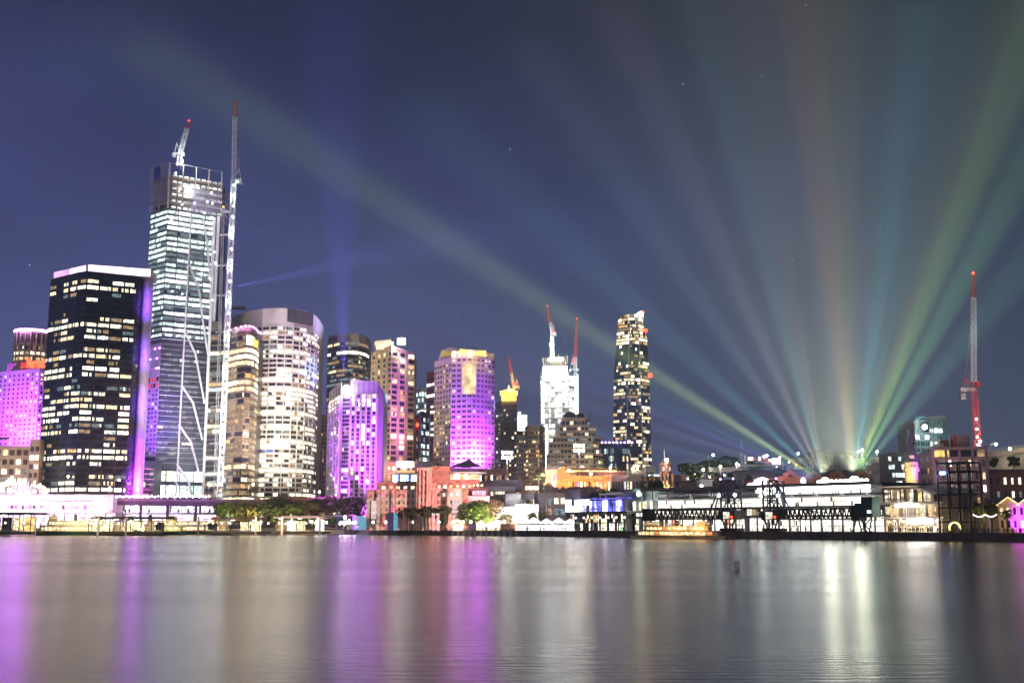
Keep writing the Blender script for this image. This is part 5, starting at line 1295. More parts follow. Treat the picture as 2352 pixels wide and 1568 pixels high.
for i, (u, Y, v, w_, zb, lab) in enumerate(((1585, 700, 1062, 1.4, 1100, 'broad hazy tree at the left end of the hill'), (1625, 720, 1056, 1.6, 1095, 'hazy rounded tree below the curved street lamp'), (1668, 730, 1046, 1.4, 1090, 'tallest hazy tree on the hill by the thin mast'), (1600, 640, 1082, 1.5, 1112, 'low dark tree above the terminal roof edge'), (1648, 640, 1085, 1.5, 1112, 'dark tree with a magenta glow above the first gantry'), (1690, 650, 1082, 1.3, 1110, 'dark tree right of the magenta glow'), (1731, 690, 1058, .9, 1085, 'bright yellow-green tree under the traffic gantry'), (1750, 720, 1062, 1.1, 1090, 'dark conifer-like tree beside the yellow-green one'), (1800, 700, 1068, 1.2, 1092, 'tree behind the first brick gable'))):
    tree('green' if 'yellow' in lab else 'dark', lab, u, Y, v, None, hg, 50 + i, w_, zat(zb, Y))
for u, v, Y, e, c_ in ((520, 1180, 614, 2e3, (1, .8, .4)), (630, 1186, 610, 2.5e3, (1, .76, .3)), (745, 1180, 604, 1.5e3, (1, .7, .4)), (1620, 1100, 640, 6e3, (.9, 1, .7)), (1585, 1095, 660, 5e3, (.8, 1, .8)), (1670, 1085, 690, 7e3, (.9, 1, .75)), (1235, 1105, 620, 1.5e3, (.8, .8, 1)), (590, 1188, 612, 2.5e3, (1, .75, .25)), (555, 1186, 616, 2.5e3, (1, .75, .3)), (660, 1190, 608, 2e3, (1, .72, .3)), (700, 1186, 600, 1.5e3, (1, .6, .3)), (1100, 1200, 538, 3e3, (.9, 1, .3)), (1140, 1196, 540, 3e3, (1, .85, .6)), (812, 1190, 620, 6e3, (.8, .2, 1)), (770, 1180, 640, 3e3, (.75, .9, .4)), (1731, 1085, 670, 4e3, (.9, 1, .4)), (1650, 1100, 625, 3e3, (1, .15, .7)), (726, 1180, 612, 1.2e3, (1, .1, .2))): lamp('tree_light', at(u, v, Y - 5), e * 4, c_, .5)

# small warm lamps added to brighten the wharves and the quay: one copied
wsrc = None; WL = []
rw = random.Random(21)
for i in range(34):
    u = 12 + i * 21.5 + 6 * rw.random(); Y = (516 if u < 70 else 523 if 204 < u < 372 else 547 if 470 < u < 596 else 555 if 632 < u < 742 else 566)
    if wsrc is None: wsrc = thing('added_wharf_lamp', 'added small warm wharf lamp', 'wharf lamp', (0, 0, 0), 'small warm lamps added along the wharves'); b = MB(); b.bar((0, 0, 0), (0, 0, 3.6), .12, DKSTEEL, 6); b.build('post', wsrc); b = MB(); b.ball((0, 0, 3.8), .42, lit('wharf_globe', (1, .84, .52), 9, 1, 1), 6, 4); b.build('globe', wsrc); o = wsrc
    else: o = copy_tree(wsrc)
    o['label'] = 'small warm added globe lamp standing ' + ('on the dark pier at the far left' if u < 70 else 'on the second wharf' if 204 < u < 372 else 'on the third wharf' if 470 < u < 596 else 'on the wharf with the pale oval roof' if 632 < u < 742 else 'on the quay edge between the wharves')
    o.location = (at(u, 1200, Y).x, Y - .3, 1.5 + .5 * rw.random())
for u in (100, 220, 340, 500, 580, 680): lamp('wharf_light', at(u, 1196, 512 if u < 400 else 540), 3.5e3, (1, .82, .48), .6)  # unseen spots added to brighten the wharves

# ================================================================== RED PROJECTED MUSEUM
PROJ = mat('museum_sandstone', (.50, .36, .30), .85, var=.12)
REDSTONE = mat('red_sandstone', (.34, .19, .15), .85)
def museum():
    root = thing('museum', 'sandstone museum washed with red projected line patterns, stepped central tower', 'museum', qp(930, 1204, 16) * 1)
    root.location = (at(930, 1, 548).x, 548, GZ)
    Y = 548
    def X(u, y=Y): return at(u, 1150, y).x
    b = MB(); sk = []
    def blk(u0, u1, v1, y, dep, m, v0=None, skew=0.):
        z0 = GZ if v0 is None else zat(v0, y); b.prism([(X(u0, y), y + skew), (X(u1, y), y), (X(u1, y), y + dep), (X(u0, y), y + dep + skew)], z0, zat(v1, y), m)
    blk(842, 909, 1124, 548, 18, PROJ); blk(909.2, 956, 1124.5, 550, 18, PROJ); blk(956.2, 990, 1073, 546, 16, PROJ); blk(990.2, 999, 1110, 548, 15, PROJ)
    blk(999.2, 1027, 1121, 549, 18, PROJ); blk(1027.2, 1060, 1120, 546, 18, PROJ)
    blk(866, 956, 1107, 556, 14, REDSTONE, 1124.4); blk(999.3, 1101, 1100.5, 554, 16, REDSTONE, 1121.2); blk(990.4, 1032, 1070, 552, 16, REDSTONE, 1110.2); blk(1060.3, 1075, 1119, 550, 16, REDSTONE)
    for u in (964, 972.5, 981.5): b.slab(Vector((X(u, 545.9) - .45, 545.9, 0)), Vector((X(u, 545.9) + .45, 545.9, 0)), Vector((0, -.7, 0)), GZ, zat(1080, 546), PROJ)
    for u in (874, 908, 957, 999, 1027): b.bar((X(u, 545.6), 545.6, GZ), (X(u, 545.6), 545.6, zat(1124, 546)), .5, REDSTONE)
    b.build('wall', root)
    dk = [(GLASS, 9), (DARKC, 3), (PURW, .5)]; lt = [(CREAM, 3), (WARM, 2), (WARMB, 2), (GLASS, .4)]
    def g(u0, u1, y, v0, v1, nc, nr, fw, fh, t, panes=(2, 1)):
        return grid((X(u0, y), y, 0), (X(u1, y), y, 0), zat(v0, y), zat(v1, y), nc, nr, fw, fh, t, rng, panes, .1, gap=.12)
    ws = g(846, 906, 548, 1177, 1130, 5, 3, .42, .5, dk) + g(911, 954, 550, 1177, 1130, 4, 3, .5, .5, dk) + g(1000, 1026, 549, 1177, 1128, 2, 3, .5, .5, [(CREAM, 1), (GLASS, 2)]) + g(1030, 1058, 546, 1177, 1126, 2, 3, .5, .45, [(GLASS, 3), (CREAM, 1)])
    ws += g(966, 985, 546, 1172, 1090, 3, 5, .42, .42, [(GLASS, 4), (CREAM, .5)], (1, 1))
    ws += g(846, 956, 547.8, 1203, 1178, 9, 1, .40, .92, dk) + g(1000, 1058, 545.8, 1203, 1178, 5, 1, .40, .9, [(GLASS, 2), (PURW, 1)])
    add_windows(root, ws)
    add_windows(root, g(872, 956, 556, 1122.5, 1116, 5, 1, .5, .9, lt) + g(1001, 1100, 554, 1121, 1113, 7, 1, .5, .9, lt), 'attic_window')
    # banners
    for u0, u1, v0, v1, y in ((853, 865, 1150, 1191, 547.6), (1039, 1053, 1147, 1177, 545.6), (1039, 1052, 1182, 1192, 545.6)):
        m_ = MB(); m_.slab(Vector((X(u0, y), y, 0)), Vector((X(u1, y), y, 0)), Vector((0, -.15, 0)), zat(v1, y), zat(v0, y), lit('projection_banner', (1, .72, .74), .75, .8, 1.2)); m_.build('banner', root)
    # rooftop glass rooms
    for u0, u1, vt, vb, y, m_, lm in ((901, 956, 1089, 1106, 560, [(COOLB, 2), (BLUEW, 1), (COOL, 2)], 9), (1005, 1101, 1087, 1103, 560, [(WARM, 6), (AMBER, 2), (WARMB, 1)], 18)):
        b = MB(); b.prism([(X(u0 - 8, y), y - 3), (X(u1 + (16 if u0 > 950 else 0), y), y - 3), (X(u1 + (16 if u0 > 950 else 0), y), y + 12), (X(u0 - 8, y), y + 12)], zat(vt, y), zat(vt, y) + .6, mat('pavilion_roof', (.5, .5, .56), .5)); b.prism([(X(u0, y), y), (X(u1, y), y), (X(u1, y), y + 9), (X(u0, y), y + 9)], zat(vb, y), zat(vt, y) - .01, DARKC); b.build('pavilion', root)
        add_windows(root, grid((X(u0, y), y, 0), (X(u1, y), y, 0), zat(vb, y) + .2, zat(vt, y) - .2, lm, 1, .9, .95, m_, rng), 'pavilion_glazing')
    b = MB(); b.ball((X(907, 557), 556, zat(1103, 557)), .9, lit('blue_white_lamp', (.7, .75, 1), 12, 1, 1), 8, 5); b.build('roof_lamp', root)
    # the projector on the terminal roof throws a line drawing: coloured gobo in the lamp itself
    pj = q(1450, 12); src = Vector((pj.x, pj.y, 24)); tg = Vector((X(930), 548, 19))
    o = spot('projector', src, tg, 1.9e6, (1, 1, 1), 34, .15, .08); l = o.data; l.use_nodes = True; t = l.node_tree; em = [n_ for n_ in t.nodes if n_.type == 'EMISSION'][0]
    tcn = t.nodes.new('ShaderNodeTexCoord'); vor = t.nodes.new('ShaderNodeTexVoronoi'); vor.distance = 'MANHATTAN'; vor.inputs['Scale'].default_value = 8.5; t.links.new(tcn.outputs['Normal'], vor.inputs['Vector'])
    fr = t.nodes.new('ShaderNodeMath'); fr.operation = 'MULTIPLY'; fr.inputs[1].default_value = 5; t.links.new(vor.outputs['Distance'], fr.inputs[0]); f2 = t.nodes.new('ShaderNodeMath'); f2.operation = 'FRACT'; t.links.new(fr.outputs[0], f2.inputs[0])
    cr = t.nodes.new('ShaderNodeValToRGB'); cr.color_ramp.interpolation = 'CONSTANT'; ramp(cr, [(0, (.95, .35, .34)), (.58, (.22, .04, .045)), (.80, (1, .47, .44))]); t.links.new(f2.outputs[0], cr.inputs[0])
    c3 = t.nodes.new('ShaderNodeValToRGB'); c3.color_ramp.interpolation = 'CONSTANT'; ramp(c3, [(0, (.95, .42, .40)), (.5, (.10, .46, .40)), (.78, (1, .66, .54))]); t.links.new(f2.outputs[0], c3.inputs[0])
    no = t.nodes.new('ShaderNodeTexNoise'); no.inputs['Scale'].default_value = 9; t.links.new(tcn.outputs['Normal'], no.inputs['Vector']); gt = t.nodes.new('ShaderNodeMath'); gt.operation = 'GREATER_THAN'; gt.inputs[1].default_value = .56; t.links.new(no.outputs[0], gt.inputs[0])
    mx_ = t.nodes.new('ShaderNodeMix'); mx_.data_type = 'RGBA'; t.links.new(gt.outputs[0], mx_.inputs[0]); t.links.new(cr.outputs[0], mx_.inputs[6]); t.links.new(c3.outputs[0], mx_.inputs[7]); t.links.new(mx_.outputs[2], em.inputs[0])
museum()
def cube_gallery():
    Y = 545
    root = thing('gallery_cubes', 'modern gallery of stacked white, grey and brown boxes beside the red museum', 'gallery', (at(1150, 1, Y).x, Y, GZ))
    wht = mat('gallery_white', (.78, .76, .78), .7, var=.05); gry = mat('gallery_grey', (.30, .29, .35), .6, var=.1); brn = mat('gallery_brown', (.12, .08, .08), .6); lgt = mat('gallery_light_grey', (.52, .50, .56), .6)
    def X(u, y): return at(u, 1150, y).x
    for nm, u0, u1, v0, v1, y, dep, m in (('brown_box', 1060.5, 1124, 1200, 1119, 556, 14, brn), ('white_box', 1074, 1124, 1162, 1138.5, 550, 5.8, wht), ('dark_box', 1116, 1200, 1127, 1101, 566, 14, gry), ('light_box', 1116, 1183, 1127.2, 1117, 560, 12, lgt), ('glazed_box', 1136, 1187, 1200, 1127.5, 557, 10, brn), ('grey_box', 1161, 1197, 1163, 1133, 548, 8, gry), ('pale_box', 1197.3, 1227, 1146, 1133, 551, 9, lgt), ('lower_box', 1110, 1185, 1202, 1163.2, 546, 10, wht), ('tall_white_box', 1183, 1237, 1202, 1157, 543, 12, wht), ('side_box', 1228, 1253, 1162, 1131, 556, 12, gry), ('end_box', 1237.4, 1256, 1200, 1162.4, 552, 12, brn)):
        b = MB(); b.prism([(X(u0, y), y + 1.5), (X(u1, y), y), (X(u1, y), y + dep), (X(u0, y), y + dep)], max(GZ, zat(v0, y)), zat(v1, y), m); b.build(nm, root)
    def g(u0, u1, y, v0, v1, nc, fw, fh, t): return grid((X(u0, y), y, 0), (X(u1, y), y - .6, 0), zat(v0, y), zat(v1, y), nc, 1, fw, fh, t, rng, (2, 1), .7)
    add_windows(root, g(1085, 1117, 555, 1137, 1126, 3, .94, .9, [(lit('pink_room', (1, .5, .7), 1.5, .3, 1.5), 1)]) + g(1138, 1160, 556, 1135, 1128, 4, .8, .9, [(WARM, 2), (CREAM, 2)]) + g(1198, 1226, 551, 1160, 1147, 3, .7, .9, [(GLASS, 1), (COOLD, 1)]) + g(1150, 1160, 556, 1157, 1143, 1, .9, .9, [(GLASS, 1)]) + g(1062, 1112, 555, 1117, 1112, 5, .5, .9, [(WARMB, 1)]))
    for u, e in ((1200, 2.2e4), (1235, 1.8e4), (1130, 6e3)): p = at(u, 1200, 535); spot('floodlight', (p.x, p.y - 6, 5), (p.x, 545, 9), e, (1, .98, .96), 140, 1)
cube_gallery()

# ---- small buildings of The Rocks behind
ORNG = mat('ochre_render', (.60, .36, .15), .8); PINKR = mat('pink_render', (.46, .32, .30), .8); BRICK = mat('red_brick', (.24, .085, .055), .85); BRICKD = mat('dark_brick', (.15, .075, .06), .85); SLATE = mat('slate_roof', (.06, .065, .085), .7)
def block(name, label, cat, u0, u1, v1, Y, m, nc=0, nr=0, fw=.5, fh=.5, table=HOMES, dep=14, roof=None, v0=None, extra=None, panes=(1, 1)):
    z0 = GZ if v0 is None else zat(v0, Y); a_, c_ = at(u0, 1100, Y), at(u1, 1100, Y); z1 = zat(v1, Y)
    root = thing(name, label, cat, (a_.x, Y, z0)); b = MB(); b.slab(a_, c_, Vector((0, dep, 0)), z0, z1, m); n = outward(a_, c_)
    b.slab(a_ + n * .02, c_ + n * .02, n * .3, z1 - .5, z1 + .3, m); b.build('wall', root)
    if roof: rb = MB(); rb.prism([(a_.x - .5, Y - .6), (c_.x + .5, Y - .6), (c_.x + .5, Y + dep), (a_.x - .5, Y + dep)], z1 + .32, z1 + .8, roof); rb.build('roof', root)
    if nc: add_windows(root, grid(a_, c_, z0 + .8 if v0 is None else z0 + .3, z1 - .8, nc, nr, fw, fh, table, rng, panes, .1))
    if extra: extra(root, a_, c_, z0, z1)
    return root
block('terrace_house', 'orange-lit block with a brown upper box below the tan apartments', 'building', 876, 955, 1062, 690, ORNG, 7, 7, .55, .4, [(GLASS, 4), (AMBER, 2), (WARM, 1), (WARMB, .5)], 16)
b = MB(); b.box(at(931, 1066, 686), (10, 1, 3.4), lit('white_billboard', (1, 1, .97), 5, 1, 1)); tag(b.build('lit_sign'), 'blank bright white sign on the orange block below the tan apartments', 'sign')
lamp('sign_light', at(931, 1066, 678), 3e3, (1, .95, .9), 1); lamp('street_light', at(905, 1085, 676), 4e3, (1, .5, .15), 1)
block('low_block', 'grey-brown low block between the teal glass block and the museum tower', 'building', 953, 1002, 1060, 680, GREYC, 5, 4, .6, .4, QUIET, 12)
def angular(root, a_, c_, z0, z1):
    b = MB(); w = c_.x - a_.x; y = a_.y
    b.face([(a_.x - 1, y - 1, z1 + .4), (a_.x + w * .55, y - 1, z1 + 5), (a_.x + w * .55, y + 10, z1 + 6), (a_.x, y + 10, z1 + 1)], mat('angled_roof', (.30, .24, .34), .6)); b.face([(a_.x + w * .55, y - 1, z1 + 5), (c_.x, y - 1, z1 + .8), (c_.x, y + 10, z1 + 1), (a_.x + w * .55, y + 10, z1 + 6)], mat('angled_roof', (.3, .24, .34), .6)); b.face([(a_.x - 1, y - 1, z1 + .4), (a_.x + w * .55, y - 1, z1 + 5), (c_.x, y - 1, z1 + .8)], DARKC); b.build('roof', root)
block('roof_pavilion', 'angular grey-roofed building in violet light at the foot of the arch-topped hotel', 'building', 1032, 1110, 1076, 660, mat('mauve_render', (.32, .22, .34), .8), 9, 3, .7, .4, [(GLASS, 3), (PURW, 1.2), (WARMD, 2), (COOLD, 1)], 14, None, None, angular)
block('terrace_building', 'brown balconied building with small warm lights right of the angular roof', 'building', 1100, 1166, 1078, 650, BRICKD, 10, 4, .6, .4, [(GLASS, 4), (WARMD, 3), (WARM, 1.2), (WARMB, .5)], 14)
block('warehouse', 'long low ochre-lit wall above the gallery cubes', 'building', 1140, 1216, 1108, 610, ORNG, 0, 0, dep=12, roof=SLATE)
block('brick_house', 'red brick block with violet-lit windows at the top of the street', 'building', 1254, 1292, 1079, 640, BRICK, 7, 4, .55, .5, [(PURW, 3), (GLASS, 3), (CREAM, .6)], 12)
def arcade(root, a_, c_, z0, z1):
    n = Vector((0, -1, 0))
    b = MB(); p0 = a_ + n * .3; b.prism([(a_.x - 1, a_.y - .4), (a_.x + 4.4, a_.y - .4), (a_.x + 4.4, a_.y + 4), (a_.x - 1, a_.y + 4)], GZ, z1 + 1.5, ORNG)
    pts = [(a_.x + 1.7 - 2.2 * math.cos(math.pi * i / 10), z1 + 1.5 + 2.0 * math.sin(math.pi * i / 10)) for i in range(11)]
    b.face([(x, a_.y - .4, z) for x, z in pts], ORNG); b.face([(x, a_.y + 2, z) for x, z in pts], ORNG)
    for i in range(10): b.face([(pts[i][0], a_.y - .4, pts[i][1]), (pts[i + 1][0], a_.y - .4, pts[i + 1][1]), (pts[i + 1][0], a_.y + 2, pts[i + 1][1]), (pts[i][0], a_.y + 2, pts[i][1])], ORNG)
    b.build('gable', root)
    b = MB(); b.slab(at(1315, 1, a_.y).xy.to_3d() + n * .32, c_ + n * .32, n * 1.2, zat(1102, a_.y) - .15, zat(1102, a_.y) + .15, ORNG); b.build('balcony', root)
block('orange_hotel', 'ochre building glowing orange under street light with a round gable', 'hotel', 1284, 1404, 1093, 590, ORNG, 13, 3, .42, .5, [(GLASS, 4), (WARM, 2), (WARMB, 1), (AMBER, 1.4), (PURW, .3)], 14, None, None, arcade)
for u in (1300, 1340, 1385): lamp('street_light', at(u, 1113, 578), 6e3, (1, .46, .10), .6)
block('low_gallery', 'long flat-roofed building with a glowing yellow clerestory behind the orange hotel', 'building', 1288, 1418, 1076, 640, BRICK, 26, 1, .92, .8, [(lit('clerestory', (1, .78, .28), 1.7, .5, 1.4), 4), (WARMB, .7)], 14, mat('yellow_lit_roof', (.45, .36, .14), .7), 1085)
block('brick_house', 'red-brown wall with a row of narrow white windows under the clerestory building', 'building', 1326, 1452, 1084, 628, BRICK, 24, 1, .3, .6, [(CREAM, 2), (WARMD, 2), (GLASS, 2)], 10, None, None)
block('office_block', 'pinkish three-storey block with blue-lit windows left of the clock tower', 'building', 1405, 1500, 1092, 575, PINKR, 14, 3, .55, .5, [(GLASS, 5), (CREAM, 1.4), (COOL, .7), (PURW, .8), (WARM, .8)], 14, None, None, None, (2, 1))
block('office_block', 'pinkish lower block just right of the clock tower', 'building', 1540, 1574, 1090, 580, PINKR, 3, 3, .7, .45, [(GLASS, 5), (COOLD, 1.5)], 12, None, None, None, (3, 1))
block('plant_tower', 'pale blank stair block left of the clock tower top', 'building', 1484, 1506, 1070, 600, PALEC, dep=10)
block('office_block', 'grey low office slab behind the clock tower', 'building', 1440, 1486, 1080, 620, GREYC, 5, 3, .6, .4, QUIET, 12)
b = MB(); p = at(1502, 1091, 572); b.box(p, (5.4, .6, .5), lit('blue_strip', (.6, .75, 1), 7, 1, 1)); tag(b.build('searchlight_bank'), 'bright bluish strip of searchlights on the roof left of the clock tower', 'lamp')
# clock tower
def clock_tower():
    Y = 560; a_, m_, c_ = at(1517, 1100, Y + 2), at(1533, 1100, Y - 3), at(1543, 1100, Y + 2); z1 = zat(1066, Y)
    root = thing('clock_tower', 'sandy square clock tower with open columns, pyramid frame and lamp', 'clock tower', (m_.x, Y, GZ))
    sm_ = mat('clock_stone', (.56, .38, .27), .8); b = MB(); pl = [tuple(a_[:2]), tuple(m_[:2]), tuple(c_[:2]), (c_.x - 4, Y + 8), (a_.x, Y + 8)]; zc = zat(1087, Y)
    b.prism(pl, zc, z1, sm_); b.prism([(x * 1.0, y) for x, y in pl], GZ, GZ + 4, sm_)
    for p_ in (a_, m_, c_, Vector((a_.x + 3.2, Y + 7.2, 0)), a_.lerp(m_, .5)): b.bar((p_.x + .3, p_.y + .5, GZ), (p_.x + .3, p_.y + .5, zc), 1.0, sm_)
    b.slab(a_ + Vector((.2, 3, 0)), c_ + Vector((-.4, 3, 0)), Vector((0, 3, 0)), GZ, zc, mat('shaft_dark', (.16, .12, .14), .7)); b.build('shaft', root)
    apex = Vector((m_.x - .6, Y + 2, zat(1052, Y))); r_ = MB()
    for p_ in (a_, m_, c_, Vector((a_.x, Y + 8, 0))): r_.bar((p_.x, p_.y, z1), apex, .35, sm_)
    r_.prism([(x, y) for x, y in offs([a_, m_, c_], .4)[0:3] and [tuple(o[:2]) for o in offs([a_, m_, c_], .4)] + [(c_.x, Y + 8), (a_.x, Y + 8)]], z1, z1 + .6, sm_); r_.build('roof_frame', root)
    b = MB(); b.bar(apex, (apex.x, apex.y, zat(1031, Y)), .25, STEEL); b.build('flagpole', root)
    b = MB(); b.ball((apex.x + .4, Y - 3, zat(1057, Y)), .95, lit('tower_lamp', (1, .95, .75), 16, 1, 1), 8, 5); b.build('lamp', root); lamp('tower_light', (apex.x, Y - 6, zat(1056, Y)), 3e3, (1, .93, .75), .6)
    for p_, q_, nm in ((a_, m_, 0), (m_, c_, 1)):
        n = outward(p_, q_); d = (q_ - p_).normalized(); ce = p_.lerp(q_, .5); zz = zat(1076.5, Y)
        fb = MB(); fb.slab(Vector((ce.x, ce.y, 0)) - d * 1.45 + n * .05, Vector((ce.x, ce.y, 0)) + d * 1.45 + n * .05, n * .1, zz - 2, zz + 2, mat('clock_panel', (.42, .16, .15), .7)); fc = fb.build('clock_face', root)
        k = MB(); o = Vector((ce.x, ce.y, zz)) + n * .2; k.face([o + d * 1.15 * math.cos(t_ * math.pi / 10) + Vector((0, 0, 1.15 * math.sin(t_ * math.pi / 10))) for t_ in range(20)], lit('dial_white', (1, .95, .92), .75, 1, 1)); k.build('dial', fc)
        k = MB(); o += n * .06; k.bar(o, o + Vector((0, 0, .8)) * -.55 + d * -.5, .12, DKSTEEL); k.bar(o, o + d * -.75 + Vector((0, 0, .28)), .12, DKSTEEL); k.build('hand', fc)
    lamp('street_light', at(1530, 1112, 548), 6e3, (1, .62, .34), .6)
clock_tower()
# gabled cottages and warehouses near the galleries
def gable_house(name, label, u0, u1, vw, vp, Y, m, dep=10, win=2, table=None, roof=SLATE, v0=None, nr=1, cat='cottage', trim=None):
    a_, c_ = at(u0, 1150, Y), at(u1, 1150, Y); z0 = GZ if v0 is None else zat(v0, Y); zw, zp = zat(vw, Y), zat(vp, Y); mx_ = (a_.x + c_.x) / 2
    root = thing(name, label, cat, (mx_, Y, z0)); b = MB(); b.slab(a_, c_, Vector((0, dep, 0)), z0, zw, m); b.face([(a_.x, Y, zw), (c_.x, Y, zw), (mx_, Y, zp)], m); b.face([(c_.x, Y + dep, zw), (a_.x, Y + dep, zw), (mx_, Y + dep, zp)], m); b.build('wall', root)
    r_ = MB()
    for p_, s_ in ((a_, -1), (c_, 1)):
        e = Vector((p_.x + s_ * .6, 0, zw - .3)); k = Vector((mx_, 0, zp + .05)); r_.face([(e.x, Y - .5, e.z), (k.x, Y - .5, k.z), (k.x, Y + dep, k.z), (e.x, Y + dep, e.z)], roof); r_.face([(e.x, Y - .5, e.z + .3), (k.x, Y - .5, k.z + .3), (k.x, Y + dep, k.z + .3), (e.x, Y + dep, e.z + .3)], roof); r_.bar((e.x, Y - .5, e.z + .15), (k.x, Y - .5, k.z + .15), .35, trim or roof)
    r_.build('roof', root)
    if win: add_windows(root, grid(a_, c_, z0 + .8, zw, win, nr, .4, .55, table or HOMES, rng, (1, 1), .1))
    return root
gg = 'small gabled sandstone houses'
gable_house('cottage', 'small gabled stone cottage with a lit verandah above the gallery cubes', 1214, 1232, 1123, 1114, 585, PALEC, 10, 1, [(WARM, 1)])
gable_house('cottage', 'grey gabled house with a dark slate roof left of the little gables', 1251, 1272, 1122, 1106, 575, GREYC, 14, 0)
for i, u in enumerate((1271, 1286, 1302, 1318)): gable_house('stone_terrace', ('first', 'second', 'third', 'last')[i] + ' of four brown stone gables, counting from the grey slate house', u, u + 14, 1127, 1117.5, 560 + i, BRICKD, 10, 1, [(AMBER, 1), (GLASS, 2)], group if False else SLATE)
block('stone_store', 'brown stone store with arched lit windows below the orange hotel', 'building', 1314, 1360, 1121, 566, BRICKD, 3, 1, .10, .5, [(WARM, 1)], 10, SLATE)
b = MB(); p = at(1222, 1120, 580); b.box(p, (6.5, .5, 1.6), WARMB); tag(b.build('verandah_light'), 'bright warm verandah strip beside the small stone cottage', 'lamp')
block('brick_warehouse', 'grey-brown brick warehouse with paired pale windows left of the event screens', 'building', 1255, 1300, 1133, 530, mat('grey_brick', (.30, .24, .24), .85), 3, 3, .66, .55, [(CREAM, 1.2), (COOLD, 2), (WARM, .8), (WARMD, 1)], 12, None, None, None, (2, 1))

# ================================================================== CRUISE TERMINAL
def strip(mb, u0, u1, t0, t1, z0, z1, m):
    "block along the quay between picture columns u0 and u1, from t0 to t1 metres inland"
    a0, a1, b0, b1 = q(u0, t0), q(u1, t0), q(u0, t1), q(u1, t1); d = QD
    b0 = a0 + QN * (t1 - t0); b1 = a1 + QN * (t1 - t0)
    mb.prism([tuple(a0), tuple(a1), tuple(b1), tuple(b0)], z0, z1, m)
WARMHALL = lit('hall_light', (1, .94, .82), 2.5, .45, 1.5, (.25, .25, .5)); CANOPY = mat('terminal_roof', (.10, .10, .115), .5); GLOW = lit('gallery_light', (.98, 1, .86), 3.2, .55, 1.4, (.2, .2, .5))
def Zt(v, u, t): return at(u, v, q(u, t).y).z
def terminal():
    o = q(1500, 14); root = thing('cruise_terminal', 'long glass cruise terminal with bright galleries under a dark roof', 'terminal', (o.x, o.y, GZ))
    T = 14.; zg0, zg1 = 11.0, 14.4; zr = 18.0
    b = MB(); strip(b, 1430, 2030, T + 5, T + 34, GZ, zr - .1, mat('terminal_core', (.30, .28, .28), .7)); b.build('core', root)
    b = MB(); strip(b, 1424, 2012, T - 5, T + 36, zr, zr + .45, CANOPY); strip(b, 1424, 2012, T - 5.2, T - 4.6, zr - .5, zr + .6, CANOPY); b.build('roof', root)
    b = MB(); strip(b, 1512, 2030, T - 3, T + 5, zg1 - .02, zg1 + .5, DKSTEEL); strip(b, 1512, 2030, T - 3, T + 5, zg0 - .6, zg0, DKSTEEL); strip(b, 1440, 2030, T - 3, T + 5, 7.3, 7.9, DKSTEEL); b.build('floor_edge', root)
    n = -QN
    def fac(u0, u1, t, z0, z1, nc, nr, fw, fh, tb, panes, nm, most=100, ss=None):
        add_windows(root, grid((*q(u0, t), 0), (*q(u1, t), 0), z0, z1, nc, nr, fw, fh, tb, rng, panes, .05, .12, gap=.12), nm, most)
    mull = lit('mauve_glass', (.30, .26, .42), .16, .5, 1.5)
    fac(1505, 1740, T + 4.8, zg1 + .8, zr - .4, 44, 1, .93, .95, [(mull, 3), (GLASS, 2), (COOLD, .4)], (2, 3), 'upper_glazing')
    fac(1740, 2010, T + 4.8, zg1 + .8, zr - .4, 40, 1, .93, .95, [(GLOW, 3), (mull, 1), (COOLB, 2)], (2, 2), 'upper_glazing')
    fac(1512, 2010, T + 4.0, zg0, zg1 - .3, 60, 1, .93, .96, [(GLOW, 6), (WARMHALL, 3)], (2, 2), 'gallery_glazing')
    fac(1440, 2030, T + 4.6, 8.0, zg0 - .7, 46, 1, .93, .92, [(WARMHALL, 3), (CREAM, 2), (GLASS, 1.0), (WARMD, 1.5)], (2, 1), 'mezzanine_glazing')
    fac(1440, 1790, T + 4.4, GZ + .2, 7.2, 34, 1, .92, .96, [(WARMHALL, 3), (CREAM, 2), (SHOPW, 1), (GLASS, .8), (lit('green_display', (.3, 1, .5), 1, .3, 1.6), .25), (lit('red_display', (1, .3, .2), 1, .3, 1.6), .3)], (3, 2), 'hall_glazing')
    fac(1790, 2030, T + 4.4, GZ + .2, 9.8, 26, 1, .92, .97, [(GLOW, 4), (WARMHALL, 3), (CREAM, 1)], (3, 4), 'hall_glazing')
    for i in range(24):
        u = 1445 + i * 24.5; p = q(u, T - 2.6); b = MB(); b.bar((p.x, p.y, GZ), (p.x, p.y, 7.3), .55, DKSTEEL); b.bar((p.x, p.y, 7.9), (p.x, p.y, zg0 - .6), .4, DKSTEEL); b.build('column', root)
    b = MB(); k = 90
    for zz in (7.9, zg0, zg1 + .5):
        for i in range(k):
            p = q(1512 + 515 * i / k, T - 2.9); b.bar((p.x, p.y, zz), (p.x, p.y, zz + 1.1), .07, STEEL)
        p0, p1 = q(1512, T - 2.9), q(2027, T - 2.9); b.bar((*p0, zz + 1.1), (*p1, zz + 1.1), .1, STEEL)
    b.build('balustrade', root)
    for i in range(26):
        u = 1742 + i * 8.2; p = q(u, T - 2); b = MB(); b.ball((p.x, p.y, zr - 1.6), .62, WORK, 6, 4); b.build('gallery_lamp', root)
    b = MB(); strip(b, 1742, 2000, T - 4.2, T - 3.6, zr - .9, zr - .55, lit('soffit_strip', (1, 1, .96), 7, 1, 1)); b.build('soffit_lamp', root)
    for i in range(9): p = q(1530 + i * 58, T - 3.5); lamp('gallery_light', (p.x, p.y, zg1 - .5), 1.5e3, (1, .92, .78), .6)
    for i in range(8): p = q(1480 + i * 72, 7); lamp('quay_light', (p.x, p.y, 7.0), 2.2e3, (1, .9, .72), .5)
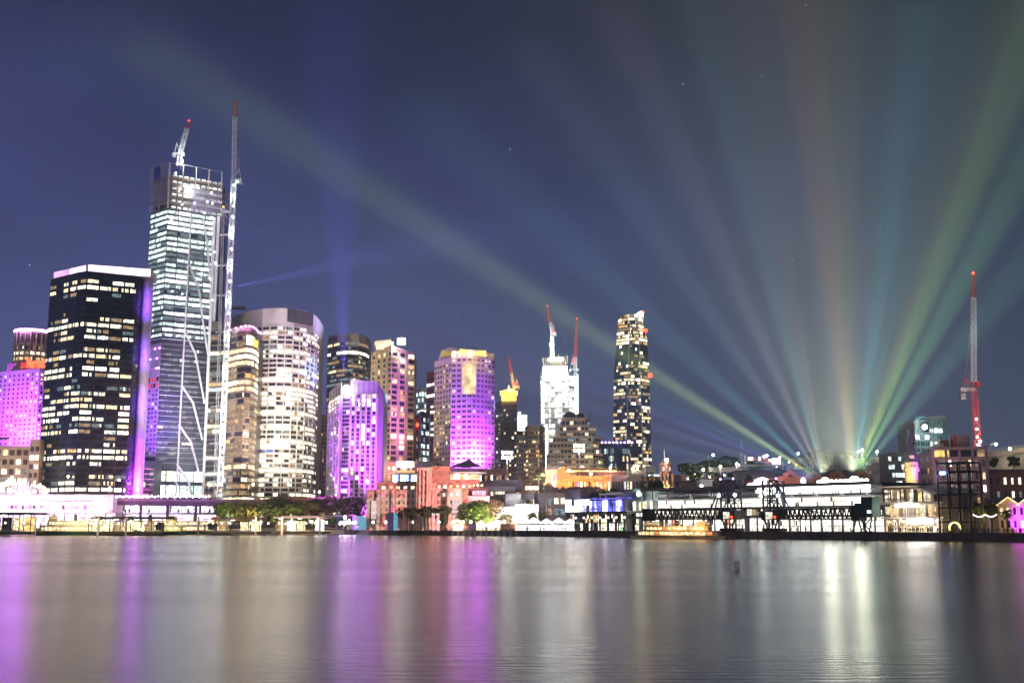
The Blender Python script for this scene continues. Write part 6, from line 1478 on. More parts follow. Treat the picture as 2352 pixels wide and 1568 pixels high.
    # searchlight heads on the roof
    for s_, r_, e_ in ((O1, 1.9, 1), (O2, 1.6, 1)):
        b = MB(); b.bar(s_ - Vector((0, 0, 4.2)), s_ - Vector((0, 0, .4)), 1.4, DKSTEEL); b.build('searchlight_yoke', root)
        b = MB(); b.ball(s_ + Vector((0, -1.2, -.2)), r_, lit('searchlight_lens', (.95, 1, .80), 40, 1, 1), 10, 7); b.build('searchlight_lens', root)
        bulb('searchlight_glow', s_ + Vector((0, -5, 1.2)), 3e3, (1, .98, .72), 1.5)
    for i in range(12):  # lamp row added for the white glare round the searchlights
        p = q(1884 + 10 * i, 20); b = MB(); b.ball((p.x, p.y, zr + 1.2), .75, lit('added_roof_glow', (1, 1, .92), 14, 1, 1), 6, 4); b.build('added_roof_lamp', root)
terminal()
def terrace():
    T = 12.; o = q(1310, T); root = thing('restaurant_terrace', 'two-storey glazed terrace with a blue and white lit upper deck left of the terminal', 'terrace', (o.x, o.y, GZ)); zd = 9.3
    b = MB(); strip(b, 1298, 1439, T - 4, T + 26, zd, zd + .7, DKSTEEL); b.build('deck', root); b = MB(); strip(b, 1310, 1438, T + 3, T + 20, GZ, zd - .1, mat('terrace_core', (.24, .21, .2), .7)); b.build('core', root)
    add_windows(root, grid((*q(1312, T + 2.8), 0), (*q(1437, T + 2.8), 0), GZ + .2, 5.4, 12, 1, .9, .95, [(SHOPL, 3), (SHOPW, 2), (lit('green_display', (.3, 1, .5), 1, .3, 1.6), .6), (GLASS, 1)], rng, (3, 1), .05, .2) + grid((*q(1312, T + 2.8), 0), (*q(1437, T + 2.8), 0), 5.7, zd - .3, 12, 1, .9, .95, [(SHOPL, 3), (AMBER, 1), (GLASS, 1.5)], rng, (3, 2), .05, .3), 'shop_window')
    for i in range(7): p = q(1322 + i * 18.6, T - 3.6); b = MB(); b.bar((p.x, p.y, GZ), (p.x, p.y, zd), .8, DKSTEEL, 8, 1.2); b.build('column', root); g_ = MB(); g_.ball((p.x, p.y - .6, 7.6), .38, WHITE, 6, 4); g_.build('column_lamp', root)
    b = MB(); strip(b, 1299, 1440, T - 3.9, T - 3.8, zd + 1.6, zd + 1.75, STEEL)
    for i in range(60): p = q(1299 + i * 2.38, T - 3.85); b.bar((p.x, p.y, zd + .7), (p.x, p.y, zd + 1.7), .07, STEEL)
    b.build('balustrade', root)
    blu = lit('stage_blue', (.10, .12, 1), 1.6, .2, 1.9, (.3, .3, .5)); bw = lit('stage_white', (.80, .85, 1), 4.5, .4, 1.5, (.25, .25, .4)); lav = lit('stage_lavender', (.66, .62, 1), 2.6, .3, 1.6, (.3, .3, .5))
    add_windows(root, grid((*q(1299, T + 8), 0), (*q(1354, T + 8), 0), zd + .8, zd + 6.2, 8, 1, .98, .98, [(bw, 4), (lav, 1)], rng, (1, 2), .05, .1) + grid((*q(1354, T + 8), 0), (*q(1440, T + 8), 0), zd + .8, zd + 5.6, 14, 1, .95, .95, [(blu, 3), (lav, 2), (bw, 1.2)], rng, (2, 2), .05, .2), 'stage_panel')
    b = MB(); strip(b, 1354, 1440, T + 4, T + 12, zd + 6.0, zd + 6.4, lit('blue_eave', (.16, .12, 1), .9, .4, 1.4)); b.build('canopy', root)
    b = MB(); strip(b, 1298, 1354, T + 7, T + 11, zd + 6.4, zd + 10.2, mat('black_drape', (.015, .015, .03), .9)); b.build('stage_roof', root)
    for u in (1320, 1370, 1410): p = q(u, T + 4); lamp('stage_light', (p.x, p.y, zd + 4), 5e3, (.6, .6, 1) if u > 1350 else (.9, .9, 1), .6)
terrace()
def bandstand():
    p = q(1419, 34); root = thing('bandstand', 'pale pergola on posts above the blue-lit terrace', 'pergola', (p.x, p.y, 9)); z = Zt(1136, 1419, 34); b = MB(); b.prism([(p.x + 8 * math.cos(i * math.pi / 4), p.y + 6 * math.sin(i * math.pi / 4)) for i in range(8)], z, z + .5, PALEC); b.prism([(p.x + 5 * math.cos(i * math.pi / 4), p.y + 4 * math.sin(i * math.pi / 4)) for i in range(8)], z + .5, z + 1.2, PALEC); b.build('roof', root)
    for i in range(8): b = MB(); x, y = p.x + 7.4 * math.cos(i * math.pi / 4), p.y + 5.5 * math.sin(i * math.pi / 4); b.bar((x, y, GZ), (x, y, z), .35, PALEC); b.build('post', root)
bandstand()
def left_canopy():
    p = q(1470, 20); root = thing('roof_canopy', 'dark projecting canopy with a teal spotlight at the left end of the terminal roof', 'canopy', (p.x, p.y, GZ)); z = 17.6
    b = MB(); a0, a1 = q(1416, 12), q(1500, 8); b.prism([tuple(a0), tuple(a1), tuple(a1 + QN * 26), tuple(a0 + QN * 20)], [z + .8, z - .2, z - .2, z + .8], [z + 1.2, z + .3, z + .3, z + 1.2], CANOPY); b.build('canopy_roof', root)
    for u in (1440, 1475, 1500): p = q(u, 13); b = MB(); b.bar((p.x, p.y, 9.9), (p.x, p.y, z), .4, DKSTEEL); b.build('post', root)
    p = q(1468, 9.5); b = MB(); b.ball((p.x, p.y, z - 1.0), .9, lit('teal_lamp', (.7, 1, .92), 14, 1, 1), 8, 5); b.build('spotlight', root); lamp('canopy_light', (p.x, p.y - 2, z - 1.6), 6e3, (.7, 1, .92), .6)
    b = MB(); a0, a1 = q(1448, 16), q(1500, 16); b.slab((*a0, 0), (*a1, 0), (*(QN * 8), 0), 10, 14.2, mat('terminal_core', (.3, .28, .28), .7)); b.build('bar_room', root); add_windows(root, grid((*a0, 0), (*a1, 0), 10.2, 14, 8, 1, .85, .9, [(WARM, 2), (COOLD, 2), (GLASS, 1), (WARMB, 1)], rng, (2, 1), .1))
left_canopy()

# ---- gangway gantries in front of the terminal
VIOST = mat('violet_black_steel', (.050, .040, .085), .45, .3); BLKST = mat('black_steel', (.022, .020, .020), .5, .3)
def gantry(label, u, ub0, ub1, group):
    t = 4.5; c = q(u, t); root = thing('gangway_gantry', label, 'gantry', (c.x, c.y, GZ), group); zt, zm = Zt(1103, u, t), Zt(1172, u, t); d = Vector((QD.x, QD.y, 0)); nn = Vector((QN.x, QN.y, 0)); c3 = Vector((c.x, c.y, 0)); hw, hd = 2.9 * 1.05, 1.8
    leg = lambda i, j: c3 + d * hw * i + nn * hd * j
    b = MB()
    for i in (-1, 1):
        for j in (-1, 1): b.bar(leg(i, j) + Vector((0, 0, zm)), leg(i, j) + Vector((0, 0, zt)), .62, VIOST)
    nl = 3
    for k in range(nl + 1):
        z = zm + (zt - zm) * k / nl
        for j in (-1, 1): b.bar(leg(-1, j) + Vector((0, 0, z)), leg(1, j) + Vector((0, 0, z)), .46, VIOST)
        for i in (-1, 1): b.bar(leg(i, -1) + Vector((0, 0, z)), leg(i, 1) + Vector((0, 0, z)), .3, VIOST)
        if k < nl:
            z2 = zm + (zt - zm) * (k + 1) / nl
            for j in (-1, 1): b.bar(leg(0 if k % 2 else -1, j) + Vector((0, 0, z)), leg(1 if k % 2 else 0, j) + Vector((0, 0, z2)), .3, VIOST); b.bar(leg(1, j) + Vector((0, 0, z)), leg(0, j) + Vector((0, 0, z2)), .3, VIOST)
    for i in (-.35, .35): b.bar(leg(i, -1) + Vector((0, 0, zm)), leg(i, -1) + Vector((0, 0, zt)), .32, VIOST)
    b.build('tower_frame', root)
    s_ = -1 if ub0 < u else 1
    b = MB()
    for f in (.55, .95): b.bar(leg(s_, -1) + Vector((0, 0, zt - 1)), c3 + d * (s_ * (hw + 5.5 * f)) - nn * hd + Vector((0, 0, zm)), .4, VIOST)
    b.build('stay', root)
    b = MB(); b.box(c3 + Vector((0, 0, zm - 1.6)), (7.4, 5.4, 3.0), BLKST, math.atan2(QD.y, QD.x)); b.build('machine_room', root)
    g_ = MB(); o = c3 - nn * 2.85 + d * .2; g_.slab(o - d * 1.5, o + d * 1.3, -nn * .1, zm - 2.8, zm - .5, lit('cab_light', (1, .95, .75), .9, .4, 1.5)); g_.build('cab_window', root)
    b = MB()
    for i in (-1, -.3, .3, 1): b.bar(leg(i * .9, -1) + Vector((0, 0, zm - 3)), leg(i * .55, -1) + Vector((0, 0, GZ + 1.2)), .4, BLKST)
    b.bar(leg(-1.2, -1) + Vector((0, 0, zm - 3)), leg(-.3, -1) + Vector((0, 0, GZ + 2.4)), .3, BLKST); b.bar(leg(1.3, -1) + Vector((0, 0, zm - 3)), leg(.4, -1) + Vector((0, 0, GZ + 2.4)), .3, BLKST); b.build('undercarriage', root)
    b = MB(); b.box(c3 + Vector((0, 0, GZ + .9)), (7.6, 4.2, 1.0), BLKST, math.atan2(QD.y, QD.x))
    for i in (-2.8, -1.4, 1.4, 2.8): b.bar(c3 + d * i - nn * 2 + Vector((0, 0, GZ + .4)), c3 + d * i + nn * 2 + Vector((0, 0, GZ + .4)), .8, BLKST, 8)
    b.build('bogie', root)
    a0, a1 = q(ub0, t), q(ub1, t); zb0, zb1 = zm - 2.9, zm + .4; b = MB(); k = 17
    for j in (-1, 1):
        o = nn * 1.3 * j; A, B = Vector((a0.x, a0.y, 0)) + o, Vector((a1.x, a1.y, 0)) + o
        for z in (zb0, zb1): b.bar(A + Vector((0, 0, z)), B + Vector((0, 0, z)), .5, BLKST)
        for i in range(k):
            p0, p1 = A.lerp(B, i / k), A.lerp(B, (i + 1) / k); m_ = p0.lerp(p1, .5); b.bar(p0 + Vector((0, 0, zb0)), m_ + Vector((0, 0, zb1)), .34, BLKST); b.bar(m_ + Vector((0, 0, zb1)), p1 + Vector((0, 0, zb0)), .34, BLKST)
        b.bar(A.lerp(B, .05) + Vector((0, 0, zb1 + .4)), B.lerp(A, .1) + Vector((0, 0, zb0 + .9)), .2, GALV)
    b.build('gangway', root)
    b = MB(); e = Vector((a0.x, a0.y, 0)) if s_ < 0 else Vector((a1.x, a1.y, 0)); b.box(e + Vector((0, 0, zm - 1.2)), (3.0, 4.2, 4.6), BLKST, math.atan2(QD.y, QD.x))
    for i in (-1.1, 1.1): b.bar(e + d * i + Vector((0, 0, zm - 3.4)), e + d * i * 2.4 + Vector((0, 0, GZ)), .42, BLKST)
    b.build('end_tower', root)
    for i in (-1, .9): m_ = MB(); m_.ball(leg(i, -1) + Vector((0, 0, zt + .5)), .34, PURL, 6, 4); m_.build('top_lamp', root)
    for i in (-1.2, 1.2):
        m_ = MB(); m_.ball(leg(i, -1.2) + Vector((0, 0, zt - 5.2)), .62, lit('teal_lamp', (.7, 1, .92), 14, 1, 1), 6, 4); m_.build('flood_lamp', root)
    m_ = MB(); m_.ball(leg(.9, -1.8) + Vector((0, 0, zm - 2.2)), .4, REDL, 6, 4); m_.build('warning_lamp', root)
    return root
gantry('violet-lit steel gangway gantry with its boom reaching left', 1680, 1490, 1664, 'gangway gantries on the quay')
gantry('violet-lit steel gangway gantry with its boom reaching right', 1778, 1796, 1972, 'gangway gantries on the quay')
def passenger_tower():
    t = 4.5; c = q(1986, t); root = thing('passenger_bridge_tower', 'dark green boxy tower at the right end of the gangway boom', 'gantry', (c.x, c.y, GZ)); d = Vector((QD.x, QD.y, 0)); nn = Vector((QN.x, QN.y, 0)); c3 = Vector((c.x, c.y, 0)); gm = mat('bottle_green_steel', (.02, .05, .045), .5, .3); rz = math.atan2(QD.y, QD.x)
    z0, z1 = Zt(1186, 1986, t), Zt(1142, 1986, t)
    b = MB(); b.box(c3 + d * 1 + Vector((0, 0, (z0 + z1) / 2 - 1)), (6.4, 4.4, (z1 - z0) * .74), gm, rz); b.box(c3 + d * 2.2 + Vector((0, 0, z1 - 1.2)), (4.2, 4, 2.8), gm, rz); b.build('cabin', root)
    b = MB()
    for i in (-2.6, 0, 2.6):
        b.bar(c3 + d * i + Vector((0, 0, z0)), c3 + d * (i * .5) + Vector((0, 0, GZ)), .4, BLKST); b.bar(c3 + d * i + Vector((0, 0, z0)), c3 + d * (-i * .9) + Vector((0, 0, GZ)), .28, BLKST)
    b.build('legs', root); KIDS[root.name][-1].name = 'leg_frame'
    b = MB(); b.slab(c3 - nn * 2.3 + d * 2.5, c3 - nn * 2.3 + d * 4, -nn * .1, z0 + 1, z1 - 4, COOL); b.build('cabin_window', root)
passenger_tower()

# ================================================================== RIGHT END
def restaurants():
    T = 12.; o = q(2030, T); root = thing('restaurant_building', 'three-storey glazed restaurant building with long balconies and bright dining rooms', 'restaurant', (o.x, o.y, GZ))
    b = MB(); strip(b, 2032, 2163, T + 3, T + 24, GZ, 16.2, mat('restaurant_core', (.36, .30, .25), .7)); b.build('core', root)
    b = MB(); 
    for z in (6.6, 11.2): strip(b, 2022, 2166, T - 2, T + 3.1, z, z + .5, mat('balcony_edge', (.26, .24, .24), .6))
    b.build('balcony', root)
    b = MB(); strip(b, 2016, 2110, T - 1, T + 24, 16.4, 16.8, mat('pale_roof', (.5, .46, .42), .6)); a0, a1 = q(2105, T), q(2170, T); b.prism([tuple(a0), tuple(a1), tuple(a1 + QN * 16), tuple(a0 + QN * 16)], [15.8, 13.2, 14.5, 17.2], [16.4, 13.6, 15, 17.8], mat('pale_roof', (.5, .46, .42), .6)); b.build('roof', root)
    def fac(z0, z1, nc, tb, panes, nm): add_windows(root, grid((*q(2034, T + 2.9), 0), (*q(2160, T + 2.9), 0), z0, z1, nc, 1, .92, .95, tb, rng, panes, .05, .3, gap=.12), nm)
    D = lit('dining_room', (1, .66, .30), 1.5, .15, 2.0, (.5, .5, .9)); D2 = lit('dining_bright', (1, .90, .66), 1.8, .2, 1.7, (.5, .5, .9))
    fac(GZ + .2, 6.4, 14, [(D2, 3), (D, 2), (SHOPW, .8)], (3, 2), 'dining_glazing'); fac(7.2, 11, 14, [(D, 3), (D2, 1), (GLASS, 1), (WARMD, 1)], (3, 1), 'dining_glazing'); fac(11.8, 15.8, 13, [(D2, 2), (D, 2), (WARMD, 1), (GLASS, .8)], (3, 1), 'dining_glazing')
    b = MB()
    for z in (7.1, 11.7):
        for i in range(46): p = q(2023 + i * 3.1, T - 1.9); b.bar((p.x, p.y, z), (p.x, p.y, z + 1.1), .07, DKSTEEL)
        b.bar((*q(2023, T - 1.9), z + 1.1), (*q(2163, T - 1.9), z + 1.1), .1, DKSTEEL)
    b.build('balustrade', root)
    for u0, u1, z0, z1, t in ((2056, 2110, 10.1, 11.15, T - 1.2), (2082, 2141, 5.0, 6.5, T - 2.2)):
        b = MB(); strip(b, u0, u1, t, t + .5, z0, z1, lit('light_bar', (1, 1, .96), 9, .9, 1.1)); b.build('light_bar', root); p = q((u0 + u1) / 2, t - 3); lamp('bar_light', (p.x, p.y, z0), 3e3, (1, .95, .82), .8)
    for i in range(9): p = q(2040 + 14 * i, T + 1); b = MB(); b.ball((p.x, p.y, 5.6 + (i % 3) * .3), .3, WHITE, 6, 4); b.build('pendant_lamp', root)
    for u in (2050, 2100, 2150): p = q(u, 6); lamp('dining_light', (p.x, p.y, 6), 1.8e3, (1, .76, .42), .5)
restaurants()
def frame_tower():
    t = 4.; c = q(2193, t); root = thing('frame_tower', 'tall black open steel frame tower on the quay edge at the right', 'tower', (c.x, c.y, GZ)); d = Vector((QD.x, QD.y, 0)); nn = Vector((QN.x, QN.y, 0)); zt = Zt(1062, 2193, t)
    e0, e1 = q(2157, t), q(2229, t); L0 = (e1 - e0).length; c0 = Vector((e0.x, e0.y, 0)); col = lambda i, j: c0 + d * (L0 * i / 3) + nn * (7. * j)
    b = MB()
    for i in range(4):
        for j in (0, 1): b.bar(col(i, j) + Vector((0, 0, GZ)), col(i, j) + Vector((0, 0, zt)), .52 if i in (0, 3) or j == 0 else .4, BLKST)
    b.build('column_frame', root); lv = [GZ + (zt - GZ) * f for f in (.16, .36, .55, .72, .87, 1.0)]
    for z in lv:
        b = MB()
        for j in (0, 1): b.bar(col(0, j) + Vector((0, 0, z)), col(3, j) + Vector((0, 0, z)), .4, BLKST)
        for i in range(4): b.bar(col(i, 0) + Vector((0, 0, z)), col(i, 1) + Vector((0, 0, z)), .3, BLKST)
        b.build('floor_beam', root)
    b = MB()
    for k in (3, 4): b.prism([tuple(col(0.1, .1)[:2]), tuple(col(2.9, .1)[:2]), tuple(col(2.9, .9)[:2]), tuple(col(.1, .9)[:2])], lv[k] + .1, lv[k] + .3, BLKST)
    b.build('deck', root)
    b = MB()
    for k in range(5):
        for i in range(7): b.bar(col(i * .5, .02) + Vector((0, 0, lv[k])), col(i * .5, .02) + Vector((0, 0, lv[k] + 1.1)), .1, BLKST)
        b.bar(col(0, .02) + Vector((0, 0, lv[k] + 1.1)), col(3, .02) + Vector((0, 0, lv[k] + 1.1)), .12, BLKST)
    b.build('railing', root)
    for f in (.35, .62):
        b = MB(); b.ball(col(f, 0) + Vector((0, -.6, lv[5] - 3)), .55, lit('blue_spot', (.15, .3, 1), 9, 1, 1), 8, 5); b.build('blue_lamp', root)
    lamp('blue_light', col(.5, 0) + Vector((0, -2, lv[5] - 3)), 2e3, (.2, .3, 1), .5)
    b = MB(); o = col(1.55, -.1) + Vector((0, 0, GZ + 1.5)); k = 18
    for i in range(k): a0, a1 = math.pi * 1.25 * i / k - .4, math.pi * 1.25 * (i + 1) / k - .4; b.bar(o + d * 1.7 * math.cos(a0) + Vector((0, 0, 1.7 * math.sin(a0))), o + d * 1.7 * math.cos(a1) + Vector((0, 0, 1.7 * math.sin(a1))), .4, lit('garland_lamp', (1, .8, .3), 2.4, .5, 1.5))
    tag(b.build('light_arch'), 'small ring of golden lights under the black frame tower', 'light arch')
frame_tower()
# spired turret
def turret():
    Y = 400; c = at(2092, 1070, Y); root = thing('spired_turret', 'pale stone turret with a tall pointed slate spire, violet-lit on one side', 'turret', (c.x, Y, GZ))
    sm_ = mat('turret_stone', (.54, .42, .24), .8); r0 = at(2110, 1070, Y).x - c.x
    def ring(rr, z, n=8): return [(c.x + rr * math.cos(2 * math.pi * (i + .5) / n), Y + rr * math.sin(2 * math.pi * (i + .5) / n)) for i in range(n)]
    b = MB(); b.prism(ring(r0 * .80, 0), GZ, zat(1083, Y), sm_); b.prism(ring(r0 * .98, 0), zat(1083, Y), zat(1073.5, Y), sm_); b.prism(ring(r0 * .88, 0), zat(1073.5, Y), zat(1061, Y), sm_); b.build('shaft', root)
    za, zb = zat(1060, Y), zat(1000, Y); k = ring(r0 * 1.05, 0); kk = ring(r0 * .78, 0); b = MB(); zm = zat(1046, Y); ap = (c.x - .2, Y, zb)
    for i in range(8):
        j = (i + 1) % 8; b.face([(*k[i], za), (*k[j], za), (*kk[j], zm), (*kk[i], zm)], SLATE); b.face([(*kk[i], zm), (*kk[j], zm), ap], SLATE)
    b.build('spire', root); b = MB(); b.bar(ap, (ap[0], Y, zat(988, Y)), .18, GALV); b.build('finial', root)
    b = MB(); fx = c.x - r0 * .1; b.prism([(fx - .8, Y - r0 * .86), (fx + .8, Y - r0 * .86), (fx + .8, Y - 1), (fx - .8, Y - 1)], zat(1053, Y), zat(1046, Y), sm_); b.build('dormer', root)
    add_windows(root, grid((c.x - r0 * .33, Y - r0 * .815, 0), (c.x + r0 * .33, Y - r0 * .815, 0), zat(1072, Y), zat(1067, Y), 2, 1, .3, .9, [(GLASS, 1)], rng))
    lamp('turret_light', (c.x - 2.6, Y - 6, zat(1097, Y)), 1.6e3, (1, .7, .18), .4); spot('floodlight', (c.x + 9, Y - 7, zat(1103, Y)), (c.x + 1, Y, zat(1050, Y)), 2.2e4, (.36, .04, 1), 90, 1)
turret()
def corner_hotel():
    P = [at(2113, 1040, 420), at(2142, 1040, 404), at(2264, 1034, 400)]; z1 = zat(1029, 402)
    root = thing('corner_building', 'mauve six-storey corner building with arched top windows and roof plant', 'building', (P[1].x, P[1].y, GZ)); m = mat('mauve_render_pale', (.25, .165, .185), .8); m2 = mat('cream_render', (.50, .42, .36), .8)
    b = MB(); b.prism(plan(P, 16), GZ, [zat(1036, 404), z1, z1 + .3, z1 + .3, zat(1036, 404)], m, ROOFM); n = outward(P[1], P[2])
    for i in range(5): o = P[1].lerp(P[2], i / 4) * 1; o.z = 0; b.slab(o + Vector((-.5, 0, 0)) + n * .02, o + Vector((.5, 0, 0)) + n * .02, n * .4, GZ, z1 + .8, m)
    o0, o1 = P[1] * 1, P[2] * 1; o0.z = o1.z = 0; b.slab(o0 + n * .42, o1 + n * .42, n * .3, z1 - .6, z1 + .4, m); b.build('wall', root)
    t = [(GLASS, 4), (lit('curtain_window', (.6, .56, .7), .32, .6, 1.4), 4), (WARM, 1.2), (WARMB, .5), (AMBER, .6)]
    zz = zat(1049, 402)
    ws = grid(P[1], P[2], GZ + 4, zz, 8, 5, .42, .55, t, rng, (2, 2), .1, gap=.07) + grid(P[0], P[1], GZ + 4, zat(1040, 404), 4, 6, .4, .5, [(GLASS, 5), (WARMD, 1)], rng, (1, 1), .1)
    add_windows(root, ws)
    d = (o1 - o0)
    for j in range(7):
        c = o0 + d * ((j + .8) / 7.5) + n * .1; w = 1.35; zb = zat(1048, 402); b = MB(); pts = [(-w, zb)] + [(w, zb)] + [(w * math.cos(math.pi * i / 8), zb + 1.7 + w * math.sin(math.pi * i / 8)) for i in range(9)]
        dd = d.normalized(); b.face([c + dd * x + Vector((0, 0, z)) for x, z in pts], pick([(lit('arch_glow', (1, .78, .2), .9, .3, 1.5), 3), (GLASS, 3), (WARMD, 2)], rng)); b.build('arched_window', root)
    b = MB(); b.box(at(2190, 1022, 410), (9, 6, 3.4), BRICKD); b.box(at(2206, 1018, 408), (5, 5, 6), m); b.box(at(2168, 1025, 410), (6, 5, 2), m2); b.build('roof_plant', root)
    for u, v, m_ in ((2146, 1009, PALEC), (2158, 1008, PALEC), (2182, 1000, GALV), (2193, 999, REDST)): b = MB(); p = at(u, 1030, 406); b.bar((p.x, 406, z1), (p.x, 406, zat(v, 406)), .55, m_, 8); b.build('roof_mast', root)
    p = at(2150, 1100, 385); lamp('street_light', (p.x, p.y, 24), 5e3, (1, .6, .5), 1)
corner_hotel()
def scaffold_tower():
    root, P, Z = slab_block('scaffolded_tower', 'glass tower wrapped in teal scaffold netting with bright floors behind the turret', 'office tower', [(2078, 972), (2100, 967), (2164, 969)], 1, 640, GREYC, 20, [(2, 14, .7, .6, QUIET), (6, 14, .8, .62, [(COOLB, 2), (COOL, 2), (GLASS, 3), (COOLD, 2)])])
    p0, p1 = at(2132, 960, 650), at(2172, 960, 650); b = MB(); p0.z = p1.z = 0; b.slab(p0, p1, Vector((0, 12, 0)), Z - 6, zat(955, 650), BEIGE); b.build('lift_room', root)
    b = MB(); n = outward(P[1], P[2]); a_, c_ = P[1] * 1, P[2] * 1; a_.z = c_.z = 0; tl = mat('teal_scaffold', (.12, .34, .33), .5, .2)
    for i in range(14): z = GZ + 20 + (Z + 2 - GZ - 20) * i / 13; b.bar(a_ + n * 1.4 + Vector((0, 0, z)), c_ + n * 1.4 + Vector((5, 0, z)), .35, tl)
    for i in range(12): o = a_.lerp(c_, i / 11) + n * 1.4; b.bar(o + Vector((0, 0, GZ + 20)), o + Vector((0, 0, Z + 3)), .25, tl)
    b.build('scaffold', root); b = MB(); b.ball(at(2124, 980, 632), 1.5, WORK, 8, 5); b.build('work_lamp', root); lamp('work_light', at(2124, 980, 626), 1.4e4, (.92, 1, 1), 1)
scaffold_tower()
block('glass_block', 'low dark glass block with mixed lit floors left of the turret', 'office block', 2042, 2080, 1040, 560, DARKC, 5, 9, .8, .5, [(COOLB, 1), (COOL, 2), (GLASS, 4), (CREAM, 1)], 14)
block('brick_offices', 'brown brick office building with bright square windows at the right edge', 'building', 2266, 2400, 1083, 408, mat('brown_office_brick', (.20, .10, .075), .85), 8, 4, .34, .5, [(WARMB, 2), (CREAM, 2), (GLASS, 2), (COOLD, 2)], 14, SLATE, None, None, (2, 2))
# bridge approach
def approach():
    root = thing('bridge_approach', 'pale stone bridge approach viaduct rising at the right edge', 'viaduct', at(2264, 1065, 520)); b = MB(); a_, c_ = at(2240, 1046, 560), at(2420, 1018, 470); m = mat('approach_stone', (.44, .40, .32), .85); n = outward(a_, c_)
    b.prism([(a_.x, a_.y), (c_.x, c_.y), (c_.x + 6, c_.y + 14), (a_.x + 6, a_.y + 14)], GZ, [a_.z, c_.z, c_.z, a_.z], m); b.build('wall', root); b = MB(); a2, c2 = a_ + n * .05, c_ + n * .05
    b.prism([tuple(a2[:2]), tuple(c2[:2]), tuple((c2 + n * .8)[:2]), tuple((a2 + n * .8)[:2])], [a_.z - 2, c_.z - 2, c_.z - 2, a_.z - 2], [a_.z + .3, c_.z + .3, c_.z + .3, a_.z + .3], BEIGE)
    for k in (.8, 1.5): b.bar(a_ + Vector((0, 0, k)), c_ + Vector((0, 0, k)), .22, GALV)
    for i in range(20): o = a_.lerp(c_, i / 19); b.bar(o, o + Vector((0, 0, 1.6)), .2, GALV)
    b.build('parapet', root); p = at(2310, 1060, 470); lamp('approach_light', p + Vector((0, -8, 2)), 1.2e4, (1, .84, .5), .8)
approach()
TREES_R = [(2290, 450, 1050, .9, 'leafy tree in front of the bridge approach above the brick offices'), (2335, 440, 1046, .9, 'second leafy tree at the bridge approach, nearer the picture edge')]
for i, (u, Y, v, w_, lab) in enumerate(TREES_R): tree('green', lab, u, Y, v, None, None, 80 + i, w_, zat(1078, Y))
# hilltop road, sign gantry and pale buildings lost in the glow
def far_block(label, u0, u1, v1, Y, m, **k): return block('hill_building', label, 'building', u0, u1, v1, Y, m, **k)
far_block('pale building washed out by the searchlights, small lit windows', 1826, 1868, 1052, 640, BEIGE, nc=6, nr=6, fw=.3, fh=.3, table=[(GLASS, 6), (WARM, 1.4)])
far_block('taller pale flat-roofed building behind the brick gables', 1868, 1980, 1037, 650, mat('hill_block', (.17, .16, .16), .8), nc=12, nr=8, fw=.3, fh=.35, table=[(GLASS, 8), (WARM, 1), (WARMD, 1)])
far_block('dark hillside building right of the searchlights', 1980, 2045, 1052, 600, GREYC, nc=8, nr=8, fw=.5, fh=.4, table=[(GLASS, 5), (COOL, 1), (WARM, 1)])
block('hill_house', 'small pale hill house with two windows beside the brilliant lamp', 'house', 1607, 1636, 1102, 500, PALEC, 3, 1, .3, .4, [(GLASS, 2), (COOLD, 1)], 8, SLATE)
block('hill_wall', 'long pale retaining wall on the hill below the street lamps', 'wall', 1629, 1706, 1074, 660, PALEC, dep=2, v0=1082)
block('hill_house', 'dim stone house with a violet-lit window right of the pale hill house', 'house', 1640, 1690, 1106, 505, BRICKD, 6, 1, .35, .5, [(PURW, 1), (WARM, 1), (GLASS, 2)], 8, SLATE)
block('hill_house', 'brown cottage with small warm windows left of the pale hill house', 'house', 1558, 1604, 1108, 510, BRICKD, 6, 1, .35, .5, [(WARM, 2), (AMBER, 1), (GLASS, 2)], 8, SLATE)
block('hill_house', 'dim long house with a few amber windows below the sign gantry', 'house', 1692, 1752, 1084, 560, GREYC, 9, 2, .3, .4, [(AMBER, 1), (WARM, 1), (GLASS, 4)], 8, SLATE)
hl_ = random.Random(44)
HLB = [(1580, 1100, 620, 'first'), (1596, 1090, 640, 'second'), (1630, 1096, 600, 'third'), (1664, 1092, 620, 'fourth'), (1684, 1100, 600, 'fifth'), (1708, 1090, 600, 'sixth'), (1722, 1098, 580, 'seventh'), (1784, 1072, 640, 'eighth'), (1812, 1062, 640, 'ninth'), (2030, 1072, 590, 'tenth')]
hsrc = None  # small lamps added to brighten the dark hill
for u, v, Y, nth in HLB:
    lab = nth + ' of the small warm lamps added on the hill, counted from the clock tower'
    if hsrc is None:
        hsrc = thing('added_hill_lamp', lab, 'path lamp', (0, 0, 0), 'small lamps added on the hill'); b = MB(); b.bar((0, 0, -8), (0, 0, 0), .16, GALV, 6); b.build('post', hsrc); b = MB(); b.ball((0, 0, .3), .5, lit('hill_globe', (1, .78, .45), 7, 1, 1), 6, 4); b.build('globe', hsrc); o = hsrc
    else: o = copy_tree(hsrc); o['label'] = lab
    o.location = at(u, v, Y)
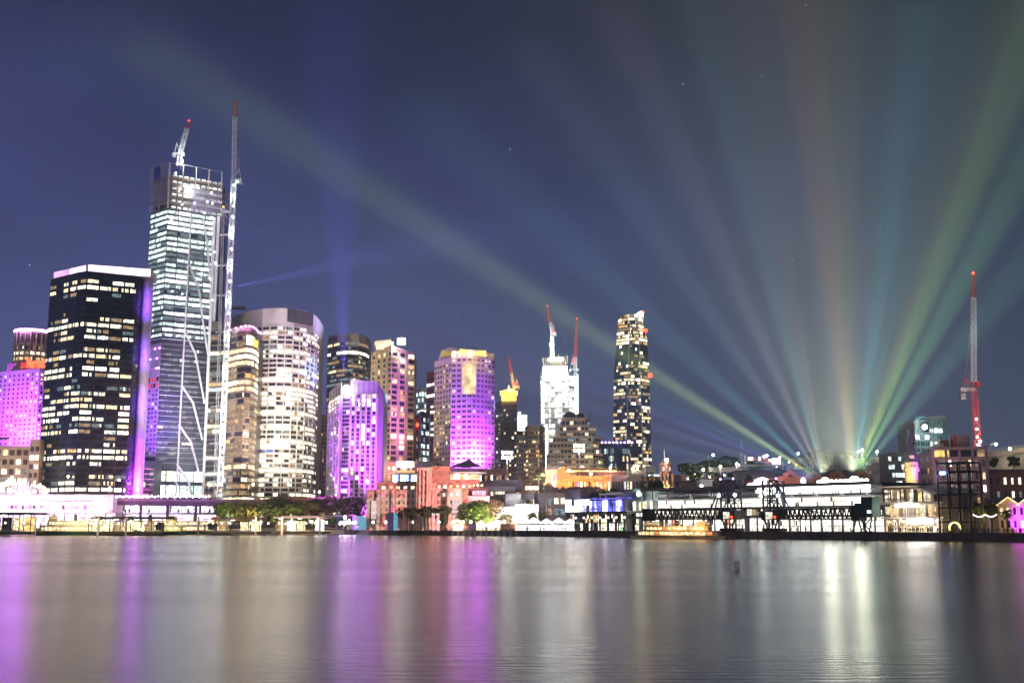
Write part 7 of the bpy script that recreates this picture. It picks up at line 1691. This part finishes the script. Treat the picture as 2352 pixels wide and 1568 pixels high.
def gables():
    Y = 470; root = thing('gabled_warehouse', 'long brick warehouse with a row of stepped curved gables behind the terminal roof', 'warehouse', at(1790, 1118, Y)); a_, c_ = at(1730, 1100, Y), at(2000, 1100, Y); zw = zat(1100, Y); b = MB(); b.slab(a_, c_, Vector((0, 18, 0)), GZ, zw, BRICK); b.build('wall', root)
    for u in (1814, 1868, 1922, 1977):
        c = at(u, 1078, Y); zp = c.z; w = 5.2; h = zp - zw; prof = [(-w, 0), (-w, h * .18), (-w * .86, h * .30), (-w * .58, h * .36), (-w * .52, h * .58), (-w * .40, h * .66), (0, h), (w * .40, h * .66), (w * .52, h * .58), (w * .58, h * .36), (w * .86, h * .30), (w, h * .18), (w, 0)]
        g_ = MB(); f = [(c.x + x, Y - .3, zw + z) for x, z in prof]; k = [(c.x + x, Y + .5, zw + z) for x, z in prof]; g_.face(f, BRICK); g_.face(k[::-1], BRICK)
        for i in range(len(f) - 1): g_.face([f[i], k[i], k[i + 1], f[i + 1]], mat('gable_coping', (.5, .36, .28), .8))
        go = g_.build('gable', root); m_ = MB(); m_.face([(c.x + .9 * math.cos(math.pi * i / 6 * 1.0) * (1 if True else 0), Y - .36, zw + 1 + 1.1 * math.sin(math.pi * i / 6)) for i in range(7)], GLASS); m_.build('lunette', go)
    r_ = MB(); r_.face([(a_.x, Y + .6, zw), (c_.x, Y + .6, zw), (c_.x, Y + 9, zw + 4.4), (a_.x, Y + 9, zw + 4.4)], SLATE); r_.face([(a_.x, Y + 9, zw + 4.4), (c_.x, Y + 9, zw + 4.4), (c_.x, Y + 18, zw), (a_.x, Y + 18, zw)], SLATE); r_.build('roof', root)
    lamp('warehouse_light', at(1800, 1108, 455), 3e3, (1, .5, .4), .6)
gables()
b = MB(); p = at(1845, 1104, 468); b.ball(p, 1.1, lit('pale_blue_sign', (.6, .72, 1), 4, 1, 1), 8, 6, 1.35); tag(b.build('hanging_sign'), 'glowing pale blue oval sign between two brick gables', 'sign')
def dome_tent():
    p = q(1752, 62, 1110); root = thing('dome_tent', 'brilliant white half-round tent above the terminal roof', 'tent', (p.x, p.y, GZ)); z0 = zat(1119, p.y); r_ = (at(1776, 1100, p.y).x - at(1729, 1100, p.y).x) / 2 * .92; b = MB(); n = 16; m = lit('tent_glow', (1, .86, .95), 4.5, .8, 1.2, (.2, .2, .2)); f = [(p.x - r_ * math.cos(math.pi * i / n), p.y, z0 + (zat(1096, p.y) - z0) * math.sin(math.pi * i / n)) for i in range(n + 1)]; k = [(x, y + 14, z) for x, y, z in f]
    b.face(f, m); b.face(k[::-1], m)
    for i in range(n): b.face([f[i], k[i], k[i + 1], f[i + 1]], m)
    b.build('shell', root); b = MB(); b.box((p.x, p.y + 7, (GZ + z0) / 2), (r_ * 2.3, 14, z0 - GZ), PINKR); b.build('base', root); lamp('tent_light', (p.x, p.y - 6, z0 + 5), 9e3, (1, .8, .95), 1)
dome_tent()
def traffic_gantry():
    Y = 600; root = thing('sign_gantry', 'motorway sign gantry with red and white panels on the hill', 'gantry', at(1712, 1080, Y)); a_, c_ = at(1712, 1056, Y), at(1797, 1061, Y); b = MB(); b.lattice(a_, c_, 1.1, 22, GALV, .2); b.bar((a_.x, Y, a_.z - 14), a_ + Vector((0, 0, 2.2)), .8, GALV); b.bar((c_.x, Y, c_.z - 8), c_, .8, GALV); b.build('truss', root)
    for i, (u, v, w, h, m) in enumerate(((1724, 1053, 2.6, 1.6, CREAM), (1745, 1053, 1.4, 2.2, CREAM), (1735, 1054, 1, 1, REDW), (1757, 1056, 1, 1, REDW), (1770, 1057, 2.2, 1.3, CREAM), (1783, 1059, 4.2, 3, WHITE), (1764, 1060, 1, .8, REDW))): b = MB(); b.box(at(u, v, Y - 1), (w, .3, h), m); b.build('panel', root)
    b = MB(); p0, p1 = at(1700, 1068, Y - 4), at(1800, 1068, Y - 4); b.slab(p0, p1, Vector((0, 3, 0)), zat(1071, Y), zat(1067, Y), PALEC); b.build('parapet', root)
traffic_gantry()
b = MB(); p = at(1704, 1100, 620); b.bar((p.x, 620, zat(1085, 620)), (p.x, 620, zat(1010, 620)), .3, GALV); b.bar(at(1696, 1042, 620), at(1713, 1042, 620), .15, GALV); b.bar(at(1694, 1047, 620), at(1714, 1047, 620), .12, GALV); tag(b.build('radio_mast'), 'thin radio mast with short cross arms on the hill', 'mast')
# tall crane at the right
rb, rtp, rtip = at(2246, 1035, 520), at(2236.5, 878, 520), at(2235.5, 630, 520)
rc = crane('tall lone tower crane with a red mast and white near-vertical jib at the right', rb - Vector((0, 0, 25)), rtp, rtip, 2.1, 1.8, 26, 26, STEEL, REDST, 2, REDST, Vector((-5.5, 0, -5)), True, .17, None, .5)
for v in (962, 985, 1003, 1021):
    u = 2236.5 + (v - 878) * .060; b = MB(); b.ball(at(u + 1, v, 517), .5, lit('mast_lamp_lilac', (.92, .88, 1), 14, 1, 1), 6, 4); b.build('mast_lamp', rc); lamp('crane_light', at(u + 1, v, 513), 1.2e3, (1, .8, .85), .4)
lamp('crane_light', at(2234, 900, 505), 4e3, (1, .6, .5), 1); lamp('crane_light', at(2238, 760, 500), 7e3, (1, .9, .9), 1)

# cottages, palms and the violet wall at the right edge
CR = mat('cream_cottage', (.62, .46, .27), .8)
for i, (u0, u1) in enumerate(((2291, 2336), (2336.5, 2382))): gable_house('gabled_shop', ('cream gabled shop with lit eaves beside the violet wall', 'second cream gabled shop cut by the right edge of the picture')[i], u0, u1, 1159, 1143, 352, CR, 12, 3, [(GLASS, 4), (WARM, 1)], SLATE, None, 2, 'shop', lit('eave_light', (1, .7, .3), 1.5, .6, 1.4))
lamp('shop_light', at(2310, 1180, 340), 1.6e3, (1, .68, .28), .4); lamp('shop_light', at(2345, 1185, 340), 1.2e3, (1, .6, .5), .4)
block('side_wall', 'plain rendered wall flooded violet between the palms and the cream shop', 'building', 2264, 2290, 1156, 356, mat('plain_render', (.6, .5, .6), .8), dep=10)
spot('floodlight', (at(2276, 1, 340).x, 346, GZ + 1), (at(2276, 1, 356).x, 356, 9), 2.2e4, (.45, .03, 1), 84, 1)
PROTO = {}
def palm(label, u, Y, vtop, seed, group=None, leaf=None):
    leaf = leaf or LPALM; first = PROTO.setdefault(leaf.name, [None])
    if first[0] is None:
        r = random.Random(seed); root = thing('palm_tree', label, 'palm tree', (0, 0, 0), group); b = MB(); b.bar((0, 0, 0), (.15, 0, 6.6), .55, BARK, 8, .42); b.build('trunk', root); b = MB()
        for i in range(46):
            a_ = 2 * math.pi * i / 46 * 5.3; el = .9 - 1.5 * r.random(); ln = 2.6 + .8 * r.random(); prev = Vector((.15, 0, 6.6)); d = Vector((math.cos(a_) * math.cos(el), math.sin(a_) * math.cos(el), math.sin(el)))
            for s_ in range(5):
                nx = prev + d * (ln / 5); sd_ = d.cross(Vector((0, 0, 1))).normalized() * (.34 * math.sin(math.pi * (s_ + .7) / 5.6) + .05); b.face([prev - sd_, prev + sd_ * .2 + Vector((0, 0, .12)), nx + sd_ * .2 + Vector((0, 0, .12)), nx - sd_], leaf); b.face([prev + sd_, prev, nx, nx + sd_], leaf); prev = nx; d = (d + Vector((0, 0, -.26))).normalized()
        b.build('crown', root); first[0] = root; o = root
    else: o = copy_tree(first[0]); o['label'] = label
    h = zat(vtop, Y) - GZ; s = h / 8.4; o.scale = (s, s, s); o.location = (at(u, 1180, Y).x, Y, GZ); o.rotation_euler = (0, 0, seed); 
    if group: o['group'] = group
    return o
LPALM = leafm('palm_leaves', (.10, .105, .020))
for i, (u, Y, v, lab) in enumerate(((2247, 345, 1146, 'tallest yellow-lit palm beside the black frame tower'), (2264, 342, 1160, 'lower wide palm in front of the violet wall'), (2277, 352, 1147, 'palm rising behind the violet wall'), (2312, 340, 1166, 'short palm in front of the cream gabled shop'))): palm(lab, u, Y, v, i + 1, 'palms at the right end')
for u, v in ((2250, 1180), (2268, 1185)): lamp('palm_light', at(u, v, 337), 1.1e3, (1, .85, .25), .3)
for i, (u, Y, v) in enumerate(((926, 520, 1162), (938, 522, 1161), (946, 524, 1166), (956, 520, 1162), (968, 522, 1162), (978, 521, 1156), (985, 523, 1160))): palm(('first', 'second', 'third', 'fourth', 'fifth', 'sixth', 'seventh')[i] + ' dark palm, counted from the violet kiosk side, in front of the red museum', u, Y, v, 10 + i, 'palms in front of the red museum', LD)  # dark leaf colour put in for their silhouette against the lit museum
for i, (u, Y, v) in enumerate(((1223, 520, 1172), (1246, 515, 1172))): palm(('pale palm in front of the tall white gallery box', 'pale palm by the brick warehouse corner')[i], u, Y, v, 30 + i, 'palms by the white tents')

# ================================================================== SMALL THINGS
def kiosk():
    Y = 590; a_, c_ = at(823, 1190, Y), at(848, 1190, Y); root = thing('festival_kiosk', 'violet and turquoise box kiosk with white lettering beside the violet stage', 'kiosk', (a_.x, Y, GZ)); k = at(836, 1, Y).x; z1 = zat(1187, Y)
    b = MB(); b.prism([(a_.x, Y), (k, Y), (k, Y + 4), (a_.x, Y + 4)], GZ, z1, mat('violet_box', (.26, .20, .48), .6)); b.build('box', root); b = MB(); b.prism([(k + .02, Y + .05), (c_.x, Y + 1), (c_.x, Y + 4), (k + .02, Y + 4)], GZ, z1 + .5, lit('turquoise_box', (.20, .62, .85), .55, .8, 1.2)); b.build('side_box', root)
    text('VIVID', 1.0, lit('sign_white', (1, 1, 1), .9, 1, 1), root, (a_.x + .45, Y - .05, GZ + 1.0), (1, 0, 0), 'lettering', .01, .06, width=(k - a_.x) * .72)
    Y = 520; a_, c_ = at(991, 1, Y), at(1018, 1, Y)
kiosk()
b = MB(); a_ = at(991, 1190, 530); b.box((at(917, 1, 530).x, 530, GZ + 4), (3.0, 3, 8), mat('violet_box', (.26, .2, .48), .6)); b2 = b.build('totem'); tag(b2, 'tall violet festival totem box in front of the red museum', 'totem')
b = MB(); b.box((at(925.5, 1, 530).x, 530.4, GZ + 4), (2.6, 3, 8), lit('turquoise_box', (.2, .62, .85), .55, .8, 1.2)); tag(b.build('totem'), 'turquoise festival totem box joined to the tall violet one', 'totem')
def stage():
    Y = 585; root = thing('light_stage', 'blazing violet-white cluster of stage lights beside the box kiosk', 'stage', at(800, 1205, Y)); r = random.Random(2); m = lit('stage_lamp', (1, .80, 1), 14, 1, 1); b = MB(); x0, x1 = at(776, 1, Y).x, at(818, 1, Y).x
    b.prism([(x0, Y), (x1, Y), (x1, Y + 5), (x0, Y + 5)], GZ, GZ + .8, DKSTEEL); b.bar((x0, Y, GZ + .8), (x0, Y, GZ + 7), .3, GALV); b.bar((x1, Y, GZ + .8), (x1, Y, GZ + 7), .3, GALV); b.bar((x0, Y, GZ + 7), (x1, Y, GZ + 7), .3, GALV); b.build('rig', root)
    for i in range(16): u = 780 + 36 * r.random(); g_ = MB(); g_.ball(at(u, 1206 - 20 * r.random() * (1 if 790 < u < 812 else .4), Y - 1), .45 + .3 * r.random(), m, 6, 4); g_.build('stage_lamp', root)
    lamp('stage_light', at(800, 1196, Y - 6), 7e3, (.85, .35, 1), 1)
stage()
def tent(label, u0, u1, Y, vt, vb, m, group='white market tents', glow=True):
    x0, x1 = at(u0, 1, Y).x, at(u1, 1, Y).x; z1, z2 = zat(vb, Y), zat(vt, Y); root = thing('market_tent', label, 'tent', ((x0 + x1) / 2, Y, GZ), group); d = 5; b = MB(); c = ((x0 + x1) / 2, Y + d / 2, z2)
    q_ = [(x0, Y), (x1, Y), (x1, Y + d), (x0, Y + d)]
    for i in range(4): b.face([(*q_[i], z1), (*q_[(i + 1) % 4], z1), c], m)
    for i in range(4): b.face([(*q_[i], z1), (*q_[(i + 1) % 4], z1), (*q_[(i + 1) % 4], z1 - .5), (*q_[i], z1 - .5)], m)
    b.build('canopy', root)
    for x, y in q_: b = MB(); b.bar((x, y, GZ), (x, y, z1), .15, STEEL); b.build('pole', root)
    b = MB(); b.box(((x0 + x1) / 2, Y + d - .4, GZ + 1.4), (abs(x1 - x0) * .92, .2, 2.4), SHOPW); b.build('back_wall', root); b = MB(); b.box(((x0 + x1) / 2, Y + .7, GZ + .5), (abs(x1 - x0) * .9, .6, .95), m); b.build('counter', root)
tw = lit('tent_white', (1, .98, .98), 3.0, .8, 1.2, (.2, .2, .2)); tp = lit('tent_pink', (1, .80, .95), 2.6, .8, 1.2, (.2, .2, .2)); ty = lit('tent_yellow', (1, .88, .45), 2.0, .8, 1.2, (.2, .2, .2))
for i, (u0, u1, Y, vt, vb, m, lab) in enumerate(((1050, 1072, 520, 1192, 1197, ty, 'yellow-lit tent under the clipped dark tree'), (1100, 1118, 516, 1194, 1201, ty, 'peaked yellow tent below the wide green tree'), (1120, 1150, 514, 1196, 1202, ty, 'longer yellow tent right of the peaked one'), (1183, 1208, 500, 1190, 1198, tw, 'white tent at the foot of the tall white gallery box'), (1210, 1236, 497, 1188, 1197, tw, 'white tent left of the pink-fronted tent'), (1238, 1262, 493, 1190, 1198, tp, 'pink-fronted tent in the middle of the white tents'), (1264, 1288, 489, 1188, 1197, tw, 'white tent below the brick warehouse'), (1288, 1312, 485, 1191, 1199, tw, 'last white tent beside the terrace columns'))): tent(lab, u0, u1, Y, vt, vb, m)
for u, y, e in ((1200, 490, 6e3), (1245, 486, 7e3), (1285, 480, 7e3), (1120, 508, 2.5e3)): lamp('tent_light', at(u, 1196, y), e * .5, (1, .97, .94) if u > 1150 else (1, .9, .3), .6)

# street lamps
lamp_proto = {}
def street_lamp(label, u, v, Y, kind='globe', ground=None, col=(1, .90, .62), group='street lamps', e=0):
    m = lit('lamp_cool' if col[2] > .9 else 'lamp_warm', col, 24, 1, 1); z = zat(v, Y); g0 = GZ if ground is None else zat(ground, Y); root = thing('street_lamp', label, 'street lamp', (at(u, v, Y).x, Y, g0), group); x = root.location.x
    b = MB()
    if kind == 'arm': b.bar((x - 2.6, Y, g0), (x - 2.6, Y, z - .6), .28, GALV, 6, .2); b.bar((x - 2.6, Y, z - .6), (x - 1.6, Y, z + .35), .18, GALV); b.bar((x - 1.6, Y, z + .35), (x, Y, z + .35), .16, GALV)
    else: b.bar((x, Y, g0), (x, Y, z), .32 if kind != 'flood' else .7, GALV, 6, .2 if kind != 'flood' else .5)
    b.build('pole', root)
    if kind == 'flood':
        for i in (-1, 0, 1):
            for k in (0, 1): h_ = MB(); h_.box((x + i * 2.2, Y - .6, z + k * 2.6), (1.5, .6, 1.5), m); h_.build('lamp_head', root)
    else: h_ = MB(); h_.ball((x, Y - .2, z), .62 if Y > 450 else .42, m, 8, 5); h_.build('lamp_head', root)
    if e: lamp('street_light', (x, Y - 3, z - .8), e, col, .4)
W2 = (.92, 1, .97); W1 = (1, .90, .62)
for u, v, Y, k, gnd, c_, lab, e in ((28, 1096, 622, 'arm', None, W1, 'street lamp in front of the brown stepped office, far left', 3e3), (157, 1094, 650, 'globe', None, W1, 'lamp right above the station roof sign', 0), (274, 1102, 634, 'arm', None, W1, 'street lamp left of the violet fin base', 2e3), (252, 1120, 634, 'globe', None, W1, 'low lamp post at the right end of the station roof', 0), (480, 1112, 640, 'globe', None, W1, 'street lamp below the white braces', 2e3), (582, 1112, 640, 'arm', None, W1, 'street lamp in front of the brown rounded office', 2.5e3), (663, 1111, 640, 'globe', None, W1, 'street lamp in front of the bowed office', 2.5e3), (734, 1129, 660, 'globe', None, W1, 'low lamp beside the blank road sign', 0),
    (1165, 1050, 620, 'flood', None, W2, 'tall floodlight mast left of the small sandy apartments', 4e3), (1330, 1034, 620, 'flood', None, W1, 'tall floodlight mast in front of the stepped apartments', 4e3),
    (1307, 1080, 580, 'globe', None, W1, 'lamp at the left end of the glowing clerestory', 2e3), (1357, 1088, 575, 'globe', None, W1, 'lamp in front of the orange hotel roof', 2e3), (1402, 1074, 625, 'globe', None, W1, 'bright star-like lamp at the right end of the clerestory', 4e3), (1453, 1076, 615, 'globe', None, W1, 'round lamp below the slender tower', 3e3),
    (1638, 1044.5, 620, 'arm', 1077, W1, 'curved-arm street lamp highest on the hill', 3e3), (1654.5, 1071.5, 600, 'globe', 1095, W1, 'hill street lamp right of the curved-arm lamp', 3e3), (1615, 1078, 600, 'globe', 1098, W1, 'hill street lamp left of the curved-arm lamp', 3e3), (1692, 1065, 600, 'globe', 1095, W1, 'hill street lamp left of the thin radio mast', 3e3), (1755, 1048, 610, 'globe', 1075, W2, 'left lamp of the pair above the sign gantry', 2e3), (1761, 1046, 612, 'globe', 1075, W2, 'right lamp of the pair above the sign gantry', 0), (1790, 1051, 605, 'globe', 1075, W1, 'lamp at the right end of the sign gantry', 2e3), (1833, 1041, 620, 'globe', 1060, W2, 'lamp at the left of the washed-out pale building', 0), (1972, 1036, 630, 'globe', 1060, W2, 'left lamp of the pair on the flat roof above the searchlights', 0), (1980, 1033, 632, 'globe', 1060, W2, 'right lamp of the pair on the flat roof above the searchlights', 2e3), (1611, 1116, 470, 'globe', None, W2, 'brilliant lamp just above the terminal roof edge', 5e3), (2014, 1037, 600, 'globe', 1065, W1, 'lamp between the searchlight beams and the turret', 1e3),
    (2251, 1013, 515, 'globe', 1030, W1, 'lamp at the foot of the tall lone crane', 2e3), (2287, 1020, 510, 'arm', 1033, W1, 'left street lamp on the bridge approach', 3e3), (2319, 1030, 500, 'globe', 1036, W1, 'low lamp on the bridge approach railing', 1e3)):
    street_lamp(lab, u, v, Y, k, gnd, c_, 'street lamps', e)
# promenade globes: one copied
pg2 = 'white globe lamps along the promenade'
gsrc = None
GLB = [(678, 604, 'globe lamp by the white-lit wharf'), (716, 600, 'globe lamp left of the blue flags'), (735, 600, 'globe lamp between the blue flags'), (750, 600, 'globe lamp right of the blue flags'), (845, 585, 'globe lamp beside the turquoise kiosk'), (857, 540, 'globe lamp at the left end of the red museum'), (886, 535, 'globe lamp under the second row of museum windows'), (947, 530, 'globe lamp among the museum palms'), (1008, 520, 'globe lamp beside the twin white light towers'), (1041, 515, 'globe lamp at the right end of the red museum'), (1064, 512, 'globe lamp left of the wide green tree'), (1081, 510, 'globe lamp below the wide green tree'), (1139, 500, 'globe lamp below the pale tree'), (1158, 497, 'globe lamp right of the pale tree')]
for u, Y, lab in GLB:
    if gsrc is None:
        gsrc = thing('globe_lamp', lab, 'globe lamp', (0, 0, 0), pg2); b = MB(); b.bar((0, 0, 0), (0, 0, 3.4), .14, DKSTEEL, 6); b.build('post', gsrc); b = MB(); b.ball((0, 0, 3.8), .55, lit('globe_white', (1, .95, .90), 10, 1, 1), 8, 5, 1.15); b.build('globe', gsrc); o = gsrc
    else: o = copy_tree(gsrc); o['label'] = lab
    o.location = (at(u, 1200, Y).x, Y, GZ)
# flags, light towers
fsrc = None
for u, Y, lab in ((668, 606, 'blue feather flag nearest the white-lit wharf'), (708, 604, 'blue feather flag between two dark trees'), (741, 604, 'blue feather flag right of the dark round tree'), (775, 596, 'blue feather flag beside the violet stage'), (598, 612, 'blue feather flag by the yellow-lit trees'), (523, 616, 'blue feather flag left of the third wharf')):
    if fsrc is None:
        fsrc = thing('feather_flag', lab, 'flag', (0, 0, 0), 'blue feather flags in the quay park'); b = MB(); b.bar((0, 0, 0), (0, 0, 9), .14, GALV, 6, .05); b.build('pole', fsrc); b = MB(); b.prism([(.05, 0), (1.0, 0), (1.0, .06), (.05, .06)], 3, [8.6, 6.8, 6.8, 8.6], mat('flag_blue', (.06, .12, .34), .7)); b.build('banner', fsrc); o = fsrc
    else: o = copy_tree(fsrc); o['label'] = lab
    o.location = (at(u, 1200, Y).x, Y, GZ)
for u, lab in ((996, 'left one of two white lattice light towers before the red museum'), (1006, 'right one of two white lattice light towers before the red museum')):
    p = at(u, 1200, 515); root = thing('light_tower', lab, 'light tower', (p.x, 515, GZ), 'white lattice light towers'); b = MB(); b.lattice((p.x, 515, GZ), (p.x, 515, zat(1180, 515)), .8, 9, STEEL, .22); b.build('mast', root); b = MB(); b.box((p.x, 514.8, zat(1180, 515)), (1.6, .6, .6), COOL); b.build('lamp_bar', root)
# people on the promenade
def person_mesh(pose, m_top, m_leg, m_skin, m_hair):
    J = [(0, 0, .95), (0, .01, 1.2), (0, .02, 1.42), (0, .02, 1.53), (0, .0, 1.68)]; rad = [(.16, .12), (.15, .11), (.17, .11), (.055, .055), (.10, .115)]; E = [(0, 1), (1, 2), (2, 3), (3, 4)]
    sp = .10 + .10 * pose
    for s_ in (-1, 1):
        k = len(J); J += [(s_ * .10, 0, .88), (s_ * (.10), -.04 - s_ * .14 * pose, .48), (s_ * .11, s_ * .20 * pose, .07), (s_ * .12, s_ * .2 * pose - .14, .03)]; rad += [(.10, .10), (.065, .065), (.045, .045), (.04, .03)]; E += [(0, k), (k, k + 1), (k + 1, k + 2), (k + 2, k + 3)]
        k = len(J); a_ = .5 if (pose > .4 and s_ > 0) else 0; J += [(s_ * .20, .02, 1.38), (s_ * .27, -.02 - a_ * .3, 1.10 + a_ * .1), (s_ * .25, -.12 - a_ * .6, .86 + a_ * .75)]; rad += [(.06, .06), (.045, .045), (.034, .034)]; E += [(2, k), (k, k + 1), (k + 1, k + 2)]
    me = bpy.data.meshes.new('body'); me.from_pydata(J, E, []); ob = bpy.data.objects.new('body', me); C.objects.link(ob); md = ob.modifiers.new('skin', 'SKIN'); md.use_smooth_shade = True
    for v, r_ in zip(me.skin_vertices[0].data, rad): v.radius = r_
    me.skin_vertices[0].data[0].use_root = True
    sd_ = ob.modifiers.new('sub', 'SUBSURF'); sd_.levels = 1; sd_.render_levels = 1
    out_ = bpy.data.meshes.new_from_object(ob.evaluated_get(bpy.context.evaluated_depsgraph_get())); bpy.data.objects.remove(ob); bpy.data.meshes.remove(me); out_.materials.clear()
    for m_ in (m_top, m_leg, m_skin, m_hair): out_.materials.append(m_)
    for p_ in out_.polygons:
        c = p_.center; p_.material_index = 1 if c.z < .92 and abs(c.x) < .24 else 3 if c.z > 1.66 or (c.z > 1.55 and c.y > .04) else 2 if c.z > 1.47 or (c.z < .95 and abs(c.x) >= .22) else 0
    out_.name = 'person'; return out_
skin = mat('skin', (.42, .26, .19), .6); hairm = mat('hair', (.03, .02, .015), .6); tops = [mat('black_jacket', (.02, .02, .025), .8), mat('navy_coat', (.03, .04, .09), .8), mat('red_jacket', (.25, .03, .03), .8), mat('grey_hoodie', (.18, .18, .19), .8)]; jeans = mat('dark_jeans', (.02, .025, .045), .8)
PM = [(person_mesh(p_, tops[i], jeans, skin, hairm), w) for i, (p_, w) in enumerate(((0., 'black jacket'), (.6, 'navy coat'), (.3, 'red jacket'), (.9, 'grey hoodie')))]
r = random.Random(11)
zones = [(1015, 1150, 26, 'in the yellow-lit crowd below the trees'), (1150, 1310, 34, 'among the white tents'), (1318, 1440, 12, 'in front of the lit shop terrace'), (1700, 1960, 20, 'on the bright quay below the gangway boom'), (2030, 2160, 26, 'outside the bright dining rooms'), (2160, 2350, 22, 'by the railings near the palms')]
for u0, u1, n_, where in zones:
    for i in range(n_):
        k = r.randrange(4); me, w = PM[k]; u = u0 + (u1 - u0) * (i + r.random()) / n_; t = 1.2 + 5.5 * r.random() ** 1.5; p = q(u, t); o = bpy.data.objects.new('person', me); C.objects.link(o); o.location = (p.x, p.y, GZ); o.rotation_euler = (0, 0, r.random() * 6.28); s_ = .94 + .12 * r.random(); o.scale = (s_, s_, s_)
        tag(o, f'person in a {w} {where}', 'person', f'{w} people {where}')
# buoy in the water, railings on the quay
def buoy():
    p = atz(1692, 1308, 0); root = thing('marker_buoy', 'small grey marker board with a pale chevron floating on the open water', 'buoy', (p.x, p.y, 0)); k = p.y / F
    b = MB(); b.bar((p.x, p.y, -.2), (p.x, p.y, .18), 14 * k, mat('buoy_grey', (.42, .42, .45), .7), 14, 12 * k); b.build('float', root)
    w = 12 * k; z0, z1 = .15, 21 * k; b = MB(); b.box((p.x, p.y, (z0 + z1) / 2), (w * 1.1, .06, z1 - z0), mat('buoy_grey', (.42, .42, .45), .7)); bd = b.build('board', root)
    m = mat('buoy_mark', (.62, .60, .36), .6); c = MB(); y = p.y - .04; c.face([(p.x + w * .02, y, z1 - .03), (p.x + w * .5, y, z1 - .03), (p.x + w * .5, y, z0 + .02), (p.x + w * .36, y, z0 + (z1 - z0) * .2)], m); c.face([(p.x - w * .2, y, z0 + (z1 - z0) * .5), (p.x - w * .02, y, z0 + (z1 - z0) * .62), (p.x + w * .22, y, z0 + .02), (p.x + w * .05, y, z0 + .02)], m); c.build('chevron', bd)
buoy()
def quay_rail(label, u0, u1, n_):
    p0, p1 = q(u0, .8), q(u1, .8); root = thing('quay_railing', label, 'railing', (p0.x, p0.y, GZ)); b = MB()
    for i in range(n_ + 1): p = p0.lerp(p1, i / n_); b.bar((p.x, p.y, GZ), (p.x, p.y, GZ + 1.1), .08, DKSTEEL)
    b.build('post_row', root); b = MB(); b.bar((*p0, GZ + 1.1), (*p1, GZ + 1.1), .1, DKSTEEL); b.bar((*p0, GZ + .6), (*p1, GZ + .6), .06, DKSTEEL); b.build('rail', root)
quay_rail('thin dark railing on the quay edge below the gallery and tents', 1022, 1300, 60); quay_rail('thin dark railing on the quay edge at the right end', 2165, 2400, 40)
# white fairy lights along the right end
for i in range(10):
    pass
b = MB()
for i in range(26): p = q(2236 + i * 2.1, 9); zz = 7.6 - .6 * math.sin(math.pi * (i % 13) / 12); b.ball((p.x, p.y, zz), .17, lit('fairy_light', (1, .80, .62), 5, 1, 1), 5, 3)
p0 = q(2236, 9); b.bar((p0.x, p0.y, 7.6), (*q(2290, 9), 7.6), .04, DKSTEEL); tag(b.build('string_lights'), 'string of bright fairy lights below the palms', 'string lights')
